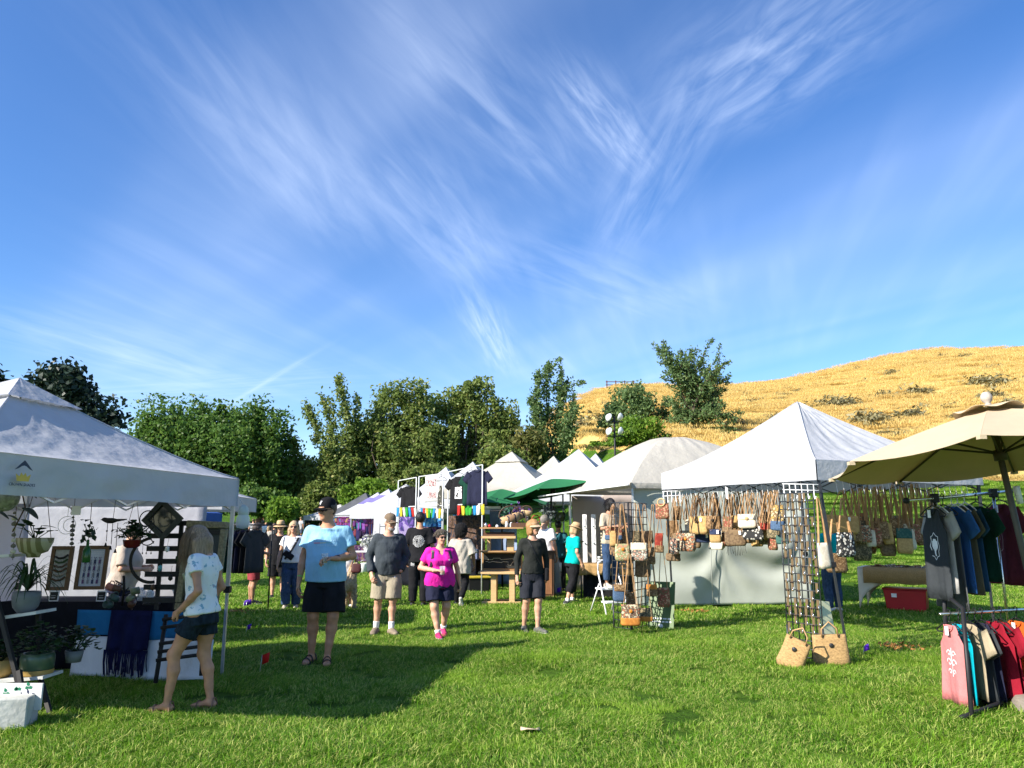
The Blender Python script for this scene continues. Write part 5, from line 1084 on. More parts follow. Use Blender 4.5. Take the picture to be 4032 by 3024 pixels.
# 16 dog walker half hidden
q = at(1362, 2400, 15.6)
P16 = person('small person in olive shorts with a handbag, mostly hidden behind the blue shirted man', q.x, 15.6, 30, 1.33, SK3, dict(armL=((.25,.0,1.14), (.24,-.2,1.0))), [dict(k='tee', m=c_white, hem=.9, sleeve=.6), dict(k='shorts', m=cloth('olive', (.14,.13,.07)), hem=.6, ease=.03), dict(k='shoes', m=c_white, sole=sole_w)], dict(s='bob', m=hairm('hair_br7', (.08,.05,.03))), v=.018, sex='f')
# crowd in the distance
rg = random.Random(5); CC = [(.7,.7,.7), (.02,.02,.025), (.03,.03,.03), (.25,.12,.1), (.12,.14,.2), (.3,.28,.25), (.015,.02,.02), (.4,.4,.42), (.3,.1,.15), (.05,.07,.12)]
crowd = [(1028,2205,44,'m',0,'distant man in white shirt left of the crowd'), (1052,2190,38,'f',1,'distant woman in dark dress with light brown hair'), (1075,2180,40,'f',2,'distant woman in black dress carrying a pale bag'), (1012,2190,50,'m',3,'distant shopper in rust top by the left booths'), (1100,2170,52,'m',4,'distant man in blue grey behind the straw hat man'), (1000,2220,34,'f',8,'distant woman in dusky rose beside the clothes rack'), (1066,2165,60,'m',5,'far shopper in pale grey deep in the crowd'), (1180,2160,50,'m',7,'far shopper in light grey behind the blonde woman'), (1042,2160,66,'f',9,'farthest dark blue figure in the crowd'), (1208,2160,56,'f',6,'far dark clothed shopper beside the blue shirted man'), (1022,2175,54,'f',2,'far woman in black left of the lamp post'), (1040,2185,46,'m',4,'distant man in slate blue behind the white shirted man'), (1060,2200,36,'f',5,'distant woman in pale grey nearest the straw hat man'), (1088,2165,58,'f',3,'far woman in rust behind the straw hat man'), (990,2180,48,'m',7,'distant man in light grey near the plaid shirt'), (1160,2165,46,'f',9,'distant woman in navy between the blonde and the blue shirt')]
for i, (px, fy, Y, sx, ci, lb) in enumerate(crowd):
    q = at(px, fy, Y); a = rg.uniform(.03, .1)
    person(lb, q.x, Y, rg.choice((10, 150, 190, 60, 200)), rg.uniform(1.6, 1.8), rg.choice((SK1, SK2, SK3)), dict(legL=((.1,-a,.5), (.1,-a,.085), 5), legR=((-.1,a*.3,.5), (-.1,a,.085), -5)),
      [dict(k='tee', m=cloth('crowd_%d' % ci, CC[ci]), hem=.55 if sx == 'f' and i < 3 else .82, sleeve=.6, ease=.03, flare=.1 if sx == 'f' else 0), dict(k='shorts' if i % 2 else 'pants', m=cloth('crowd_b%d' % (i % 3), [(.02,.02,.03), (.08,.1,.16), (.2,.16,.12)][i % 3]), hem=.8 if i % 2 else 1.9), dict(k='shoes', m=c_white if i % 2 else plast_blk)], dict(s='short' if sx == 'm' else 'bob', m=hairm('crowd_h%d' % (i % 3), [(.04,.03,.02), (.3,.2,.1), (.1,.06,.04)][i % 3])), v=.026, sex=sx, face=False, z=terrain(q.x, Y))

def hs_mat(n, c): return blade_mat('strand_'+n, tuple(x*.6 for x in c), c, tuple(min(1, x*1.6) for x in c), 20, c, .1)
strands(P4, 900, 11, .03, .07, hs_mat('grey', (.24,.20,.155))); strands(P13, 700, 13, .28, .42, hs_mat('blonde', (.50,.37,.22)), fr=.0); strands(P10, 500, 15, .1, .18, hs_mat('black', (.02,.015,.015)), fr=.0)
# ---------------------------------------------------------------- bags
leather = mat('leather_strap', (.40,.24,.115), .6, .25, 20); leather_d = mat('leather_dark', (.09,.05,.03), .6, .2, 20); leather_k = mat('leather_black', (.02,.017,.015), .55, .2)
def pat(n, a, b, c=None, s=26): return mat('bag_'+n, a, .85, .05, s, .3, 60, col2=[b] + ([c] if c else []), thr=[.46, .58] if c else .5, spec=.2, bdist=.006)
BM = dict(redfl=pat('redfl', (.40,.26,.15), (.22,.06,.04), (.14,.11,.05)), greyfl=pat('greyfl', (.55,.50,.40), (.12,.11,.09), (.45,.25,.18)), tan=pat('tan', (.46,.30,.12), (.40,.25,.10)), brown=pat('brown', (.24,.145,.07), (.13,.075,.035), (.32,.21,.11)), dbrown=pat('dbrown', (.13,.085,.05), (.20,.135,.075)),
 floral=pat('floral', (.50,.42,.28), (.09,.07,.05), (.42,.16,.08), 30), greenfl=pat('greenfl', (.55,.47,.30), (.24,.26,.12), (.5,.25,.15)), cream=pat('cream', (.62,.55,.42), (.55,.48,.36)), white=pat('white', (.60,.55,.45), (.54,.48,.38)), lattice=mat('bag_lattice', (.55,.52,.45), .8, .1, 26, col2=(.03,.03,.03), thr=.42, kind='voronoi', spec=.2),
 denim=pat('denim', (.05,.09,.16), (.07,.12,.2), s=60), navy=pat('navy', (.02,.03,.07), (.03,.045,.09)), teal=pat('teal', (.03,.09,.08), (.05,.12,.10)), leaf=pat('leaf', (.17,.14,.08), (.07,.06,.035), (.26,.20,.11)), orange=pat('orange', (.50,.20,.04), (.42,.16,.03)), red=pat('red', (.30,.05,.03), (.22,.03,.02)), mustard=pat('mustard', (.45,.30,.08), (.16,.10,.05), (.55,.45,.25)), straw=mat('bag_straw', (.36,.23,.10), .9, .35, 40, .5, 120, bdist=.004, stretch=(1,1,2)), stripe=mat('bag_stripe', (.25,.19,.12), .9, .1, 9, col2=(.03,.03,.04), thr=.5, kind='wave'))
orange_b = mat('button_orange', (.62,.20,.02), .4, .1); dark_b = mat('button_dark', (.03,.03,.03), .4); tag_m = mat('tag_white', (.82,.82,.82), .8, .03); wood_b = mat('ring_wood', (.55,.36,.16), .6, .15)
def loft(rows, n=18, e=.55, fold=None, cap=True):
    mb = MB(); vs = []; fs = []
    for j, (z, hw, hd, cx) in enumerate(rows):
        for k in range(n):
            a = 2*PI*k/n; c, s = math.cos(a), math.sin(a); x = cx + hw*math.copysign(abs(c)**e, c); y = hd*math.copysign(abs(s)**e, s)
            if fold: y += fold(x, z)
            vs.append((x, y, z))
    for j in range(len(rows)-1): fs += [(j*n+k, j*n+(k+1) % n, (j+1)*n+(k+1) % n, (j+1)*n+k) for k in range(n)]
    if cap: fs += [tuple(range(n-1, -1, -1)), tuple((len(rows)-1)*n+k for k in range(n))]
    return mb.add(vs, fs)
def bag_body(w, h, d, v0=0, v1=1, grow=0, sag=.0):
    rows = []
    for v in [v0 + (v1-v0)*i/7 for i in range(8)]:
        r = min(1, .82+v*4) ; rows.append((h*v - grow*(v == v0 and v0 == 0), (w/2*(1-.07*v)*(r if v0 == 0 else 1) + grow), (d/2*(1-.72*v**1.3)*(r if v0 == 0 else 1)+.004+grow), .012*math.sin(v*3)*sag))
    return loft(rows)
def bag(label, px0, py0, px1, py1, Y, stop, m, flap=None, bottom=None, button=None, tagp=False, strap=None, rz=-.25, d=.09, name='handbag', group='handbags hanging for sale', ring=False, fringe=None, nst=2):
    a = at((px0+px1)/2, py1, Y); top = at((px0+px1)/2, py0, Y); w_ = (px1-px0)/FPX*Y*1.05; h = max(.08, top.z-a.z); rz += random.uniform(-.35, .35)
    t = thing(name, label, 'bag', a, rz, group); t.rotation_euler[1] = random.uniform(-.06, .06)
    b = bag_body(w_, h, d, sag=random.uniform(-1, 1)).build('body', m, t, True)
    if flap: bag_body(w_, h, d, .60, 1, .004).build('flap', flap, b, True)
    if bottom: bag_body(w_, h, d, 0, .36, .004).build('base_panel', bottom, b, True)
    if button: MB().lathe([(.001,.012),(.018,.012),(.026,.006),(.026,0),(.001,0)], 14, (0,-d*.28-.012,h*.68), Matrix.Rotation(PI/2, 3, 'X')).build('button', button, t, True)
    hk = at((px0+px1)/2, stop, Y).z - a.z if stop else 0
    if stop:
        for s in range(nst):
            y = (-.012, .014)[s]; k = .36*w_*(1-.1*s); q = random.uniform(-.03, .03)
            MB().ribbon([(-k, y, h*.9), (-k*.55+q*.3, y, h+(hk-h)*.5), (-.012+q*.2, 0, hk-.01), (.0, 0, hk), (.012+q*.2, 0, hk-.01), (k*.55+q*.3, y, h+(hk-h)*.5), (k, y, h*.9)], (0, 1, 0), .026, .005).build('strap', strap or leather, t)
    if ring: MB().tube([(.062*math.cos(i*PI/10), -.03, h+.02+.062*math.sin(i*PI/10)) for i in range(21)], .011, 8).build('ring_handle', wood_b, t, True)
    if tagp:
        MB().box((w_*.2, -d*.3-.02, h*.8), (.035,.003,.06)).build('price_tag', tag_m, t)
    if fringe:
        mb = MB()
        for i in range(12): x = -w_*.42 + w_*.84*i/11; mb.tube([(x, -.01, h*.1), (x+random.uniform(-.01,.01), -.015, -.04), (x+random.uniform(-.02,.02), -.01, -.10-random.random()*.05)], .004, 4)
        mb.build('fringe', fringe, t)
    return t
random.seed(11)
ORD = 'first second third fourth fifth sixth seventh eighth ninth tenth eleventh twelfth thirteenth fourteenth fifteenth sixteenth seventeenth eighteenth nineteenth twentieth'.split()
Yf = lambda px: 13.35 - (px-2620)/590*2.7           # depth of the stall's front edge along the picture
for i, (x0, y0, x1, y1, dy, st, m, kw, lb) in enumerate([
 (2581,1983,2633,2044,-.25,0,'redfl',dict(ring=True),'red floral purse with a round wooden handle at the left tent post'),
 (2665,2099,2739,2171,-.35,1955,'floral',dict(button=orange_b,tagp=False),'large floral shoulder bag with orange button in the front row'),
 (2640,2120,2674,2183,-.2,1960,'greyfl',{},'pale grey floral bag left of the orange buttoned one'),
 (2625,2179,2680,2209,-.1,1965,'dbrown',{},'flat dark brown pouch below the pale floral bag'),
 (2654,1993,2682,2048,.1,1950,'brown',{},'small brown bag half hidden behind straps near the left post'),
 (2716,2033,2792,2103,0,1950,'tan',dict(tagp=True,button=leather_d),'mustard tan satchel in the front row'),
 (2781,2031,2836,2086,.05,1945,'brown',dict(button=dark_b),'brown bag with dark round button beside the tan satchel'),
 (2798,2084,2840,2137,.0,1945,'tan',dict(flap=BM['navy'],tagp=True),'tan bag with navy flap hanging low'),
 (2735,2103,2802,2137,.2,1960,'navy',dict(tagp=True),'navy striped pouch under the tan satchel'),
 (2790,2133,2850,2164,.3,1960,'white',{},'white flat bag below the navy flapped one'),
 (2581,2099,2612,2175,-.3,2040,'red',dict(bottom=BM['brown']),'red and brown bag hanging from the left post'),
 (2846,2034,2884,2096,0,1945,'redfl',dict(bottom=BM['dbrown']),'maroon bag with floral top in the middle of the row'),
 (2861,2085,2938,2150,0,1945,'dbrown',dict(fringe=leather_k,tagp=True),'dark brown fringed bag hanging low in the middle'),
 (2910,2024,2977,2080,-.1,1945,'cream',dict(button=wood_b,flap=BM['cream']),'cream clutch with tan button in the front row'),
 (2928,2070,3005,2126,0,1940,'lattice',{},'black and cream lattice bag under the cream clutch'),
 (2943,2101,2977,2137,.15,1945,'brown',dict(tagp=True),'small plain brown pouch below the lattice bag'),
 (2997,2014,3038,2085,.1,1935,'brown',dict(bottom=BM['red']),'brown bag with red lower panel'),
 (3020,2083,3092,2119,.1,1935,'leaf',{},'dark leaf patterned bag left of the wire grid'),
 (3038,1988,3087,2088,-.1,1930,'mustard',dict(bottom=BM['denim']),'mustard floral backpack with denim base left of the wire grid'),
 (3061,2106,3107,2142,.1,1935,'teal',{},'dark teal patterned pouch beside the wire grid'),
 (2990,2040,3020,2095,.3,1935,'floral',{},'narrow floral bag between brown ones near the wire grid'),
 (2880,2030,2908,2080,.25,1945,'tan',{},'narrow tan bag behind the cream clutch')]):
    Y = Yf((x0+x1)/2)+dy; bag(lb, x0, y0, x1, y1, Y, st, BM[m], rz=-.45, **kw)
for i, (x0, y0, x1, y1, Y, st, m, kw, lb) in enumerate([
 (3227,2137,3271,2239,10.3,1960,'white',dict(d=.12),'tall off-white bag with a long strap on the right tent post'),
 (3256,2178,3338,2255,11.4,2000,'brown',dict(d=.12),'wide brown floral tote below the teal top'),
 (3256,2029,3376,2101,12.0,1930,'tan',dict(tagp=True,d=.12),'wide golden tan tote right of the tent post'),
 (3297,2096,3368,2193,11.2,1960,'lattice',dict(tagp=True,d=.12),'black and white lattice bag with white tags'),
 (3363,2050,3430,2208,12.2,1930,'leaf',dict(tagp=True,d=.12),'tall dark tapestry bag in the right hand row'),
 (3400,2085,3450,2180,12.6,1925,'redfl',{},'maroon floral bag in the right hand row'),
 (3440,2040,3490,2160,12.5,1925,'brown',dict(button=orange_b),'brown bag with flower in the right hand row'),
 (3470,2060,3530,2190,12.4,1925,'dbrown',dict(button=wood_b,tagp=True),'dark bag with two pale discs in the right hand row'),
 (3505,2030,3545,2120,12.8,1930,'greyfl',{},'grey floral bag in the right hand row'),
 (3535,2080,3595,2180,12.3,1930,'tan',dict(flap=BM['teal']),'tan bag with turquoise flap left of the shirt rail'),
 (3560,2040,3600,2110,12.9,1920,'cream',{},'cream bag tucked behind the turquoise flapped one'),
 (3610,2040,3650,2140,13.0,1900,'brown',{},'brown bag seen behind the shirt rail'),
 (3660,2060,3700,2150,13.1,1890,'dbrown',{},'dark brown bag seen behind the grey tank top'),
 (3380,2020,3420,2075,13.0,1925,'floral',{},'small floral bag high in the right hand row')]):
    bag(lb, x0, y0, x1, y1, Y, st, BM[m], rz=.1, **kw)
for i in range(20):
    px = 2650+i*21+random.uniform(-6,6); w_ = random.uniform(15,27); y0 = 2035+random.uniform(0,75); k = random.choice(['brown','dbrown','leaf','tan','redfl','floral','brown','cream'])
    bag('%s bag, %s from the left in the half hidden second row' % (dict(brown='brown',dbrown='dark brown',leaf='leaf print',tan='tan',redfl='red print',floral='floral',cream='cream')[k], ORD[i]), px-w_, y0, px+w_, y0+random.uniform(45,70), Yf(px)+random.uniform(.35,.6), 1945-i*.8, BM[k], rz=-.45, group='second row of handbags', strap=random.choice((leather, leather, leather_d)))
for i in range(12):
    px = 3350+i*26+random.uniform(-6,6); w_ = random.uniform(17,28); y0 = 2040+random.uniform(0,50); k = ['tan','brown','floral','cream','redfl','brown'][i % 6]
    bag('%s bag, %s from the tent post in the rear right row' % (dict(brown='brown',tan='tan',redfl='red print',floral='floral',cream='cream')[k], ORD[i]), px-w_, y0, px+w_, y0+random.uniform(60,100), 12.0+.05*i, 1925-i*2, BM[k], rz=.1, group='rear right row of handbags')
# loose leather straps of more bags along the far edge: bags hang behind, only straps rise clear
sb = thing('strap_bunch', 'bunch of brown leather straps hanging along the right tent edge', 'straps', (0,0,0))
for i in range(22):
    px = 3330+i*17+random.uniform(-5, 5); Y = 12.4+.03*i; tp, bt = at(px, 1915+random.uniform(-12, 25) - i*1.6, Y), at(px, 2065+random.uniform(-20, 20), Y); k = random.uniform(.06, .13)
    MB().ribbon([bt-Vector((k, 0, 0)), tp, bt+Vector((k, 0, 0))], (0, 1, 0), .022, .005).build('strap', random.choice((leather, leather, leather_d)), sb)
for lb, a, b, n in (('white wire hook rack under the right edge of the tent', (3080,1905,10.7), (3222,1908,10.5), 6), ('white wire hook rack at the left tent post', (2608,1935,13.2), (2690,1932,13.1), 5)):
    t = thing('hook_rack', lb, 'hook rack', (0,0,0)); A, B_ = at(*a), at(*b); T('top_wire', [A, B_], .006, white_metal, t, 5); T('low_wire', [A-Vector((0,0,.08)), B_-Vector((0,0,.08))], .006, white_metal, t, 5)
    for i in range(n):
        q = A.lerp(B_, (i+.2)/n); T('hook', [q, q-Vector((0,0,.17)), q-Vector((0,.02,.20)), q-Vector((0,.05,.19)), q-Vector((0,.06,.16))], .006, white_metal, t, 5)
t = thing('hook_row', 'long row of thin wire hooks along the front edge of the bag tent', 'hooks', (0,0,0))
for i in range(26):
    q = Vector((*RFL, 2.22)).lerp(Vector((*RFR, 2.22)), .08+i*.032) + Vector((.1,.05,0)); T('hook', [q, q-Vector((-.02,0,.16)), q-Vector((0,.03,.17))], .0035, white_metal, t, 4)
sb = thing('strap_bunch', 'row of tan leather straps above the front handbags', 'straps', (0,0,0))
for i in range(34):
    px = 2640+i*13.2+random.uniform(-4,4); Y = Yf(px)+random.uniform(-.1,.3); tp, bt = at(px, 1948-i*.6+random.uniform(-6,14), Y), at(px, 2050+random.uniform(-15,25), Y); k = random.uniform(.05,.11)
    MB().ribbon([bt-Vector((k,-.02,0)), tp, bt+Vector((k,.02,0))], (0,1,0), .024, .005).build('strap', random.choice((leather, leather, leather, leather_d, leather_k)), sb)
t = thing('hook_row', 'row of pale wire hooks under the right side of the bag tent', 'hooks', (0,0,0))
for i in range(22):
    q = Vector((*RFR, 2.22)).lerp(Vector((*RBR, 2.22)), .12+i*.038) + Vector((0,.12,0)); T('hook', [q, q-Vector((-.02,0,.16)), q-Vector((0,.03,.17))], .0035, white_metal, t, 4)
T_ = at(2855,1915,11.9); ts = MB().sheet([[T_+Vector((.02*i,0,-.03*j-.012*i)) for i in range(3)] for j in range(7)], .002).build('white_tag_strip', tag_m, None); tag(ts, 'white paper strip dangling from the bag tent valance', 'tag')
# wire grid panels -----------------------------------------------
def grid_panel(label, A, B_, H, nh, nvv, z0=.0, r=.0075, m=steel_dk, legs=True):
    t = thing('wire_grid_panel', label, 'grid panel', A, 0); d = B_-A; vm = MB().tube([(0,0,0), (0,0,H)], r, 5).mesh(True); vm.materials.append(m); hm = MB().tube([(0,0,0), d], r, 5).mesh(True); hm.materials.append(m)
    for i in range(nvv): link('wire', vm, None, t, Vector((0,0,z0)) + d*i/(nvv-1))
    for j in range(nh): link('wire', hm, None, t, (0, 0, z0 + H*j/(nh-1)))
    if legs:
        for e in (0, 1): q = d*e; T('leg', [q, q+Vector((0,0,z0+.35))], .013, m, t)
    return t
gA, gB = G(3108, 2598), G(3250, 2622); Hg = at(3084, 1945, gA.y).z
grid_panel('tall black wire grid panel hung with tan earring cards', gA, gB, Hg-.06, 21, 7, .06)
card = mat('card_tan', (.125,.085,.042), .8, .12, 12); glint = mat('silver', (.75,.75,.75), .2, .05, metal=.9); blackstone = mat('stone_black', (.03,.02,.02), .3)
card_me = MB().box((0,0,-.055), (.034,.004,.115)).mesh(); card_me.materials.append(card)
ear = [MB().tube([(.012,-.006,-.06), (.02,-.008,-.09), (.012,-.01,-.11)], .005, 5).mesh(True), MB().lathe([(.001,.012),(.011,0),(.001,-.014)], 8, (-.014,-.01,-.10)).lathe([(.001,.012),(.011,0),(.001,-.014)], 8, (.014,-.01,-.10)).mesh(True)]
ear[0].materials.append(glint); ear[1].materials.append(blackstone); dg = gB-gA; yaw = math.atan2(dg.y, dg.x)
for j in range(17):
    for k in range(6):
        if (j+k) % 2 and random.random() < .35: continue
        if random.random() < .12: continue
        z_ = .06 + (Hg-.06)*(20-j)/20 - .004; q = gA + dg*(k+.5+random.uniform(-.15,.15))/6; o = thing('earring_card', 'tan card of earrings hanging on the black wire grid panel', 'earring card', q+Vector((0,0,z_))-Vector((0,.008,0)), yaw, 'earring cards on the wire grid'); o.rotation_euler[1] = random.uniform(-.06,.06)
        link('card', card_me, None, o); link('earrings', ear[(j*3+k) % 2], None, o)
for lb, x0, y0, x1, y1, Y, ln in (('woven straw tote slumped at the left foot of the wire grid', 3055,2520,3150,2646,9.15,.42), ('woven straw tote standing at the right foot of the wire grid', 3214,2500,3340,2625,9.25,-.05)):
    t = bag(lb, x0, y0, x1, y1, Y, 0, BM['straw'], d=.20, rz=-.2, name='straw_tote', group='straw totes on the grass', button=dark_b); t.location.z = max(0, t.location.z); t.rotation_euler[1] = ln
    for s in (-1, 1): MB().tube([(-.09,s*.05,.33), (-.085,s*.055,.42), (0,s*.06,.50), (.085,s*.055,.42), (.09,s*.05,.33)] if s < 0 else [(-.09,.05,.33), (-.13,.10,.25), (-.05,.13,.18), (.06,.12,.22), (.09,.05,.33)], .009, 6).build('handle', leather, t, True)
card_y = mat('card_yellow', (.66,.66,.42), .7, .05); c0 = at(3255, 2440, 10.0)
o = MB().box((0,0,0), (.22,.006,.46)).build('sign_card', card_y, None, loc=c0, rot=(-.25,.12,.5)); tag(o, 'pale yellow printed card propped behind the wire grid', 'card')
# rack of bags left of the stall --------------------------------
bA, bB = G(2485, 2492), G(2560, 2470); Hb = at(2470, 1978, bA.y).z
grid_panel('black wire display rack loaded with bags beside the step stool', bA, bB, Hb-.05, 18, 6, .05)
bC = bA + Vector((-.22, .30, 0)); grid_panel('second black wire panel folded behind the first bag rack', bC, bA+Vector((.02,.02,0)), Hb-.05, 18, 5, .05)
for x0, y0, x1, y1, dy, st, m, kw, lb in [
 (2384,2074,2448,2126,-.05,1985,'redfl',dict(bottom=BM['denim']),'red floral purse with denim base at the top left of the rack'),
 (2424,2141,2481,2209,-.2,1985,'greenfl',dict(button=orange_b),'pale green floral bag with orange button on the rack'),
 (2486,2137,2547,2209,-.25,1985,'greyfl',dict(flap=BM['cream']),'white floral bag with cream flap on the rack'),
 (2547,2154,2581,2221,0,1985,'brown',{},'brown bag at the right side of the rack'),
 (2502,2204,2560,2272,0,2100,'dbrown',{},'dark brown floral bag in the middle of the rack'),
 (2416,2301,2462,2369,-.15,2130,'denim',dict(flap=BM['brown']),'denim pouch with brown flap on the left of the rack'),
 (2448,2380,2519,2462,-.3,2180,'floral',dict(button=orange_b,bottom=BM['orange'],d=.12),'floral bag with orange base and button at the bottom of the rack'),
 (2515,2394,2568,2445,-.15,2190,'leaf',dict(bottom=BM['orange']),'dark floral bag beside the lowest orange based one'),
 (2547,2301,2587,2348,0,2130,'brown',dict(flap=BM['orange']),'brown bag with orange flap low on the rack'),
 (2591,2314,2637,2390,.1,2130,'redfl',{},'deep red bag hanging at the right edge of the rack'),
 (2401,2090,2427,2150,-.1,1990,'tan',dict(fringe=leather),'tan fringed bag at the left edge of the rack'),
 (2440,2092,2470,2140,.05,1985,'brown',{},'small brown bag behind the green floral one'),
 (2524,2090,2574,2141,.1,1985,'dbrown',{},'dark brown clutch high on the right of the rack'),
 (2467,2331,2502,2394,0,2180,'brown',{},'narrow brown bag above the lowest bag'),
 (2490,2090,2520,2135,.1,1980,'leaf',{},'small dark bag behind the white floral one')]:
    bag(lb, x0, y0, x1, y1, 12.05+dy, st, BM[m], rz=-.1, group='handbags on the wire rack', **kw)
gs = mat('sign_green', (.08,.14,.045), .35, .1, 4); q = G(2600, 2480)
t = thing('sign_board', 'green plastic sign board leaning at the foot of the bag rack', 'sign', q, -.5); MB().box((0,.1,.36), (.42,.012,.74), Matrix.Rotation(-.25, 3, 'X')).build('board', gs, t); 
MB().box((0,.045,.14), (.40,.006,.12), Matrix.Rotation(-.25, 3, 'X')).build('dark_band', mat('sign_dkgreen', (.03,.09,.04), .4), t)
mb = MB()
for r_, zz in enumerate((.165, .12)):
    x = -.16
    while x < .15: l_ = random.uniform(.02,.06); mb.box((x+l_/2, .034+.012*(r_ == 0), zz), (l_, .004, .022), Matrix.Rotation(-.25, 3, 'X')); x += l_+.016
mb.build('lettering', w_print, t); MB().lathe([(.001,.003),(.04,.003),(.042,0)], 16, (0,.01,.05), Matrix.Rotation(PI/2-.25, 3, 'X')).build('emblem', w_print, t)
# step stool
q = G(2405, 2425); t = thing('step_stool', 'white folding step stool the vendor stands on', 'step stool', (q.x, q.y+.25, 0), .35)
for s in (-1, 1):
    T('front_leg', [(s*.24,-.38,0), (s*.20,.02,.78)], .014, white_metal, t); T('rear_leg', [(s*.22,.34,0), (s*.19,.0,.55)], .012, white_metal, t)
T('handrail', [(-.20,.02,.78), (-.19,.03,.92), (-.12,.035,.97), (.12,.035,.97), (.19,.03,.92), (.20,.02,.78)], .014, white_metal, t)
B('step', (0,-.22,.24), (.42,.22,.03), white_metal, t, bev=.006); B('step', (0,.02,.46), (.40,.26,.03), white_metal, t, bev=.006)
P10['root'].location = (q.x+.06, q.y+.27, .475)
# table with stretch cover at the back of the bag stall
cream_sp = mat('spandex_cream', (.60,.55,.45), .8, .05); burlap = mat('burlap', (.36,.23,.10), .95, .2, 60, .5, 100)
tl, tr = Vector((6.75,15.3,0)), Vector((8.2,14.3,0)); dt = (tr-tl); yaw = math.atan2(dt.y, dt.x); Lt = dt.length; zt = .80
t = thing('stall_table', 'folding table in cream stretch cover with burlap runner behind the bags', 'table', tl, yaw)
rows = []
for side in (0, 1):
    y_ = -.02 if side == 0 else .72; P_ = []
    for i in range(25):
        u = i/24; arch = .62*math.sin(PI*u)**.45 if 0 < u < 1 else 0; P_.append([(Lt*u, y_ + (-.05 if side == 0 else .05)*(1-v/6)*(abs(2*u-1)**3), zt - (zt-arch)*(1-v/6)) for v in range(7)])
    MB().sheet(P_, .004).build('cover_side', cream_sp, t, True)
for e in (0, 1): MB().sheet([[(Lt*e, -.02+.74*i/8, zt*(v/5) + (.45*math.sin(PI*i/8)**.5)*(1-v/5)) for v in range(6)] for i in range(9)], .004).build('cover_end', cream_sp, t, True)
B('table_top', (Lt/2, .35, zt+.005), (Lt, .76, .02), cream_sp, t); MB().sheet([[(Lt*.06+Lt*.84*i/10, y_, z_) for y_, z_ in ((.7, zt+.022), (.2, zt+.022), (-.05, zt+.02), (-.075, zt-.06), (-.08, zt-.28+.01*math.sin(i*2)))] for i in range(11)], .004).build('runner', burlap, t, True)
for i in range(14):
    o = MB().box((0,0,0), (.19,.10,.02)).build('wallet', random.choice((BM['brown'], BM['leaf'], BM['redfl'], BM['greyfl'])), None, bev=.006); M_ = Matrix.Translation(tl) @ Matrix.Rotation(yaw, 4, 'Z'); o.location = M_ @ Vector((.3+.09*i*.9, random.uniform(.05,.5), zt+.035+.02*(i % 2))); o.rotation_euler = (0, .1*(i % 2), random.uniform(0, 3)); tag(o, 'small patterned fabric wallet laid out on the burlap runner', 'wallet', 'wallets on the stall table')
redp = mat('bin_red', (.42,.012,.02), .4, .08, 4, spec=.4); M_ = Matrix.Translation(tl) @ Matrix.Rotation(yaw, 4, 'Z'); t = thing('storage_bin', 'red plastic storage bin under the cream covered table', 'bin', M_ @ Vector((.78,.30,0)), yaw)
MB().box((0,0,.20), (.66,.42,.40), taper=1.12).build('tub', redp, t, bev=.02); MB().box((0,0,.415), (.78,.50,.035)).build('lid', mat('bin_lid', (.30,.01,.015), .4), t, bev=.012); MB().box((-.18,-.245,.30), (.09,.012,.07)).build('label_sticker', tag_m, t)
# ---------------------------------------------------------------- umbrellas
def umbrella(label, c, r, h, tilt, rot, n, m, pole_m, foot, finial=None, vent=False, rib_m=None, base=None, nr=8, droop=0.05, pole_r=.022, flapw=.0):
    t = thing('market_umbrella', label, 'umbrella', (foot[0], foot[1], 0)); off = Vector((foot[0], foot[1], 0)); R = Matrix.Rotation(tilt[0], 3, 'X') @ Matrix.Rotation(tilt[1], 3, 'Y'); c = Vector(c)
    rp = lambda a, q, zz: R @ Vector((r*q*math.cos(a), r*q*math.sin(a), zz)) + c - off
    mb = MB(); k8 = 8
    for i in range(n):
        a0, a1 = rot+2*PI*i/n, rot+2*PI*(i+1)/n; P_ = []
        for j in range(nr+1):
            q = .04+.96*j/nr; zz = -h*(q**1.15); row = []
            for k in range(k8+1):
                u = k/k8; e0, e1 = rp(a0, q, zz), rp(a1, q, zz); s = 4*u*(1-u); row.append(e0.lerp(e1, u) + R @ Vector((0, 0, -droop*s*q)))
            P_.append(row)
        mb.sheet(P_, .003)
    can = mb.build('canopy', m, t, False)
    if vent:
        mb = MB(); P_ = []
        for j in range(5):
            q = .03+.17*j/4; P_.append([rp(rot+2*PI*k/48, q, -h*q**1.1*.7+.04+.018*math.sin(6*2*PI*k/48)*(j/4)) for k in range(49)])
        mb.sheet(P_, .003).build('vent_cap', m, can, True)
    rm = rib_m or pole_m; up = R @ Vector((0, 0, 1))
    hub = c - off - up*(h*.95)
    for i in range(n):
        a = rot+2*PI*i/n; mb = MB(); tip = rp(a, .985, -h*.985**1.15-.02); inn = rp(a, .05, -h*.05-.03); midp = rp(a, .5, -h*.5**1.15-.025); T('rib', [inn, midp, tip], .011 if r > 1.3 else .008, rm, t, 5)
        T('strut', [hub, midp], .010 if r > 1.3 else .007, rm, t, 5)
        B('tip_pocket', tip+(tip-midp).normalized()*.015, (.05,.05,.03), m, t)
    MB().tube([(0,0,0), c-off-up*.02], pole_r, 12).build('pole', pole_m, t, True); MB().tube([hub-up*.06, hub+up*.03], pole_r*2.0, 12).build('hub', rm, t, True)
    if finial: MB().lathe([(.001,.13),(.025,.125),(.045,.10),(.05,.075),(.042,.045),(.02,.025),(.028,.015),(.03,.0)], 16, c-off+up*.035, R).build('finial', finial, t, True)
    if base: MB().lathe([(.36,0),(.36,.05),(.33,.09),(.16,.13),(.05,.15),(.045,.30),(.001,.30)], 28, wav=lambda a, i: .012*math.sin(14*a) if i < 3 else 0).build('base', base, t, True)
    return t
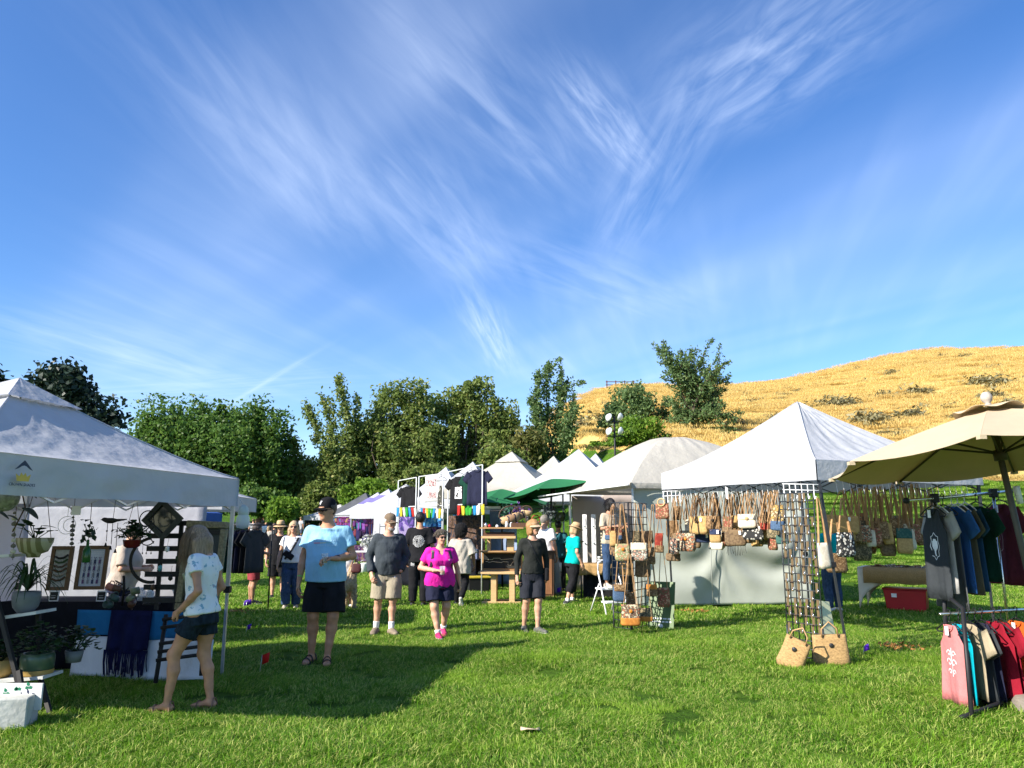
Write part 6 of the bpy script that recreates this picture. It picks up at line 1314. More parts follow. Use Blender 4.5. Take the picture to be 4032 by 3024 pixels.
fab_beige = mat('umbrella_beige', (.58,.47,.32), .85, .04, 5, .15, 90, trans=.22, tcol=(.50,.36,.17)); fab_green = mat('umbrella_green', (.02,.155,.055), .8, .06, 5, trans=.12)
bronze = mat('pole_bronze', (.09,.08,.065), .5, .1, metal=.2); stone = mat('stone_grey', (.22,.19,.16), .9, .2, 8, .4, 30, stretch=(1,1,6))
um = umbrella('big beige market umbrella leaning over the shirt rail at the right', (4.312,6.809,2.623), 1.45, .425, (-.088,-.06), -.643, 8, fab_beige, bronze, (4.79,7.06), mat('finial_grey', (.38,.33,.28), .8, .25, 14), True, mat('rib_dark', (.06,.045,.035), .5), stone, pole_r=.027)
um_c = T('pole_sticker', [(-.212,-.118,1.79), (-.245,-.138,1.94)], .0285, tag_m, um, 12)
B('crank_housing', (-.06,-.05,.95), (.07,.07,.20), mat('crank_grey', (.4,.4,.38), .5), um, bev=.02)
umbrella('green market umbrella with folded top beside the dome canopy', (*at(2172,1886,19.0)[:],), 1.25, .30, (-.06,-.16), .17, 6, fab_green, plast_blk, (G(2168,2352).x, 18.95), nr=5, pole_r=.025)
umbrella('lower green umbrella in front of the hanging shirts', (*at(1975,1925,20.6)[:],), 1.38, .38, (0,0), -.82, 6, fab_green, plast_blk, (at(1978,2300,20.6).x, 20.6), nr=5, pole_r=.025)
# ---------------------------------------------------------------- hanging shirts
def garment(kind, w_, h, m, seed, par, sl=.19):
    rg = random.Random(seed); ph = rg.random()*6; rows = []
    prof = [(0, .5), (.15, .49), (.4, .47), (.62, .455), (.74, .45), (.80, .38 if kind == 'tank' else .46), (.86, .31 if kind == 'tank' else .455), (.92, .27 if kind == 'tank' else .43), (.955, .255 if kind == 'tank' else .36), (.985, .22), (1.0, .17)]
    fold = lambda x, z: .022*math.sin(22*x+ph+1.2*z)*max(.12, 1-z/h) + .009*math.sin(47*x+ph*2+3*z)*(1.1-z/h)
    for v, q in prof: rows.append((v*h, w_*q, (.017-.007*v), 0))
    b = loft(rows, 44, .75, fold).build('body', m, par, True)
    if kind == 'tee':
        for s in (-1, 1):
            mb = MB(); vs = []; n = 14; st = Vector((s*w_*.36, 0, h*.90)); en = st + Vector((s*w_*.26, 0, -sl)); ax = (en-st).normalized(); sd = Vector((0, 1, 0)); up = ax.cross(sd)
            for j in range(5):
                t = j/4; c_ = st.lerp(en, t); r1 = lerp(.095, .088, t); vs += [c_ + up*(math.cos(2*PI*k/n)*r1) + sd*(math.sin(2*PI*k/n)*.018*(1+.3*math.sin(4*k+seed))) for k in range(n)]
            mb.add(vs, [(j*n+k, j*n+(k+1) % n, (j+1)*n+(k+1) % n, (j+1)*n+k) for j in range(4) for k in range(n)] + [tuple(range(n)), tuple(4*n+k for k in range(n))]); mb.build('sleeve', m, par, True)
    nk = MB().tube([(w_*.16*math.cos(a), -.02+.0*a, h*1.0+.0-.055*math.sin(a)) for a in [PI*i/10 for i in range(11)]], .006, 5).build('collar', m, par, True)
    return b
hang_w = mat('hanger_white', (.8,.8,.8), .4, .03)
def hanger(label, top, yaw, m, group='clothes hangers on the shirt rail', w_=.40):
    t = thing('clothes_hanger', label, 'hanger', top, yaw, group); MB().tube([(.0,0,-.02), (.018,0,.0), (.022,0,.022), (0,0,.04), (-.022,0,.022), (-.02,0,.01)], .0045, 6).tube([(0,0,-.02), (0,0,-.07)], .0045, 6).build('hook', m, t, True)
    MB().tube([(0,0,-.07), (-w_*.25,0,-.10), (-w_/2,0,-.16), (-w_*.45,0,-.175), (w_*.45,0,-.175), (w_/2,0,-.16), (w_*.25,0,-.10), (0,0,-.07)], .0065, 6).build('arms', m, t, True); return t
def shirt(label, kind, pos, yaw, w_, h, m, seed, hm=None, hl=None, group='shirts on the rail', tagp=True, drop=.10):
    """pos: point on the rail"""
    if hm: hanger(hl or 'plastic clothes hanger holding a shirt on the rail', pos, yaw, hm)
    t = thing('shirt', label, 'shirt', (pos[0], pos[1], pos[2]-drop-h), yaw, group); b = garment(kind, w_, h, m, seed, t)
    if tagp: MB().box((.01,-.045,h-.05), (.045,.003,.075)).build('price_tag', tag_m, t)
    return t, b
rl, rr = Vector((3.80,7.40,1.83)), Vector((5.30,8.20,1.95)); ur = (rr-rl).normalized()
yawS = math.atan2(ur.y, ur.x) - PI/2 - .42
gr = thing('garment_rail', 'chrome and black two-tier garment rail under the beige umbrella', 'clothes rail', (rl.x, rl.y, 0))
o_ = Vector((rl.x, rl.y, 0)); chrome = mat('chrome', (.7,.68,.62), .2, .05, metal=.95)
T('top_rail', [rl-o_, rr-o_], .016, chrome, gr); 
for e in (-.012, 1.012): MB().lathe([(.001,.03),(.02,.026),(.03,.01),(.03,-.01),(.02,-.026),(.001,-.03)], 12, rl-o_+(rr-rl)*e).build('end_knob', plast_blk, gr, True)
lf, rf = G(3828, 2835), Vector((5.15,8.3,0)); pz = rl.lerp(rr, .245)
for nm, a, b in (('upright', pz, Vector((pz.x, pz.y, .1))), ('upright', rl.lerp(rr, .83), rl.lerp(rr, .83)*1.0)):
    pass
q1, q2 = rl.lerp(rr, .245), rl.lerp(rr, .83)
T('upright', [q1-o_, Vector((q1.x, q1.y, .92))-o_], .015, chrome, gr); T('upright', [q2-o_, Vector((q2.x, q2.y, .05))-o_], .015, chrome, gr)
T('front_leg', [Vector((q1.x, q1.y, .95))-o_, Vector((q1.x-.12, q1.y-.50, .86))-o_, lf+Vector((0,0,.03))-o_], .02, plast_blk, gr); T('rear_leg', [Vector((q1.x,q1.y,.95))-o_, Vector((q1.x+.2,q1.y+.45,.03))-o_], .02, plast_blk, gr)
T('base_bar', [lf+Vector((-.12,-.05,.03))-o_, Vector((q2.x+.1,q2.y-.2,.03))-o_], .02, plast_blk, gr)
for q in (q1, q2): B('clamp', q-o_, (.07,.06,.09), plast_blk, gr, bev=.01)
lr0, lr1 = at(3700,2418,7.25), at(4045,2400,7.6); T('lower_rail', [lr0-o_, lr1-o_], .013, chrome, gr)
c_char = cloth('cotton_charcoal', (.035,.04,.045), .1); c_heather = cloth('cotton_heather', (.32,.31,.30), .15); c_slate = cloth('cotton_slate', (.09,.095,.10), .1); c_blue = cloth('cotton_blue', (.03,.11,.33), .08); c_olive = cloth('cotton_olive', (.105,.095,.06), .08); c_dkblue = cloth('cotton_dkblue', (.018,.06,.13), .1); c_forest = cloth('cotton_forest', (.008,.045,.03), .1); c_maroon = cloth('cotton_maroon', (.10,.02,.035), .15); c_pink = cloth('cotton_pink', (.50,.17,.17), .08); c_turq = cloth('cotton_turquoise', (.0,.30,.38), .08); c_sand = cloth('cotton_sand', (.34,.28,.19), .08); c_dred = cloth('cotton_dark_red', (.22,.008,.02), .12); c_orange = cloth('cotton_orange', (.55,.10,.015), .1)
def rp(t): return rl.lerp(rr, t)
rack = [('charcoal tank top with white elephant print, front of the rail','tank',.215,.40,.86,c_char,plast_blk,.10), ('heather grey tee with white stripe behind the charcoal tank','tee',.265,.44,.80,c_heather,hang_w,.10), ('slate grey tank top behind the heather tee','tank',.32,.42,.96,c_slate,plast_blk,.10), ('royal blue tee on a white hanger','tee',.40,.47,.82,c_blue,hang_w,.10), ('olive tee between the blue ones','tee',.46,.48,.85,c_olive,hang_w,.10), ('dark blue tee behind the olive one','tee',.53,.48,.83,c_dkblue,hang_w,.10), ('dark forest green tee on a black hanger','tee',.64,.48,.74,c_forest,plast_blk,.12), ('maroon tee with pale outline print at the far end of the rail','tee',.88,.50,.82,c_maroon,plast_blk,.12)]
SH = {}
for i, (lb, kd, t_, w_, h, m, hm, dr) in enumerate(rack):
    SH[i] = shirt(lb, kd, rp(t_), yawS + random.uniform(-.08,.08), w_, h, m, i+3, hm, '%s hanger carrying the %s' % ('white plastic' if hm is hang_w else 'black plastic', ' '.join(lb.split()[:3])), drop=dr, tagp=i in (0, 3, 6, 7))
def quadstrip(pts, wd):
    out_ = []
    for a, b in zip(pts, pts[1:]):
        a, b = Vector(a), Vector(b); n_ = Vector((-(b-a).y, (b-a).x)).normalized()*wd/2; out_.append([tuple(a-n_), tuple(b-n_), tuple(b+n_), tuple(a+n_)])
    return out_
ele = quadstrip([(0,.13),(.03,.10),(.06,.09),(.055,.05),(.075,0),(.055,-.05),(.06,-.09),(.03,-.10),(0,-.13),(-.03,-.10),(-.06,-.09),(-.055,-.05),(-.075,0),(-.055,.05),(-.06,.09),(-.03,.10),(0,.13)], .007)
ele += [[(-.045,.05),(.045,.05),(.05,.0),(-.05,.0)], [(-.05,.0),(-.02,0),(-.018,-.045),(-.04,-.02)], [(.02,0),(.05,.0),(.04,-.02),(.018,-.045)], [(-.018,0),(.018,0),(.012,-.075),(-.012,-.075)], [(-.012,-.07),(.012,-.07),(.02,-.09),(.0,-.095)], [(-.03,.05),(.03,.05),(.02,.07),(-.02,.07)]]
decal({'shirt': SH[0][1]}, 'shirt', ele, w_print, (0, 0, .50), nm='elephant_print', res=.02)
decal({'shirt': SH[7][1]}, 'shirt', quadstrip([(0,.13),(.06,.09),(.075,0),(.06,-.09),(0,-.13),(-.06,-.09),(-.075,0),(-.06,.09),(0,.13)], .006) + [[(-.045,.04),(.03,.05),(.03,.0),(-.05,.0)], [(-.018,0),(.018,0),(.012,-.07),(-.012,-.07)]], mat('print_rose', (.42,.30,.30), .8), (-.05, 0, .45), nm='outline_print')
decal({'shirt': SH[3][1]}, 'shirt', [[(-.03,-.04),(.03,-.04),(.03,.04),(-.03,.04)]], mat('print_sand', (.35,.36,.33), .8), (-.12, 0, .55), nm='patch_print')
decal({'shirt': SH[1][1]}, 'shirt', [rect(-.03,-.3,.05,.05)], c_white, (.1, 0, .5), nm='white_panel')
low = [('pink tank top with white print on the lower rail','tank',.10,.36,.70,c_pink), ('turquoise top behind the pink tank top','tank',.20,.44,.72,c_turq), ('sand coloured tee low on the rail','tee',.30,.40,.62,c_sand), ('charcoal tee low on the rail behind the sand one','tee',.38,.40,.68,c_char), ('navy tank top low on the rail','tank',.46,.40,.60,c_navy), ('dark red tee with white lettering on the lower rail','tee',.68,.46,.70,c_dred), ('second dark red shirt on the lower rail','tank',.60,.46,.70,c_dred), ('orange tee at the right end of the lower rail','tee',.86,.46,.68,c_orange)]
LO = {}
for i, (lb, kd, t_, w_, h, m) in enumerate(low):
    q = lr0.lerp(lr1, t_); LO[i] = shirt(lb, kd, q, yawS + random.uniform(-.1,.1), w_, max(.3, q.z-.10-.015-.02*(i % 3)), m, i+30, plast_blk, 'black plastic hanger carrying the %s' % ' '.join(lb.split()[:3]), tagp=i in (0, 5, 7, 1))
fl = []
for s in (-1, 1):
    for cz, r in ((.07,.032), (-.01,.040), (-.09,.028)): fl += quadstrip([(s*.035 + s*r*(1-k/14)*math.cos(k*.55), cz + r*(1-k/14)*math.sin(k*.55)) for k in range(12)], .009)
fl += quadstrip([(0,-.13),(.006,-.04),(-.006,.05),(0,.12)], .010)
decal({'shirt': LO[0][1]}, 'shirt', fl, w_print, (0, 0, .36), nm='flower_print')
def text_decal(o, s, size, m, org, nm='lettering'):
    me = text_mesh(s, size, m, 0); t = bvh_of(o); me2 = me
    for v in me2.vertices:
        p = Vector(org) + Vector((v.co.x, 0, v.co.y)); h, n_, _, _ = t.ray_cast(p-Vector((0,.5,0)), Vector((0,1,0)), 1.0); v.co = (h if h else p) - Vector((0,.003,0))
    return link(nm, me2, None, o)
text_decal(LO[5][1], 'baste', .075, w_print, (-.05, 0, .44)); text_decal(LO[5][1], 'walk with the dog\nlove more', .026, w_print, (-.05, 0, .40), 'small_lettering')
# ---------------------------------------------------------------- jewellery stall under the dome
q = at(2360, 2240, 17.6); t = thing('jewellery_table', 'table with crumpled burlap cloth under the dome canopy', 'table', (2.25,17.5,0), -.2)
B('table_top', (0,0,.76), (1.5,.6,.03), burlap, t); MB().sheet([[(-.76+1.52*i/30, -.31-.03*math.sin(i*1.7)*(j/4), .78-.24*j/4-.015*math.sin(i*.9)*(j/4)) for j in range(5)] for i in range(31)], .004).build('cloth', burlap, t, True)
for sx_ in (-1, 1):
    for sy_ in (-1, 1): T('leg', [(sx_*.68,sy_*.25,0), (sx_*.68,sy_*.25,.75)], .018, steel_dk, t)
MB().box((0,.1,.35), (1.3,.4,.68)).build('under_block', c_black, t)  # plain black box filling the space below the table top
for i, (px, y0, y1, lb) in enumerate(((2305,2035,2225,'tall white necklace board nearest the teal woman'), (2340,2028,2218,'tall white necklace board with pendants'), (2383,2095,2190,'dark grid tray of rings leaning on the jewellery table'))):
    a, b = at(px, y1, 17.7), at(px, y0, 17.7); hgt = b.z-a.z; t = thing('display_board', lb, 'display', (a.x, 17.7, max(.79, a.z)), -.1)
    if i < 2:
        MB().box((0,0,hgt/2), (.10,.012,hgt), Matrix.Rotation(-.08, 3, 'X')).build('panel', c_white, t, bev=.004)
        for k in range(2): T('necklace', [(-.03,-.02,hgt*.95), (0,-.03,hgt*(.75-.35*k)), (.03,-.02,hgt*.95)], .003, plast_blk, t, 4); MB().lathe([(.001,.018),(.016,.01),(.016,-.01),(.001,-.018)], 10, (0,-.035,hgt*(.74-.35*k)), Matrix.Rotation(PI/2, 3, 'X')).build('pendant', mat('pendant_teal', (.05,.12,.12), .3), t, True)
    else:
        MB().box((0,0,hgt/2), (.24,.012,hgt)).build('panel', plast_blk, t)
        for r_ in range(8):
            for c_ in range(4): MB().box((-.08+.053*c_,-.012,hgt*(r_+.5)/8), (.03,.01,.035)).build('ring_card', mat('ring_cream', (.6,.55,.4), .7), t)
q = at(2362, 2208, 17.3); t = thing('tin_stack', 'stack of silver tins on the jewellery table', 'tins', (q.x, 17.3, .785))
for k in range(3): MB().lathe([(.001,0),(.06,0),(.06,.045),(.055,.05),(.001,.05)], 16, (0,0,.052*k)).build('tin', steel, t, True)
# ---------------------------------------------------------------- wooden desk, cabinet, baskets
wood = mat('wood_oak', (.40,.23,.10), .6, .2, 5, .2, 20, stretch=(1,8,8)); wood_d = mat('wood_dark', (.11,.055,.03), .55, .2, 5, .2, 20, stretch=(8,8,1)); wood_p = mat('wood_pine', (.56,.37,.18), .65, .15, 5, stretch=(1,8,8)); chalk = mat('chalkboard', (.02,.022,.02), .7); cream_line = mat('chalk_line', (.62,.57,.42), .8)
q = at(1975, 2380, 16.3); t = thing('display_bench', 'oak display bench with black outlined drawer front and shelf on top', 'bench', (q.x, 16.4, 0), -.05)
B('foot_bar', (0,-.12,.035), (.80,.09,.07), wood_p, t); B('foot_bar', (0,.35,.035), (.80,.09,.07), wood_p, t)
for x in (-.16, .22): B('leg', (x,.1,.34), (.11,.5,.56), wood_p, t)
B('seat', (0,.05,.645), (.95,.62,.045), wood_p, t, bev=.006); B('back_panel', (0,.20,.875), (.86,.04,.40), wood, t)
fr = B('drawer_front', (0,.17,.87), (.80,.02,.30), chalk, t); 
out_l = [(-.36,.86),(-.30,.86),(-.30,.90),(-.20,.90),(-.19,.93),(-.05,.93),(-.03,.90),(.10,.91),(.20,.92),(.34,.90),(.34,.86),(.22,.85),(.18,.78),(.12,.79),(.13,.85),(.02,.86),(-.02,.84),(-.2,.86),(-.30,.84)]
T('outline', [(x, .155, z) for x, z in out_l], .005, cream_line, fr, 4); T('divider', [(.04,.158,.73), (.04,.158,1.01)], .004, plast_blk, fr, 4)
B('mid_shelf', (0,.10,1.075), (.90,.40,.03), wood, t); B('bracket', (-.28,.12,1.24), (.06,.3,.30), wood_p, t); B('bracket', (.18,.12,1.24), (.14,.3,.30), wood_p, t); B('tilted_board', (-.06,-.02,1.42), (.66,.34,.02), wood_d, t, Matrix.Rotation(.25, 3, 'X')); B('ledge', (-.06,-.18,1.37), (.72,.03,.05), wood_p, t); B('top_shelf', (0,.08,1.56), (.92,.40,.03), wood, t)
for k, (x, m, h) in enumerate(((-.34, glint, .09), (-.26, redp, .06), (-.1, tag_m, .05), (.1, tag_m, .12), (.2, tag_m, .10))):
    o = MB().lathe([(.001,0),(.03,0),(.03,h*.7),(.018,h*.8),(.018,h),(.001,h)], 12).build('bottle', m, None, True, loc=Vector((q.x+x, 16.42, 1.577))); tag(o, ['silver shaker on the top shelf of the oak bench','small red jar on the top shelf of the oak bench','low white dish on the top shelf of the oak bench','tall white bottle on the top shelf of the oak bench','white jar at the right of the oak bench shelf'][k], 'bottle')
o = MB().box((0,0,0), (.34,.2,.09)).build('wood_box', wood_d, None, loc=(q.x+.36,16.45,1.623)); tag(o, 'dark open box on the right end of the oak bench shelf', 'box')
q = at(2138, 2350, 18.0); t = thing('cabinet', 'brown wooden cabinet standing by the umbrella pole', 'cabinet', (q.x, 18.0, 0), -.1); B('carcass', (0,0,.52), (.52,.45,1.0), wood_d, t, bev=.008); B('door', (0,-.235,.52), (.44,.015,.86), mat('wood_mid', (.22,.10,.045), .5, .2, 5, stretch=(8,8,1)), t); B('top', (0,0,1.035), (.58,.5,.03), wood_d, t)
q = at(1968, 2080, 20.5); wall_b = mat('cloth_slate_blue', (.25,.32,.48), .8, .08, 3, .4, 6, trans=.1)
o = wall_sheet('hanging_tarp', (q.x-.28, 20.9), (q.x+.45, 20.6), .1, 2.05, wall_b, None, .12, 33); tag(o, 'slate blue tarp hanging behind the oak bench', 'tarp')
def basket(label, px, py, Y, rx, h, m, rz=0, tl=0, handle=True):
    q = at(px, py, Y); t = thing('basket', label, 'basket', q, rz, 'baskets hanging under the green umbrella'); t.rotation_euler[1] = tl
    MB().lathe([(.001,0),(rx*.7,0),(rx*.95,h*.4),(rx,h),(rx*.94,h),(rx*.88,h*.4),(rx*.6,.015),(.001,.015)], 18, sy=.6).build('bowl', m, t, True)
    if handle: T('handle', [(rx*math.cos(a), 0, h+rx*.8*math.sin(a)) for a in [PI*i/10 for i in range(11)]], .012, leather_d, t)
strp = mat('basket_stripe', (.30,.18,.10), .9, .1, 3.2, col2=[(.03,.03,.05),(.45,.3,.16)], thr=[.35,.65], kind='wave', stretch=(.3,.3,3)); 
basket('large striped woven basket tilted on its hook', 2015, 2062, 17.2, .24, .20, strp, .3, -.3); basket('smaller striped basket beside the large tilted one', 2052, 2045, 17.4, .15, .16, strp, .1, -.4); basket('plain straw bowl basket high on the rail', 2072, 2032, 17.8, .13, .13, straw, 0, .1); basket('dark green banded basket right of the umbrella pole', 2203, 2052, 19.2, .15, .22, mat('basket_green', (.09,.11,.05), .9, .2, 4, col2=(.02,.03,.02), thr=.5, kind='wave', stretch=(.2,.2,3)), 0, 0)
T_o = T('hanging_rail', [at(1930,2012,18.4), at(2210,1998,18.6)], .008, plast_blk, None); tag(T_o, 'thin black rail the baskets hang from', 'rail')
for k, (px, c, lb) in enumerate(((2038,(.12,.05,.25),'bunch of purple and green dried flowers on the rail'), (2000,(.03,.10,.06),'dark green wreath on the basket rail'), (2165,(.10,.12,.12),'grey green dried bunch beside the umbrella pole'))):
    q = at(px, 2025, 18.5); rg = np.random.RandomState(k+80); P_ = rg.normal(size=(160,3))*np.array([.10,.06,.11]); o = thing('dried_bunch', lb, 'dried flowers', q); link('petals', leaf_mesh(P_, leaf_mat('bunch_%d' % k, tuple(x*.5 for x in c), c, tuple(min(1, x*2) for x in c), .1), .06, k), None, o); T('stem', [(0,0,.1), (0,0,-.12)], .006, leather_d, o)
q = at(2110, 2045, 18.9); t = thing('hoop_ornament', 'red round hoop ornament hanging with a paper tag', 'ornament', q); T('hoop', [(.10*math.cos(PI*i/10), 0, .10*math.sin(PI*i/10)) for i in range(21)], .012, redp, t); B('paper_tag', (-.03,-.02,-.16), (.12,.004,.14), tag_m, t)
t = thing('rolled_canopy', 'white rolled canopy bag leaning at the awning pole', 'canvas roll', G(2200,2345)); T('roll', [(0,0,.0), (-.03,.0,.6), (-.12,.05,1.5)], [.09,.07,.03], fab_white, t, 12); T('cap', [(.03,0,.55), (.03,0,.75)], .045, white_metal, t, 12); MB().sheet([[(-.26+.05*i+.02*math.sin(j), .03*math.sin(i*1.3), .08+.1*j-(.01*i)) for j in range(8)] for i in range(6)], .01).build('loose_fabric', fab_white, t, True)
# ---------------------------------------------------------------- left stall
blk_cloth = cloth('cloth_black', (.008,.009,.014), .2); wht_cloth = cloth('cloth_white', (.62,.64,.70), .05, .3, 12); blu_cloth = cloth('cloth_blue', (.015,.13,.32), .1); nvy_cloth = cloth('scarf_navy', (.006,.008,.045), .3, .5, 60); dk_wood = mat('wood_black', (.018,.017,.017), .6, .3, 8, stretch=(1,1,.2)); grn_frame = mat('frame_brown', (.13,.075,.035), .6, .2, 8)
t = thing('display_table', 'long table under black cloth in the left tent', 'table', (-5.55, 9.25, 0), 0)
B('table_top', (.85,.0,.735), (2.25,.75,.03), blk_cloth, t); MB().sheet([[(-.27+2.24*i/40, -.39-.02*math.sin(i*1.1)*j/5, .755-.72*j/5) for j in range(6)] for i in range(41)], .004).build('cloth', blk_cloth, t, True)
for x in (-.2, 1.9): T('leg', [(x,.3,0), (x,.3,.72)], .02, steel_dk, t)
# pale blanket hung in front, with blue top band and fringed navy scarf
bl0, bl1 = G(282, 2672), G(830, 2692); ztop = at(560, 2400, bl0.y).z
def hang(name, u0, u1, z0, z1, m, off, label=None, cat=None, par=None, seed=0, flare=.06):
    P_ = []
    for i in range(25):
        u = lerp(u0, u1, i/24); q = bl0.lerp(bl1, u); P_.append([Vector((q.x, q.y-off - flare*(1-j/8) + .02*math.sin(i*.8+seed)*(1-j/8), lerp(z0, z1, j/8) + (.02*math.sin(i*.35) if j == 0 else 0))) for j in range(9)])
    o = MB().sheet(P_, .006).build(name, m, par, True)
    if label: tag(o, label, cat)
    return o
blk = hang('blanket', .0, 1.0, .03, ztop-.27, wht_cloth, .0, 'white blanket with blue top hung below the left stall table', 'blanket', None, 1)
hang('blue_band', .0, 1.0, ztop-.27, ztop, blu_cloth, .01, None, None, blk, 1, .0)
sc_o = thing('fringed_scarf', 'navy fringed scarf draped over the white blanket', 'scarf', (0,0,0)); hang('cloth', .26, .56, .30, ztop+.005, nvy_cloth, .035, None, None, sc_o, 2)
mb = MB()
for i in range(46):
    q = bl0.lerp(bl1, .255+.31*i/45); x = random.uniform(-.015,.015); mb.tube([(q.x, q.y-.10, .32), (q.x+x, q.y-.115, .20), (q.x+x*2.2, q.y-.105, random.uniform(.05,.13))], .006, 4)
tag(mb.build('fringe', nvy_cloth, sc_o), kind='stuff')
def part_at(px, py, Y): return at(px, py, Y)
# framed display boards
board_w = mat('peg_white', (.50,.55,.66), .8, .03); board_c = mat('board_linen', (.42,.42,.40), .9, .15, 30)
def framed(label, x0, y0, x1, y1, Y, m, kind, lean=-.10):
    a, b = at(x0, y1, Y), at(x1, y0, Y); w_, h = b.x-a.x, b.z-a.z; t = thing('jewellery_display', label, 'display', (a.x+w_/2, Y, a.z), 0); t.rotation_euler = (lean, 0, .05)
    for nm, c, d in (('rail', (0,0,.02), (w_,.03,.04)), ('rail', (0,0,h-.02), (w_,.03,.04)), ('stile', (-w_/2+.02,0,h/2), (.04,.034,h-.08)), ('stile', (w_/2-.02,0,h/2), (.04,.034,h-.08))): B(nm, c, d, grn_frame, t)
    B('board', (0,.008,h/2), (w_-.06,.012,h-.06), m, t)
    if kind == 'peg':
        mb = MB(); nx_, nz_ = 13, 20
        for i in range(nx_):
            for j in range(nz_): mb.box((-w_/2+.065+(w_-.13)*i/(nx_-1), .0005, .07+(h-.14)*j/(nz_-1)), (.006,.002,.006))
        tag(mb.build('peg_holes', tag_m, t), kind='stuff')
        for r_ in range(4):
            for c_ in range(4):
                x, z_ = -w_/2+.09+(w_-.18)*c_/3, h-.13-(h-.2)*r_/4; MB().tube([(x-.012,-.008,z_), (x,-.01,z_-.03), (x+.012,-.008,z_)], .003, 4).box((x,-.008,z_-.055), (.02,.008,.045)).build('necklace', [mat('jewel_purple', (.10,.04,.14), .4), mat('jewel_grey', (.2,.21,.25), .4), mat('jewel_navy', (.02,.03,.10), .4)][(r_+c_) % 3], t)
    else:
        for r_ in range(6):
            z_ = h-.12-(h-.2)*r_/6; o = MB().tube([(-w_*.28,-.012,z_), (-w_*.1,-.014,z_-.02), (w_*.1,-.014,z_-.015), (w_*.3,-.012,z_+.02)], .012, 5).build('garland', [plast_blk, mat('moss', (.05,.09,.04), .9), mat('twig', (.12,.08,.06), .9), wood_d, mat('pale_twig', (.3,.27,.22), .9), leather_d][r_], t, True)
framed('brown framed board with twig garlands on the left table', 182, 2150, 284, 2325, 9.1, board_c, 'twig'); framed('brown framed white peg board hung with necklaces', 292, 2148, 424, 2322, 9.15, board_w, 'peg')
for lb, px, py in (('small chalk price sign at the left of the table', 215, 2335), ('small chalk price sign right of the peg board', 402, 2325)):
    q = at(px, py, 8.95); t = thing('chalk_sign', lb, 'sign', (q.x, 8.95, .755), .1); MB().box((0,0,.055), (.10,.012,.12), Matrix.Rotation(-.2, 3, 'X')).build('frame', c_white, t); MB().box((0,-.01,.055), (.08,.006,.09), Matrix.Rotation(-.2, 3, 'X')).build('slate', chalk, t)
    mb = MB()
    for r_ in range(3): mb.box((random.uniform(-.01,.01),-.016+.005*r_,.035+.022*r_), (.05,.003,.006))
    mb.build('writing', w_print, t)
# plants -----------------------------------------------------------
lm_pl = leaf_mat('leaf_house', (.012,.035,.012), (.03,.075,.025), (.07,.13,.04), .25)
def leaf_blade(mb, base, tip, wd, droop, n=5, heart=False):
    base, tip = Vector(base), Vector(tip); P_ = []; d = (tip-base); sd = d.cross(Vector((0,0,1))); sd = sd.normalized() if sd.length > 1e-6 else Vector((1,0,0))
    for i in range(n+1):
        s = i/n; c = base.lerp(tip, s) + Vector((0,0,droop*(4*s*(1-s)) )); f = (math.sin(PI*min(1, s*.9+.08))**.7 if not heart else (1-s)**.55*min(1, s*6+.35)); P_.append([c-sd*wd*f, c+Vector((0,0,-.15*wd*f)), c+sd*wd*f])
    mb.sheet(P_)
def pot_plant(name, label, base, prof, pm, kind, seed, sc=1.0, band=None, cat='plant'):
    rg = random.Random(seed); t = thing(name, label, cat, base); n = 20; MB().lathe([(.001,0)] + prof + [(prof[-1][0]*.9, prof[-1][1]), (prof[-1][0]*.85, prof[-1][1]-.03), (.001, prof[-1][1]-.03)], n).build('pot', pm, t, True); top = prof[-1][1]
    if band: MB().lathe([(band[0], band[1]), (band[2], band[3])], n).build('glaze_band', band[4], t, True)
    mb = MB()
    if kind == 'spider':
        for i in range(46):
            a = rg.uniform(0, 6.28); r = rg.uniform(.15, .42)*sc; leaf_blade(mb, (0,0,top), (r*math.cos(a), r*math.sin(a), top+rg.uniform(-.14,.16)), .009, rg.uniform(.10,.24), 7)
    elif kind == 'heart':
        for i in range(9):
            a = rg.uniform(0, 6.28); r = rg.uniform(.04,.13)*sc; c = Vector((r*math.cos(a), r*math.sin(a), top+rg.uniform(.03,.12))); mb.tube([(0,0,top-.02), c], .004, 4); leaf_blade(mb, c, c+Vector((.11*math.cos(a+rg.uniform(-.7,.7)), .11*math.sin(a), rg.uniform(-.05,.05))), .055, .01, 6, True)
    elif kind == 'bush':
        for i in range(130):
            a, e = rg.uniform(0, 6.28), rg.uniform(-.35, 1.5); r = rg.uniform(.4, 1)*.22*sc; c = Vector((r*math.cos(a)*math.cos(e)*1.25, r*math.sin(a)*math.cos(e), top+.05+r*math.sin(e)*.9)); leaf_blade(mb, c, c+Vector((rg.uniform(-.06,.06), rg.uniform(-.06,.06), rg.uniform(-.02,.03))), .026, .01, 4)
        for i in range(10): a = rg.uniform(0, 6.28); mb.tube([(0,0,top-.02), (.15*math.cos(a), .15*math.sin(a), top+.12)], .004, 4)
    mb.build('leaves', lm_pl, t, True); return t
cream_p = mat('pot_cream', (.42,.37,.24), .5, .2, 5, col2=(.20,.17,.08), thr=.5, kind='wave'); green_p = mat('pot_green', (.06,.10,.055), .3, .15, spec=.5); yel_p = mat('pot_yellow', (.40,.26,.08), .4, .1); grey_p = mat('pot_grey', (.16,.17,.17), .4, .15)
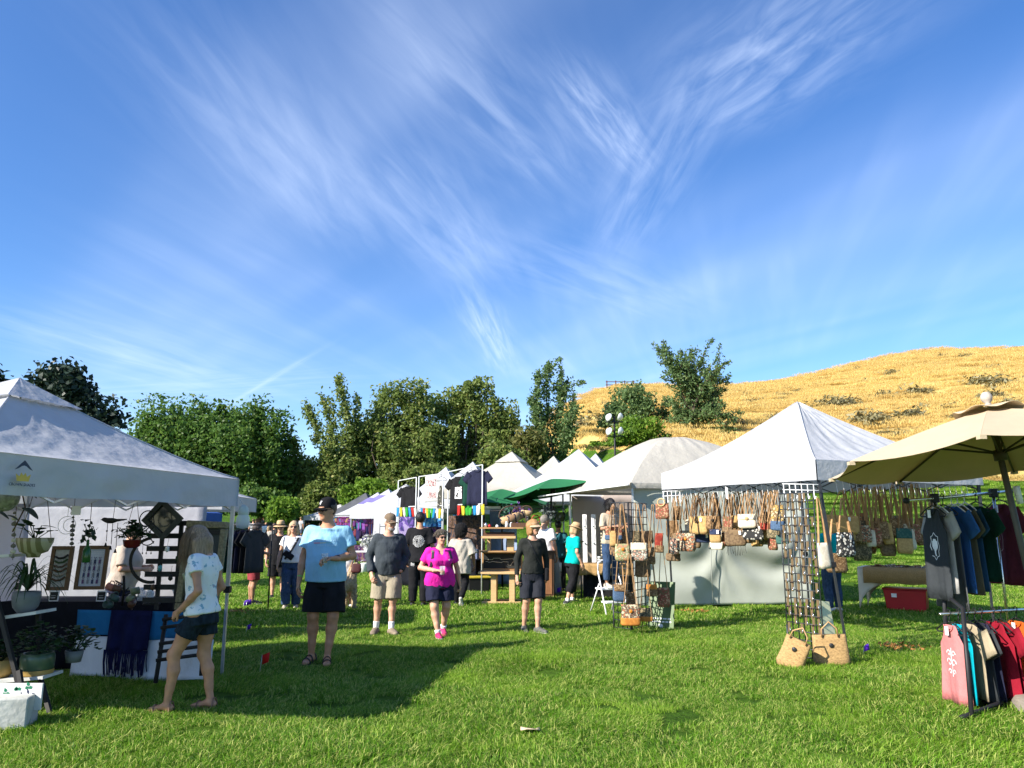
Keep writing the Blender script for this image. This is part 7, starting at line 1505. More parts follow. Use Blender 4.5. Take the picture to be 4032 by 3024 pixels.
# ladder shelf
sh = thing('plant_shelf', 'black ladder shelf with white boards of potted plants at the left edge', 'shelf', (0,0,0)); Yp = 6.95
for px0, py0, px1, py1 in ((20,2430,185,2405), (-60,2680,212,2655), (-60,2195,80,2185)):
    a, b = at(px0, py0, Yp), at(px1, py1, Yp+.02); MB().box(((a+b)/2), ((b-a).length, .30, .025), Matrix.Rotation(-math.atan2(b.z-a.z, b.x-a.x), 3, 'Y')).build('board', mat('board_white', (.55,.55,.52), .7, .15, 6), sh)
for a, b in (((-15,2350,6.78),(75,2700,6.72)), ((75,2640,6.72),(105,2850,6.62)), ((150,2640,7.1),(200,2820,6.95)), ((-70,2000,7.2),(-10,2360,6.8)), ((150,2400,7.1),(160,2650,7.1))):
    p0, p1 = at(*a), at(*b); MB().tube([p0, p1], .024, 4).build('leg', dk_wood, sh)
def zb(px, py): return at(px, py, Yp)
pot_plant('potted_plant', 'spider plant with arching leaves in a grey pot on the middle shelf', zb(98, 2412), [(.06,0),(.10,.05),(.115,.13),(.11,.18)], grey_p, 'spider', 1); pot_plant('potted_plant', 'bushy strawberry plant in green and yellow pot on the bottom shelf', zb(142, 2655), [(.09,0),(.13,.03),(.135,.14),(.125,.18)], green_p, 'bush', 2, 1.0, (.131,.004,.138,.045,yel_p)); pot_plant('potted_plant', 'half visible plant in ochre pot at the lower left edge', zb(-5, 2668), [(.07,0),(.11,.04),(.12,.15)], yel_p, 'bush', 3, .6)
pot_plant('potted_plant', 'leafy plant with broad leaves behind the strawberry plant', zb(200, 2650)+Vector((.05,.25,.05)), [(.06,0),(.08,.10)], grey_p, 'bush', 4, .8)
pl = pot_plant('bowl_planter', 'cream striped bowl planter with heart shaped leaves hanging at the left', at(130, 2195, 6.9), [(.05,0),(.06,.03),(.11,.05),(.145,.13),(.15,.17)], cream_p, 'heart', 5)
for s in (-1, 1): T('cord', [(s*.14,0,.17), (s*.02,0,.75)], .003, leather_d, pl, 4)
q = at(75, 2740, 6.62); sg = thing('painted_sign', 'white board painted with green and navy leaves at the lower left', 'sign', (q.x-.10, 6.6, q.z-.10), 0); bd = B('board', (0,0,.10), (.60,.02,.205), mat('sign_white', (.62,.63,.62), .7, .06), sg); lg = mat('paint_green', (.01,.16,.08), .6); ln_ = mat('paint_navy', (.01,.015,.06), .6)
def pl_leaf(x, z, a, l, wd, m): 
    c, s = math.cos(a), math.sin(a); pts_ = [(0,0),(l*.35,wd),(l,0),(l*.35,-wd)]; link('painted_leaf', mesh([(x+u*c-v_*s, -.0125, z+u*s+v_*c) for u, v_ in pts_], [(0,1,2,3)], m), None, bd)
for k in range(9): pl_leaf(.02+.025*k, .035+.012*k, 1.9 if k % 2 else -.6, .05, .009, ln_); 
for k in range(9): pl_leaf(-.02+.03*k, .115+.008*k+.012*(k % 2), .4+1.6*(k % 3), .038, .015, lg)
for k in range(4): pl_leaf(-.26+.02*k, .03+.03*k, .9+.2*k, .09, .012, lg if k % 2 else ln_)
b_ = B('stone_block', G(25, 2862)+Vector((0,0,.12)), (.36,.28,.24), mat('block_pale', (.45,.46,.43), .9, .15, 6, .4, 20), None, bev=.012, rz=.25); tag(b_, 'pale concrete block under the painted leaf sign', 'block')
# hanging ornaments -------------------------------------------------
def string_chime(label, px, y0, y1, Y, m, n, seed, nm='shell_chime'):
    rg = random.Random(seed); a, b = at(px, y0, Y), at(px-8, y1, Y); t = thing(nm, label, 'wind chime', a); T('cord', [(0,0,.25), b-a], .0025, leather_d, t, 4)
    for i in range(n):
        p = (b-a)*((i+.5)/n); s = rg.uniform(.014,.03); MB().lathe([(.001,s),(s*.8,s*.5),(s,0),(s*.7,-s*.5),(.001,-s*.6)], 10, p, sy=.5).build('shell', m if i % 2 else mat('shell_dark', (.12,.11,.09), .6), t, True)
    return t
shell = mat('shell_cream', (.46,.42,.33), .5, .2)
string_chime('cream shell wind chime hanging before the bowl planter', 58, 2010, 2205, 6.6, shell, 9, 1); string_chime('dark bead chime with paper tag beside the bowl planter', 290, 1995, 2150, 7.4, mat('bead_dark', (.09,.08,.08), .5), 9, 2)
q = at(300, 2010, 7.38); o = B('paper_tag', q, (.09,.004,.085), tag_m); tag(o, 'white paper tag on the bead chime', 'tag')
wire_m = mat('wire_black', (.012,.012,.013), .5, .2)
def arc(cx, cz, r, a0, a1, n=16): return [(cx+r*math.cos(lerp(a0, a1, i/n)), 0, cz+r*math.sin(lerp(a0, a1, i/n))) for i in range(n+1)]
q = at(263, 2068, 8.0); t = thing('moon_hoop', 'thin wire hoop with crescent moon hanging by the white wall', 'ornament', q); T('hoop', arc(0,0,.09,0,2*PI,24), .003, steel, t, 5); T('crescent', arc(.03,0,.065,.9,5.4,18), .003, steel, t, 5); T('cord', [(0,0,.09), (0,0,.35)], .002, steel, t, 4)
q = at(338, 2215, 7.3); t = thing('bottle_ornament', 'green glass bottle hanging upside by wires with dark charms', 'ornament', q); MB().lathe([(.001,0),(.034,0),(.036,.02),(.036,.10),(.026,.135),(.013,.155),(.012,.21),(.001,.21)], 14).build('bottle', mat('glass_green', (.03,.16,.03), .1, .1, spec=.6, trans=.4), t, True)
T('wire', [(0,0,.2), (.005,0,.34), (0,0,.55)], .003, leather_d, t, 4); rg = np.random.RandomState(8); link('charm_leaves', leaf_mesh(rg.normal(size=(30,3))*np.array([.03,.02,.05])+np.array([0,0,.27]), lm_dark, .045, 5), None, t)
q = at(445, 2050, 7.6); t = thing('bird_chime', 'dark metal bird chime hanging in front of the vendor', 'wind chime', q); F_ = SDF((-.2,-.08,-.08), (.2,.08,.08), .008); F_.ell((-.03,0,0), (.055,.025,.028), .02).ell((-.085,0,.012), (.026,.02,.02), .02).cone((-.10,0,.012), (-.13,0,.006), .008, .002, .01).cone((.0,0,0), (.13,0,.012), .018, .008, .02); V_, Q_ = F_.net(); link('bird', npmesh(V_, Q_, wire_m), None, t)
T('cord', [(0,0,.02), (.01,0,.28)], .0025, wire_m, t, 4)
for i, x in enumerate((-.05,.0,.05)): MB().tube([(x,0,-.02), (x+.004,0,-.20-.03*i)], .003, 4).lathe([(.001,.02),(.006,.015),(.016,-.02),(.001,-.02)], 8, (x,0,-.23-.03*i)).lathe([(.001,.012),(.011,0),(.001,-.012)], 8, (x,0,-.10)).build('bell', wire_m, t, True)
pl = pot_plant('hanging_pot', 'red hanging pot with trailing green plant in front of the vendor', at(518, 2158, 7.7), [(.045,0),(.075,.02),(.085,.075),(.09,.08)], mat('pot_red', (.14,.012,.012), .25, .1, spec=.5), 'bush', 7, .62)
for s in (-1, 1): T('cord', [(s*.085,0,.08), (0,0,.52)], .0025, leather_d, pl, 4)
q = at(585, 2070, 8.1); t = thing('iron_scroll', 'wrought iron scroll hook with crescent and drop beads', 'ornament', q); sp_ = [(.10*(1-.75*i/22)*math.cos(1.0+i*.36)-.02, 0, .06+.10*(1-.75*i/22)*math.sin(1.0+i*.36)) for i in range(23)]; T('scroll', sp_, .006, wire_m, t, 6); T('stem', [sp_[0], (.06,0,.0), (.0,0,-.09), (.07,0,-.18)], .006, wire_m, t, 6); T('crescent', arc(.0,-.12,.08,3.3,5.8,12), .006, wire_m, t, 6)
for x in (-.04,.0,.05): MB().tube([(x,0,-.2), (x,0,-.27)], .002, 4).lathe([(.001,.012),(.008,0),(.001,-.014)], 8, (x,0,-.28)).build('drop', wire_m, t, True)
barn = mat('barn_wood', (.05,.055,.05), .8, .4, 6, .4, 20, stretch=(1,1,.25))
q = at(640, 2045, 8.3); t = thing('diamond_frame', 'grey wood diamond frame hung on the left tent post display', 'picture frame', q); Mr = Matrix.Rotation(.72, 3, 'Y')
for c, d in (((0,0,.13), (.32,.03,.05)), ((0,0,-.13), (.32,.03,.05)), ((-.135,0,0), (.05,.034,.21)), ((.135,0,0), (.05,.034,.21))): MB().box(Mr @ Vector(c), d, Mr).build('side', barn, t)
MB().box((0,.02,0), (.24,.008,.24), Mr).build('glass', mat('glass_dark', (.03,.04,.045), .1, .1, spec=.6), t)
q = at(592, 2205, 8.2); t = thing('twig_hoop', 'dark twig hoop leaning beside the slatted rack', 'wreath', q)
for k in range(3): T('twig', arc(.02,.0,.22+.008*k,1.7,4.9,18), .009, leather_k, t, 6)
# slatted rack (black pallet stand)
A, B_ = at(600, 2090, 8.45), at(700, 2330, 8.45); t = thing('slatted_rack', 'black slatted stand hung with small ornaments', 'rack', (A.x, 8.45, .75), 0)
for x in (.10, .30): B('post', (x,.03,.42), (.04,.03,.92), dk_wood, t)
for j in range(7): B('slat', (.19,0,.06+.135*j), (.46,.018,.055), dk_wood, t)
for k in range(7):
    q = Vector((A.x+.08+.06*k, 8.4, .95+.1*(k*37 % 5))); o = thing('trinket', ['small copper trinket','tiny blue glass trinket','pale cone trinket','dark twig trinket','green trailing trinket','rust red trinket','silver trinket'][k]+' hanging on the slatted stand', 'trinket', q); MB().lathe([(.001,.03),(.02,.02),(.025,-.02),(.001,-.04)], 9).build('charm', [leather_d, mat('glass_aqua', (.1,.35,.38), .2), tag_m, leather_k, lm_pl, mat('rust', (.18,.05,.03), .8), steel][k], o, True); T('cord', [(0,0,.03), (0,.02,.12)], .002, wire_m, o, 4)
# ornate frame on easel
gold = mat('frame_gilt', (.20,.17,.10), .5, .4, 40, .8, 70, metal=.3, bdist=.01)
q0, q1 = at(688, 2400, 8.0), at(700, 2048, 8.1); w_ = .46; h = q1.z-q0.z; t = thing('ornate_frame', 'large ornate gilt picture frame standing on a dark easel', 'picture frame', (q0.x, 8.0, q0.z), -.15); t.rotation_euler[1] = .04; t.rotation_euler[0] = -.05
for nm, c, d in (('rail', (w_/2,0,.035), (w_,.045,.07)), ('rail', (w_/2,0,h-.035), (w_,.045,.07)), ('stile', (.035,0,h/2), (.07,.05,h-.14)), ('stile', (w_-.035,0,h/2), (.07,.05,h-.14))): B(nm, c, d, gold, t, bev=.012)
B('backing', (w_/2,.03,h/2), (w_-.1,.01,h-.1), barn, t)
for j in range(4): B('shelf_slat', (w_/2,.015,.12+.22*j), (w_-.12,.012,.04), dk_wood, t)
ez = thing('pallet_easel', 'dark wooden pallet easel leaning in front of the white blanket', 'easel', (0,0,0))
for a, b in (((655,2420,7.95),(612,2690,7.75)), ((810,2420,7.95),(792,2660,7.75))): T('leg', [at(*a), at(*b)], .022, dk_wood, ez, 4)
for k, yy in enumerate((2440,2472,2535,2567,2600)): a, b = at(640-6*k, yy, 7.9-.03*k), at(800-3*k, yy-22, 7.9-.03*k); T('slat', [a, b], .022, dk_wood, ez, 4)
# mugs, jars
def mug(label, px, py, Y, m, rz=0, ry=0, s=1.0, z=None):
    q = at(px, py, Y); t = thing('mug', label, 'mug', (q.x, q.y, q.z if z is None else z), rz, 'pottery mugs'); t.rotation_euler = (0, ry, rz); t.scale = (s,)*3
    MB().lathe([(.001,0),(.034,0),(.04,.02),(.04,.09),(.036,.09),(.035,.012),(.001,.012)], 16).build('cup_wall', m, t, True); T('handle', [(.038,0,.075), (.065,0,.07), (.07,0,.045), (.06,0,.022), (.038,0,.02)], .006, m, t, 6)
g1, g2, g3, g4 = mat('glaze_sage', (.16,.18,.10), .35, .2, spec=.5), mat('glaze_pink', (.36,.14,.11), .4, .1), mat('glaze_brown', (.09,.04,.025), .35, .2), mat('glaze_teal', (.05,.09,.08), .35, .2)
mt = thing('mug_tree', 'dark branch mug tree on the left table', 'mug tree', (*at(480,2385,8.6)[:2], .755)); T('trunk', [(0,0,-.02), (.01,0,.16), (-.01,0,.30)], .014, leather_k, mt)
for k in range(5): a = k*1.25; T('branch', [(0,0,.08+.04*k), (.10*math.cos(a), .06*math.sin(a), .13+.04*k)], .008, leather_k, mt)
for k, (px, py, m, ry, lb) in enumerate(((450,2318,g2,-1.2,'pink mug on the mug tree'), (478,2322,g3,-1.3,'brown mug on the mug tree'), (515,2330,g1,1.4,'sage mug on the right of the mug tree'), (465,2360,g4,-1.2,'dark teal mug low on the mug tree'), (440,2382,g4,-1.4,'teal mug at the lower left of the mug tree'), (505,2362,g1,1.2,'sage mug low on the mug tree'), (515,2385,g3,1.2,'brown mug at the lower right of the mug tree'))): mug(lb, px, py, 8.5-.02*k, m, .3*k, ry, .95)
mug('cream mug hanging on the ornate frame', 722, 2275, 7.85, mat('glaze_cream', (.30,.32,.18), .35, .15, spec=.5), .4, 1.2, 1.15)
q = at(595, 2400, 8.55); o = thing('glass_cloche', 'small glass dome on a dark base on the left table', 'cloche', (q.x, 8.55, .755)); MB().lathe([(.075,.02),(.078,.08),(.06,.125),(.02,.145),(.001,.148)], 18).build('dome', glassy('glass_clear', (.5,.55,.58), .3), o, True); MB().lathe([(.001,0),(.09,0),(.085,.02),(.001,.02)], 18).build('base', dk_wood, o, True)
for k, px in enumerate((560,585,545)): 
    q = at(px, 2300, 9.0); o = thing('glass_jar', ['clear glass jar behind the twig hoop','white patterned jar behind the mug tree','second clear jar near the peg board'][k], 'jar', (q.x, 9.0+.06*k, .755)); MB().lathe([(.001,0),(.04,0),(.042,.09),(.03,.10),(.03,.12),(.001,.12)], 14).build('glass', glassy('jar_clear', (.6,.63,.65), .4) if k != 1 else tag_m, o, True); MB().lathe([(.032,.12),(.032,.135),(.001,.135)], 14).build('lid', steel, o, True)
q = at(955, 2075, 8.55); t = thing('hanging_lantern', 'clear plastic jug lantern hanging at the left tent post', 'lantern', q); MB().lathe([(.001,-.02),(.06,-.01),(.075,.03),(.07,.10),(.055,.13)], 16).build('globe', glassy('frost', (.72,.74,.74), .55, .3), t, True); MB().lathe([(.055,.13),(.06,.15),(.045,.22),(.01,.24),(.001,.24)], 16).build('hood', glassy('hood_pale', (.55,.62,.55), .6, .3), t, True); T('wire', [(0,0,.24), (-.06,.03,.3)], .003, steel, t, 4)
# crystal ball and drift wood hanging at the left edge
q = at(18, 1960, 6.2); t = thing('glass_globe', 'mottled glass globe hanging under the valance at the left edge', 'ornament', q); MB().lathe([(.11*math.sin(PI*i/10), -.11*math.cos(PI*i/10)) for i in range(11)], 18).build('globe', mat('glass_mottle', (.35,.36,.36), .2, .5, 25, spec=.6, trans=.3), t, True); T('cord', [(0,0,.10), (0,0,.22)], .003, wire_m, t, 4)
t = thing('hanging_plant', 'large dark leaves hanging under the left tent valance', 'plant', at(95, 1950, 6.4)); mb = MB()
for a, b, wd in (((0,0,.05),(.10,.02,-.03),.07), ((.15,0,.05),(.30,.0,.0),.05), ((.02,0,-.1),(.14,.0,-.2),.085), ((-.12,0,-.16),(-.02,.02,-.22),.06), ((-.22,0,-.12),(-.1,0,-.2),.05)): leaf_blade(mb, a, b, wd, .01, 6, True)
mb.build('leaves', leaf_mat('leaf_vdark', (.006,.022,.014), (.012,.04,.022), (.02,.06,.03), .15), t, True); T('vine', [(-.05,0,.12), (.02,0,-.1), (-.06,0,-.3)], .006, leather_d, t)
# ---------------------------------------------------------------- black clothes rack behind the left tent
q = at(955, 2300, 15.2); t = thing('clothes_rack', 'black rack of dark shirts behind the left tent', 'clothes rail', (q.x, 15.2, 0), .15)
for s in (-1, 1): T('upright', [(s*.5,0,0), (s*.5,0,1.62)], .014, plast_blk, t); T('foot', [(s*.5,-.25,.02), (s*.5,.25,.02)], .014, plast_blk, t)
T('rail', [(-.5,0,1.62), (.5,0,1.62)], .014, plast_blk, t)
for k in range(6):
    qq = Vector((q.x-.3+.12*k, 15.15-.05*k, 1.62)); s_t, s_b = shirt(['black tee with white block print facing the aisle','dark green shirt on the rear rack','black shirt second on the rear rack','navy shirt on the rear rack','plain black shirt at the end of the rear rack','charcoal shirt on the rear rack'][k], 'tee', qq, (.15 if k == 0 else 1.1), .52, .80, [c_black, c_forest, c_black, c_navy, c_black, c_char][k], 60+k, plast_blk, 'black hanger, %s from the left on the rear clothes rack' % ORD[k], tagp=False)
    if k == 0:
        rg = random.Random(4); decal({'shirt': s_b}, 'shirt', [rect(-.07+.018*i, -.17+.018*j, -.07+.018*i+rg.choice((.012,.018)), -.17+.018*j+.011) for i in range(8) for j in range(19) if rg.random() < .72], w_print, (.03, 0, .48), nm='block_print', res=.05)
# blue and red canopy stall behind
q = at(905, 2060, 21); t = tent('canopy_tent', 'blue canopy stall just behind the left tent post', [(-8.05,21.5),(-8.5,19.6),(-10.4,20),(-10,22)], 1.95, (-9.2,20.8,2.35), .22, mat('fabric_blue', (.03,.09,.32), .8, .1, 3, trans=.1), seed=61, truss=False, nu=14)
o = wall_sheet('red_banner', (-8.4,19.9), (-8.15,21.2), .9, 1.7, mat('banner_red', (.40,.03,.03), .8), None, .03, 62); tag(o, 'red banner under the blue canopy', 'banner'); onto(o, 'letter', text_mesh('A', .4, w_print), (-8.27,20.3,1.2), (.26,.96,0))
# ---------------------------------------------------------------- banner stall in the middle
pvc = mat('pvc_grey', (.55,.57,.56), .4, .05)
def pipe_frame(label, x0, y0, x1, y1, yb, Y0, Y1, m=pvc):
    a, b = at(x0, y0, Y0), at(x1, y1, Y1); t = thing('pipe_frame', label, 'frame', (a.x, a.y, 0)); o_ = Vector((a.x, a.y, 0)); T('upright', [(0,0,0), a-o_], .016, m, t); T('upright', [Vector((b.x, b.y, 0))-o_, b-o_], .016, m, t); T('top_bar', [a-o_, b-o_], .016, m, t); T('mid_bar', [Vector((a.x,a.y,2.12))-o_, Vector((b.x,b.y,2.12))-o_], .016, m, t); return a, b
f1 = pipe_frame('grey pipe frame holding one long black shirt', 1569, 1893, 1640, 1880, 0, 21.5, 20.6); f2 = pipe_frame('grey pipe frame holding the painted banner', 1650, 1877, 1745, 1865, 0, 20.6, 19.8); f3 = pipe_frame('grey pipe frame holding black and green tees', 1766, 1858, 1900, 1830, 0, 19.4, 18.4)
def tee_on(fr, u, label, w_, h, m, sd, kind='tee', pr=None, drop=.12):
    q = fr[0].lerp(fr[1], u); tt, b = shirt(label, kind, q, -.55, w_, h, m, sd, plast_blk, 'black hanger of the %s' % label, 'shirts on the pipe frames', False, drop)
    if pr: decal({'shirt': b}, 'shirt', pr, w_print, (0, 0, h*.58), nm='print', res=.05)
    return b
rg = random.Random(2)
tee_on(f1, .62, 'long black shirt on the left pipe frame', .62, .82, c_black, 81, drop=.2); tee_on(f3, .32, 'black tee with white picture panel on the right pipe frame', .60, .92, c_black, 82, pr=[rect(-.10+.05*i, -.15+.05*j, -.10+.05*i+rg.uniform(.03,.05), -.15+.05*j+rg.uniform(.03,.05)) for i in range(4) for j in range(6)], drop=.18); tee_on(f3, .68, 'green tee on the right pipe frame', .5, .78, c_forest, 83, drop=.16); tee_on(f3, .86, 'plain black tee at the end of the right pipe frame', .62, .85, c_navy, 84, drop=.1); tee_on(f2, .93, 'narrow dark camouflage shirt beside the banner', .22, .75, mat('camo', (.05,.05,.04), .9, .3, 12, col2=(.35,.33,.28), thr=.6), 85, 'tank', drop=.3)
ban = mat('banner_white', (.70,.69,.68), .8, .03, trans=.2); inkr = mat('ink_red', (.22,.02,.02), .8); a, b = f2[0].lerp(f2[1], .28), f2[0].lerp(f2[1], .86); d_ = (b-a); bn = thing('banner', 'white hand painted banner reading CRONE\'S CUPBOARD', 'banner', (a.x, a.y, a.z-.70), 0)
MB().sheet([[Vector((d_.x*i/10, d_.y*i/10+.004*math.sin(i), .68*j/6 + d_.z*i/10)) for j in range(7)] for i in range(11)], .003).build('cloth', ban, bn, True)
xd = (d_.x, d_.y, 0); Lb = math.hypot(d_.x, d_.y)
def fit_text(s, wd, hh, m):
    me = text_mesh(s, .3, m, .001); xs_ = [v.co.x for v in me.vertices]; ys_ = [v.co.y for v in me.vertices]; kx, ky = wd/(max(xs_)-min(xs_)), hh/(max(ys_)-min(ys_)); cx = (max(xs_)+min(xs_))/2; y0 = min(ys_)
    for v in me.vertices: v.co.x = (v.co.x-cx)*kx; v.co.y = (v.co.y-y0)*ky
    return me
nrm = Vector((d_.y, -d_.x, 0)).normalized()*.05
onto(bn, 'word_crones', fit_text("CRONE'S", Lb*.72, .19, inkr), Vector((d_.x*.50, d_.y*.50, .40+d_.z*.5))+nrm, xd); onto(bn, 'word_cupboard', fit_text('CUPBOARD', Lb*.66, .16, inkr), Vector((d_.x*.56, d_.y*.56, .10+d_.z*.5))+nrm, xd)
# prayer flags
fc = [mat('flag_%s' % k, c, .8, .1, 8, trans=.3) for k, c in (('blue',(.02,.25,.55)), ('white',(.68,.68,.66)), ('red',(.50,.025,.02)), ('green',(.04,.35,.04)), ('yellow',(.62,.52,.04)))]
for lb, (x0, y0, Y0), (x1, y1, Y1), n in (('string of coloured prayer flags on the left frame', (1562,1998,21.2), (1640,1998,20.4), 7), ('string of coloured prayer flags under the banner', (1655,2000,20.3), (1748,2003,19.6), 9), ('string of coloured prayer flags by the green umbrella', (1785,1990,19.2), (1908,1985,18.3), 8)):
    A, B_ = at(x0, y0, Y0), at(x1, y1, Y1); t = thing('prayer_flags', lb, 'flags', A); T('string', [(0,0,0), (B_-A)*.5-Vector((0,0,.02)), B_-A], .004, leather_d, t, 4)
    for i in range(n):
        p0, p1 = (B_-A)*(i/n+.004), (B_-A)*((i+.93)/n); k = random.uniform(-.04,.04); P_ = [[p0.lerp(p1, u/3) + Vector((k*v/3+.0, .02*math.sin(u*2+v), -.25*v/3)) for v in range(4)] for u in range(4)]; MB().sheet(P_, .002).build('flag', fc[(i*2+int(x0)) % 5 if i % 3 else i % 5], t, True)
# tapestries and goods inside the middle stalls
tp = [mat('tapestry_%d' % k, a, .9, .1, s, kind='swirl', col2=[b, c], thr=[.45,.58]) for k, (a, b, c, s) in enumerate((((.02,.02,.08),(.08,.045,.20),(.22,.18,.32),2.2), ((.015,.05,.16),(.04,.20,.45),(.25,.45,.60),2.0), ((.04,.02,.06),(.10,.03,.12),(.2,.12,.1),3.0), ((.05,.03,.02),(.12,.07,.05),(.03,.03,.04),4.0)))]
for lb, px0, px1, y0, y1, Y, m in (('purple swirl tapestry behind the grey shirted man', 1572, 1640, 2025, 2170, 22.3, tp[0]), ('blue face-like swirl tapestry behind the black tee man', 1655, 1745, 2025, 2075, 21.6, tp[1]), ('dark purple tapestry under the banner stall', 1640, 1745, 2075, 2200, 22.0, tp[2]), ('brown patterned wall of goods beside the afro haired person', 1760, 1910, 2030, 2260, 21.0, tp[3])):
    a, b = at(px0, y1, Y), at(px1, y0, Y-.5); o = wall_sheet('tapestry', (a.x, Y), (b.x, Y-.6), a.z, b.z, m, None, .06, px0); tag(o, lb, 'tapestry')
gt = thing('goods_table', 'dark draped table of goods in the banner stall', 'table', (at(1740,2250,21)[:][0], 20.8, 0), -.5); B('top', (0,0,.75), (2.6,.7,.03), blk_cloth, gt); MB().sheet([[(-1.3+2.6*i/24, -.36-.02*math.sin(i*1.3), .74*j/4+.02) for j in range(5)] for i in range(25)], .004).build('cloth', blk_cloth, gt, True)
rg = random.Random(8); gc = [(.35,.28,.2), (.1,.12,.2), (.3,.05,.05), (.5,.48,.42), (.05,.05,.06), (.2,.12,.07)]
for k in range(14):
    x, h = -1.2+.18*k, rg.uniform(.08,.28); M_ = Matrix.Translation((gt.location.x, gt.location.y, 0)) @ Matrix.Rotation(-.5, 4, 'Z'); o = MB().box((0,0,h/2), (rg.uniform(.08,.15),.10,h)).build('boxed_goods', mat('goods_%d' % (k % 6), gc[k % 6], .7), None, loc=M_ @ Vector((x, rg.uniform(-.15,.1), .77)), rot=(0,0,rg.uniform(-.6,.2)), bev=.006); tag(o, '%s box, %s from the left on the banner stall table' % (['kraft','navy','red','cream','black','brown'][k % 6], ORD[k]), 'box', 'goods on the banner stall table')
# rainbow clothing stall further back and planters
for k, (px, py, lb) in enumerate(((1435,2110,'tall column of purple and rainbow clothes hanging in the dark tent'), (1475,2120,'row of dark patterned dresses beside the rainbow clothes'), (1375,2080,'magenta scarves hanging at the edge of the far tent'))):
    q = at(px, py, 38-3*k); t = thing('hanging_clothes', lb, 'clothes', (q.x, q.y, 0)); rg = random.Random(k)
    T('rail', [(-.8,0,2.05), (.8,0,2.05)], .015, steel_dk, t)
    for i in range(10): c = colorsys.hsv_to_rgb(rg.uniform(.55,1.1) % 1, .8, rg.uniform(.08,.35)) if k != 1 else (rg.uniform(.01,.08), .015, rg.uniform(.02,.09)); h = rg.uniform(.5,.9)*(.8 if k == 2 else 1.3); o = garment('tee', .30, h, mat('rainbow_%d_%d' % (k, i), c, .9), i, t); o.location = (-.7+.15*i, 0, 2.0-h); [setattr(x, 'location', o.location) for x in t.children if x.name.startswith(('sleeve', 'collar')) and x.location.length < .01]
    if k < 2: B('goods_block', (0,.2,.35), (1.5,.5,.7), tp[2], t)
q = at(1425, 2290, 26.5); t = thing('bucket', 'white bucket on the grass beside the far stall', 'bucket', (at(1432,2285,27).x, 27, 0)); MB().lathe([(.001,0),(.13,0),(.15,.34),(.155,.36),(.14,.36),(.12,.02),(.001,.02)], 16).build('pail', white_metal, t, True); T('bail', [(.15*math.cos(a), 0, .36+.1*math.sin(a)) for a in [PI*i/8 for i in range(9)]], .006, steel, t, 5)
for k in range(3):
    q = at(1440+14*k, 2200, 27.5); t = thing('flower_pot', ['white flowering plant on the far stall table','second white flowering plant on the far stall','third white flowering plant nearest the grey man'][k], 'plant', (q.x, 27.5+.1*k, .75)); rg = np.random.RandomState(k); link('flowers', leaf_mesh(rg.normal(size=(160,3))*np.array([.12,.1,.12])+np.array([0,0,.3]), leaf_mat('white_flower', (.10,.15,.08), (.5,.5,.48), (.7,.7,.7), .2), .07, k), None, t); MB().lathe([(.001,0),(.07,0),(.09,.15),(.001,.15)], 12).build('pot', tag_m, t, True)
ft = thing('folding_table', 'folding table under the white flowering plants', 'table', (at(1455,2250,27.5).x, 27.5, 0)); B('top', (0,0,.73), (1.6,.7,.03), tag_m, ft)
for sx_ in (-.7,.7): T('leg', [(sx_,0,0), (sx_,0,.72)], .02, steel, ft)
t = thing('black_gridrack', 'black wire stand in front of the white tent wall', 'rack', (at(1495,2100,28).x, 28, 0))
for k in range(4): T('upright', [(.2*k,0,0), (.2*k,0,1.7)], .012, plast_blk, t, 5)
for k in range(3): T('bar', [(0,0,.6+.5*k), (.6,0,.6+.5*k)], .012, plast_blk, t, 5)
o = wall_sheet('side_wall', (at(1470,2100,30).x, 30), (at(1570,2100,27.5).x, 27.5), .05, 2.1, fab_wall, None, .05, 71); tag(o, 'white side wall of the low tent left of the pipe frames', 'tent wall')
yb_ = mat('bin_yellow', (.50,.38,.04), .5); t = thing('storage_bin', 'black storage bin with yellow lid beside the oak bench', 'bin', (*G(1880,2330)[:2], 0), .3); MB().box((0,0,.17), (.5,.36,.34), taper=1.1).build('tub', plast_blk, t, bev=.015); MB().box((0,0,.355), (.6,.44,.04)).build('lid', yb_, t, bev=.01)
bx = B('cardboard_box', G(1895,2290)+Vector((0,0,.35)), (.35,.3,.7), mat('card_cream', (.55,.48,.28), .8), None, rz=.3); tag(bx, 'cream carton standing behind the yellow lidded bin', 'box')
# ---------------------------------------------------------------- marker flags, leaf, dog, bag
pur = mat('flag_purple', (.10,.02,.45), .6, .1, trans=.2); rdf = mat('flag_red_marker', (.62,.015,.01), .6, .1, trans=.2)
for lb, px, py, m, s, n in (('bright red marker flag in the grass near the blue shirted man', 1022, 2655, rdf, 1.0, 1), ('purple marker flags standing in the grass by the left tent', 955, 2405, pur, .9, 2), ('single purple marker flag low in the grass', 967, 2500, pur, .7, 1), ('purple flag on the grass right of the straw tote', 3400, 2590, pur, .7, 1), ('purple flag at the foot of the awning pole', 2190, 2352, pur, 1.0, 1)):
    q = G(px, py); t = thing('marker_flag', lb, 'flag', q, random.uniform(-.5,.5), 'marker flags in the grass')
    for k in range(n):
        T('wire', [(.05*k,0,0), (.05*k+.02,0,.20*s)], .003, steel, t, 4); MB().sheet([[(.05*k+.02+.045*s*u+.0, .01*math.sin(u+v), .20*s-.05*s*v+.018*s*u) for v in range(3)] for u in range(3)], .001).build('flag', m, t, True)
rg = np.random.RandomState(3)
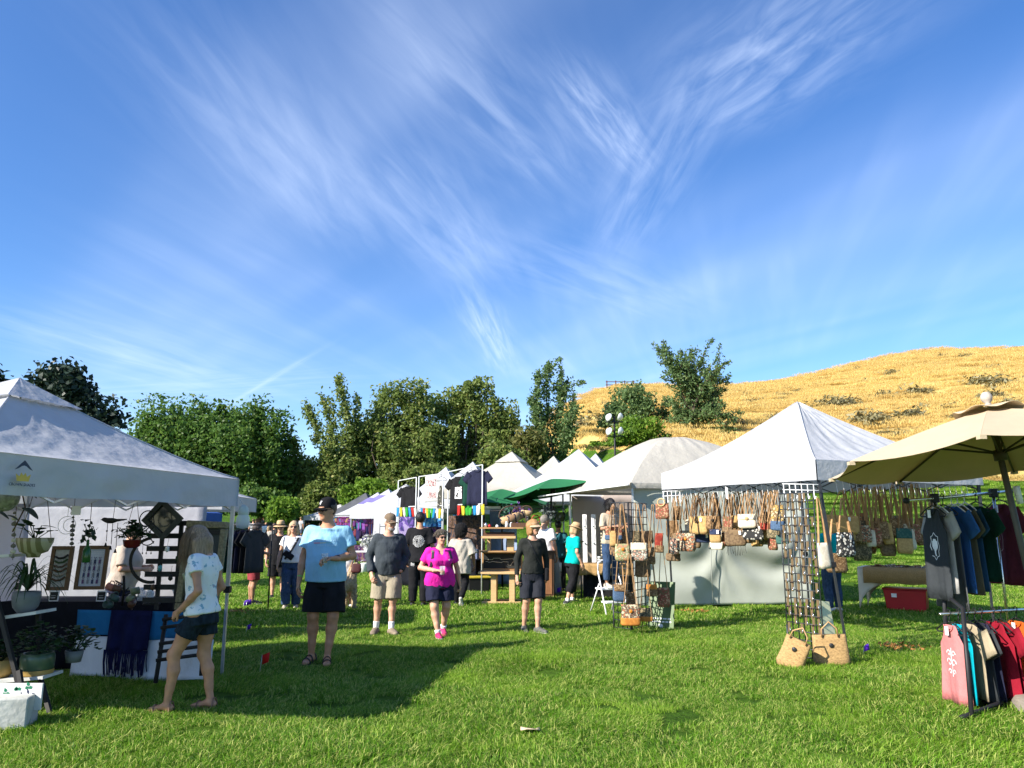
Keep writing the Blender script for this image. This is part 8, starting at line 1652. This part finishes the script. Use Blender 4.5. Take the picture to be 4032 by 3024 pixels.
for lb, px, py in (('patch of dry orange leaves by the purple flags', 935, 2415), ('patch of dry orange leaves right of the wire grid', 3550, 2560), ('patch of dry orange leaves before the sage tarp', 2735, 2415)):
    q = G(px, py); t = thing('leaf_litter', lb, 'leaves', q); link('dry_leaves', leaf_mesh(rg.normal(size=(90,3))*np.array([.16,.14,.012])+np.array([0,0,.05]), leaf_mat('leaf_dry', (.25,.11,.03), (.38,.18,.05), (.45,.25,.1), .1), .035, 3, 1.0), None, t); t.children[0]['kind'] = 'stuff'
q = G(2075, 2900); o = MB().sheet([[(.05*u-.05, .035*v-.05+.01*math.sin(u*3), .055+.01*math.sin(u+v)) for v in range(4)] for u in range(4)], .002).build('fallen_leaf', mat('leaf_beige', (.55,.42,.28), .8), None, True, loc=q); tag(o, 'single pale dry leaf on the foreground grass', 'leaf')
q = G(1352, 2405); fur = mat('fur_cream', (.42,.32,.20), .95, .3, 25, 1, 50, bdist=.03)
dg_ = thing('dog', 'curly cream dog standing behind the blue shirted man', 'dog', (q.x, q.y, 0), math.radians(160)); F_ = SDF((-.3,-.55,-.02), (.3,.55,.95), .014)
F_.ell((0,.10,.50), (.14,.28,.15), .05).ell((0,-.16,.53), (.14,.15,.18), .06).cone((0,-.22,.60), (0,-.34,.76), .09, .075, .05).ell((0,-.38,.80), (.085,.10,.085), .04).cone((0,-.44,.78), (0,-.52,.755), .05, .038, .03).cone((0,.36,.56), (.02,.46,.74), .035, .04, .04)
for s in (-1, 1):
    F_.cone((s*.09,-.20,.45), (s*.09,-.22,.25), .062, .048, .03).cone((s*.09,-.22,.25), (s*.09,-.22,.05), .046, .042, .02).ell((s*.09,-.24,.03), (.045,.06,.032), .02).cone((s*.085,.24,.46), (s*.095,.18,.31), .085, .058, .04).cone((s*.095,.18,.31), (s*.095,.33,.21), .055, .042, .03).cone((s*.095,.33,.21), (s*.095,.31,.05), .042, .040, .02).ell((s*.095,.28,.03), (.045,.06,.032), .02).ell((s*.085,-.36,.76), (.025,.045,.08), .02)
F_.wrinkle(.012, 2.4, 1).wrinkle(.008, 4.6, 2); V_, Q_ = F_.net(); link('body', npmesh(V_, Q_, fur), None, dg_); MB().lathe([(.001,.02),(.018,.01),(.016,-.01),(.001,-.014)], 10, (0,-.555,.765)).build('nose', plast_blk, dg_, True)
for s in (-1, 1): MB().lathe([(.001,.012),(.012,0),(.001,-.012)], 8, (s*.04,-.462,.825)).build('eye', plast_blk, dg_, True)
T_l = T('leash', [at(1352,2300,15.5), at(1375,2245,15.45), at(1395,2190,15.4)], .008, leather, None, 5); tag(T_l, 'brown leash running up from the cream dog', 'leash')
t = thing('shoulder_bag', 'small maroon handbag carried beside the dog', 'bag', at(1402, 2255, 15.3)); bag_body(.20, .17, .09).build('body', mat('bag_maroon', (.06,.015,.015), .5), t, True); T('strap', [(-.08,0,.15), (-.06,0,.35), (.04,0,.37), (.08,0,.15)], .007, leather_d, t)
# ---------------------------------------------------------------- lamps, lodge, fence on the hill
q = at(1078, 2040, 58); z0 = terrain(q.x, 58); zt_ = at(1080, 1985, 58).z; t = thing('street_lamp', 'black park lamp post with white globe on the far lawn', 'street lamp', (q.x, 58, z0)); T('post', [(0,0,0), (0,0,zt_-z0-.5)], .07, plast_blk, t); MB().lathe([(.001,0),(.15,.05),(.22,.25),(.18,.42),(.05,.5),(.001,.5)], 14, (0,0,zt_-z0-.45)).build('globe', mat('globe_white', (.8,.8,.76), .4), t, True); MB().lathe([(.12,0),(.10,.5),(.08,.6)], 10).build('base', plast_blk, t, True)
Yl = 48; q = at(2422, 1790, Yl); z0 = terrain(q.x, Yl); zt_ = at(2420, 1640, Yl).z; t = thing('floodlight_mast', 'dark floodlight mast with four round lamps in front of the dry hill', 'light mast', (q.x, Yl, z0)); T('mast', [(0,0,0), (0,0,zt_-z0)], .06, plast_blk, t)
for k, dz in enumerate((-.05, -.95)):
    T('cross_arm', [(-.55,0,zt_-z0+dz-.3), (.55,0,zt_-z0+dz-.3)], .04, plast_blk, t)
    for s in (-1, 1): 
        lp = MB().lathe([(.001,.14),(.14,.12),(.25,.0),(.27,-.04),(.25,-.05),(.001,-.02)], 16, (s*.38,-.1,zt_-z0+dz), Matrix.Rotation(PI/2+s*.5, 3, 'X') @ Matrix.Rotation(s*.9, 3, 'Y')).build('floodlight', mat('lamp_glass', (.62,.64,.62), .25, .05, spec=.5), t, True)
q = at(1125, 1990, 75); z0 = terrain(q.x, 75); t = thing('park_building', 'low park building with brown hipped roof beyond the lawn', 'building', (q.x, 75, z0)); hz = at(1120, 1975, 75).z-z0; B('wall', (0,0,hz*.4), (7,5,hz*.8), mat('wall_stucco', (.35,.28,.2), .9), t); MB().add([(-4,-3,hz*.8),(4,-3,hz*.8),(4,3,hz*.8),(-4,3,hz*.8),(-1.5,0,hz*1.05),(1.5,0,hz*1.05)], [(0,1,5,4),(1,2,5),(2,3,4,5),(3,0,4),(3,2,1,0)]).build('roof', mat('roof_brown', (.16,.12,.10), .9), t)
for x in (-2, 0, 2): B('window', (x,-2.52,hz*.45), (.9,.06,.8), mat('window_dark', (.03,.035,.04), .1), t)
q = at(2440, 1525, 118); t = thing('hill_fence', 'small weathered rail fence on the crest of the dry hill', 'fence', (q.x, 118, terrain(q.x, 118)))
for k in range(4): B('post', (1.4*k-2,0,.55), (.16,.16,1.3), wood_d, t)
for z_ in (.5, 1.0): B('rail', (0.1,-.02,z_), (4.6,.08,.12), wood_d, t)
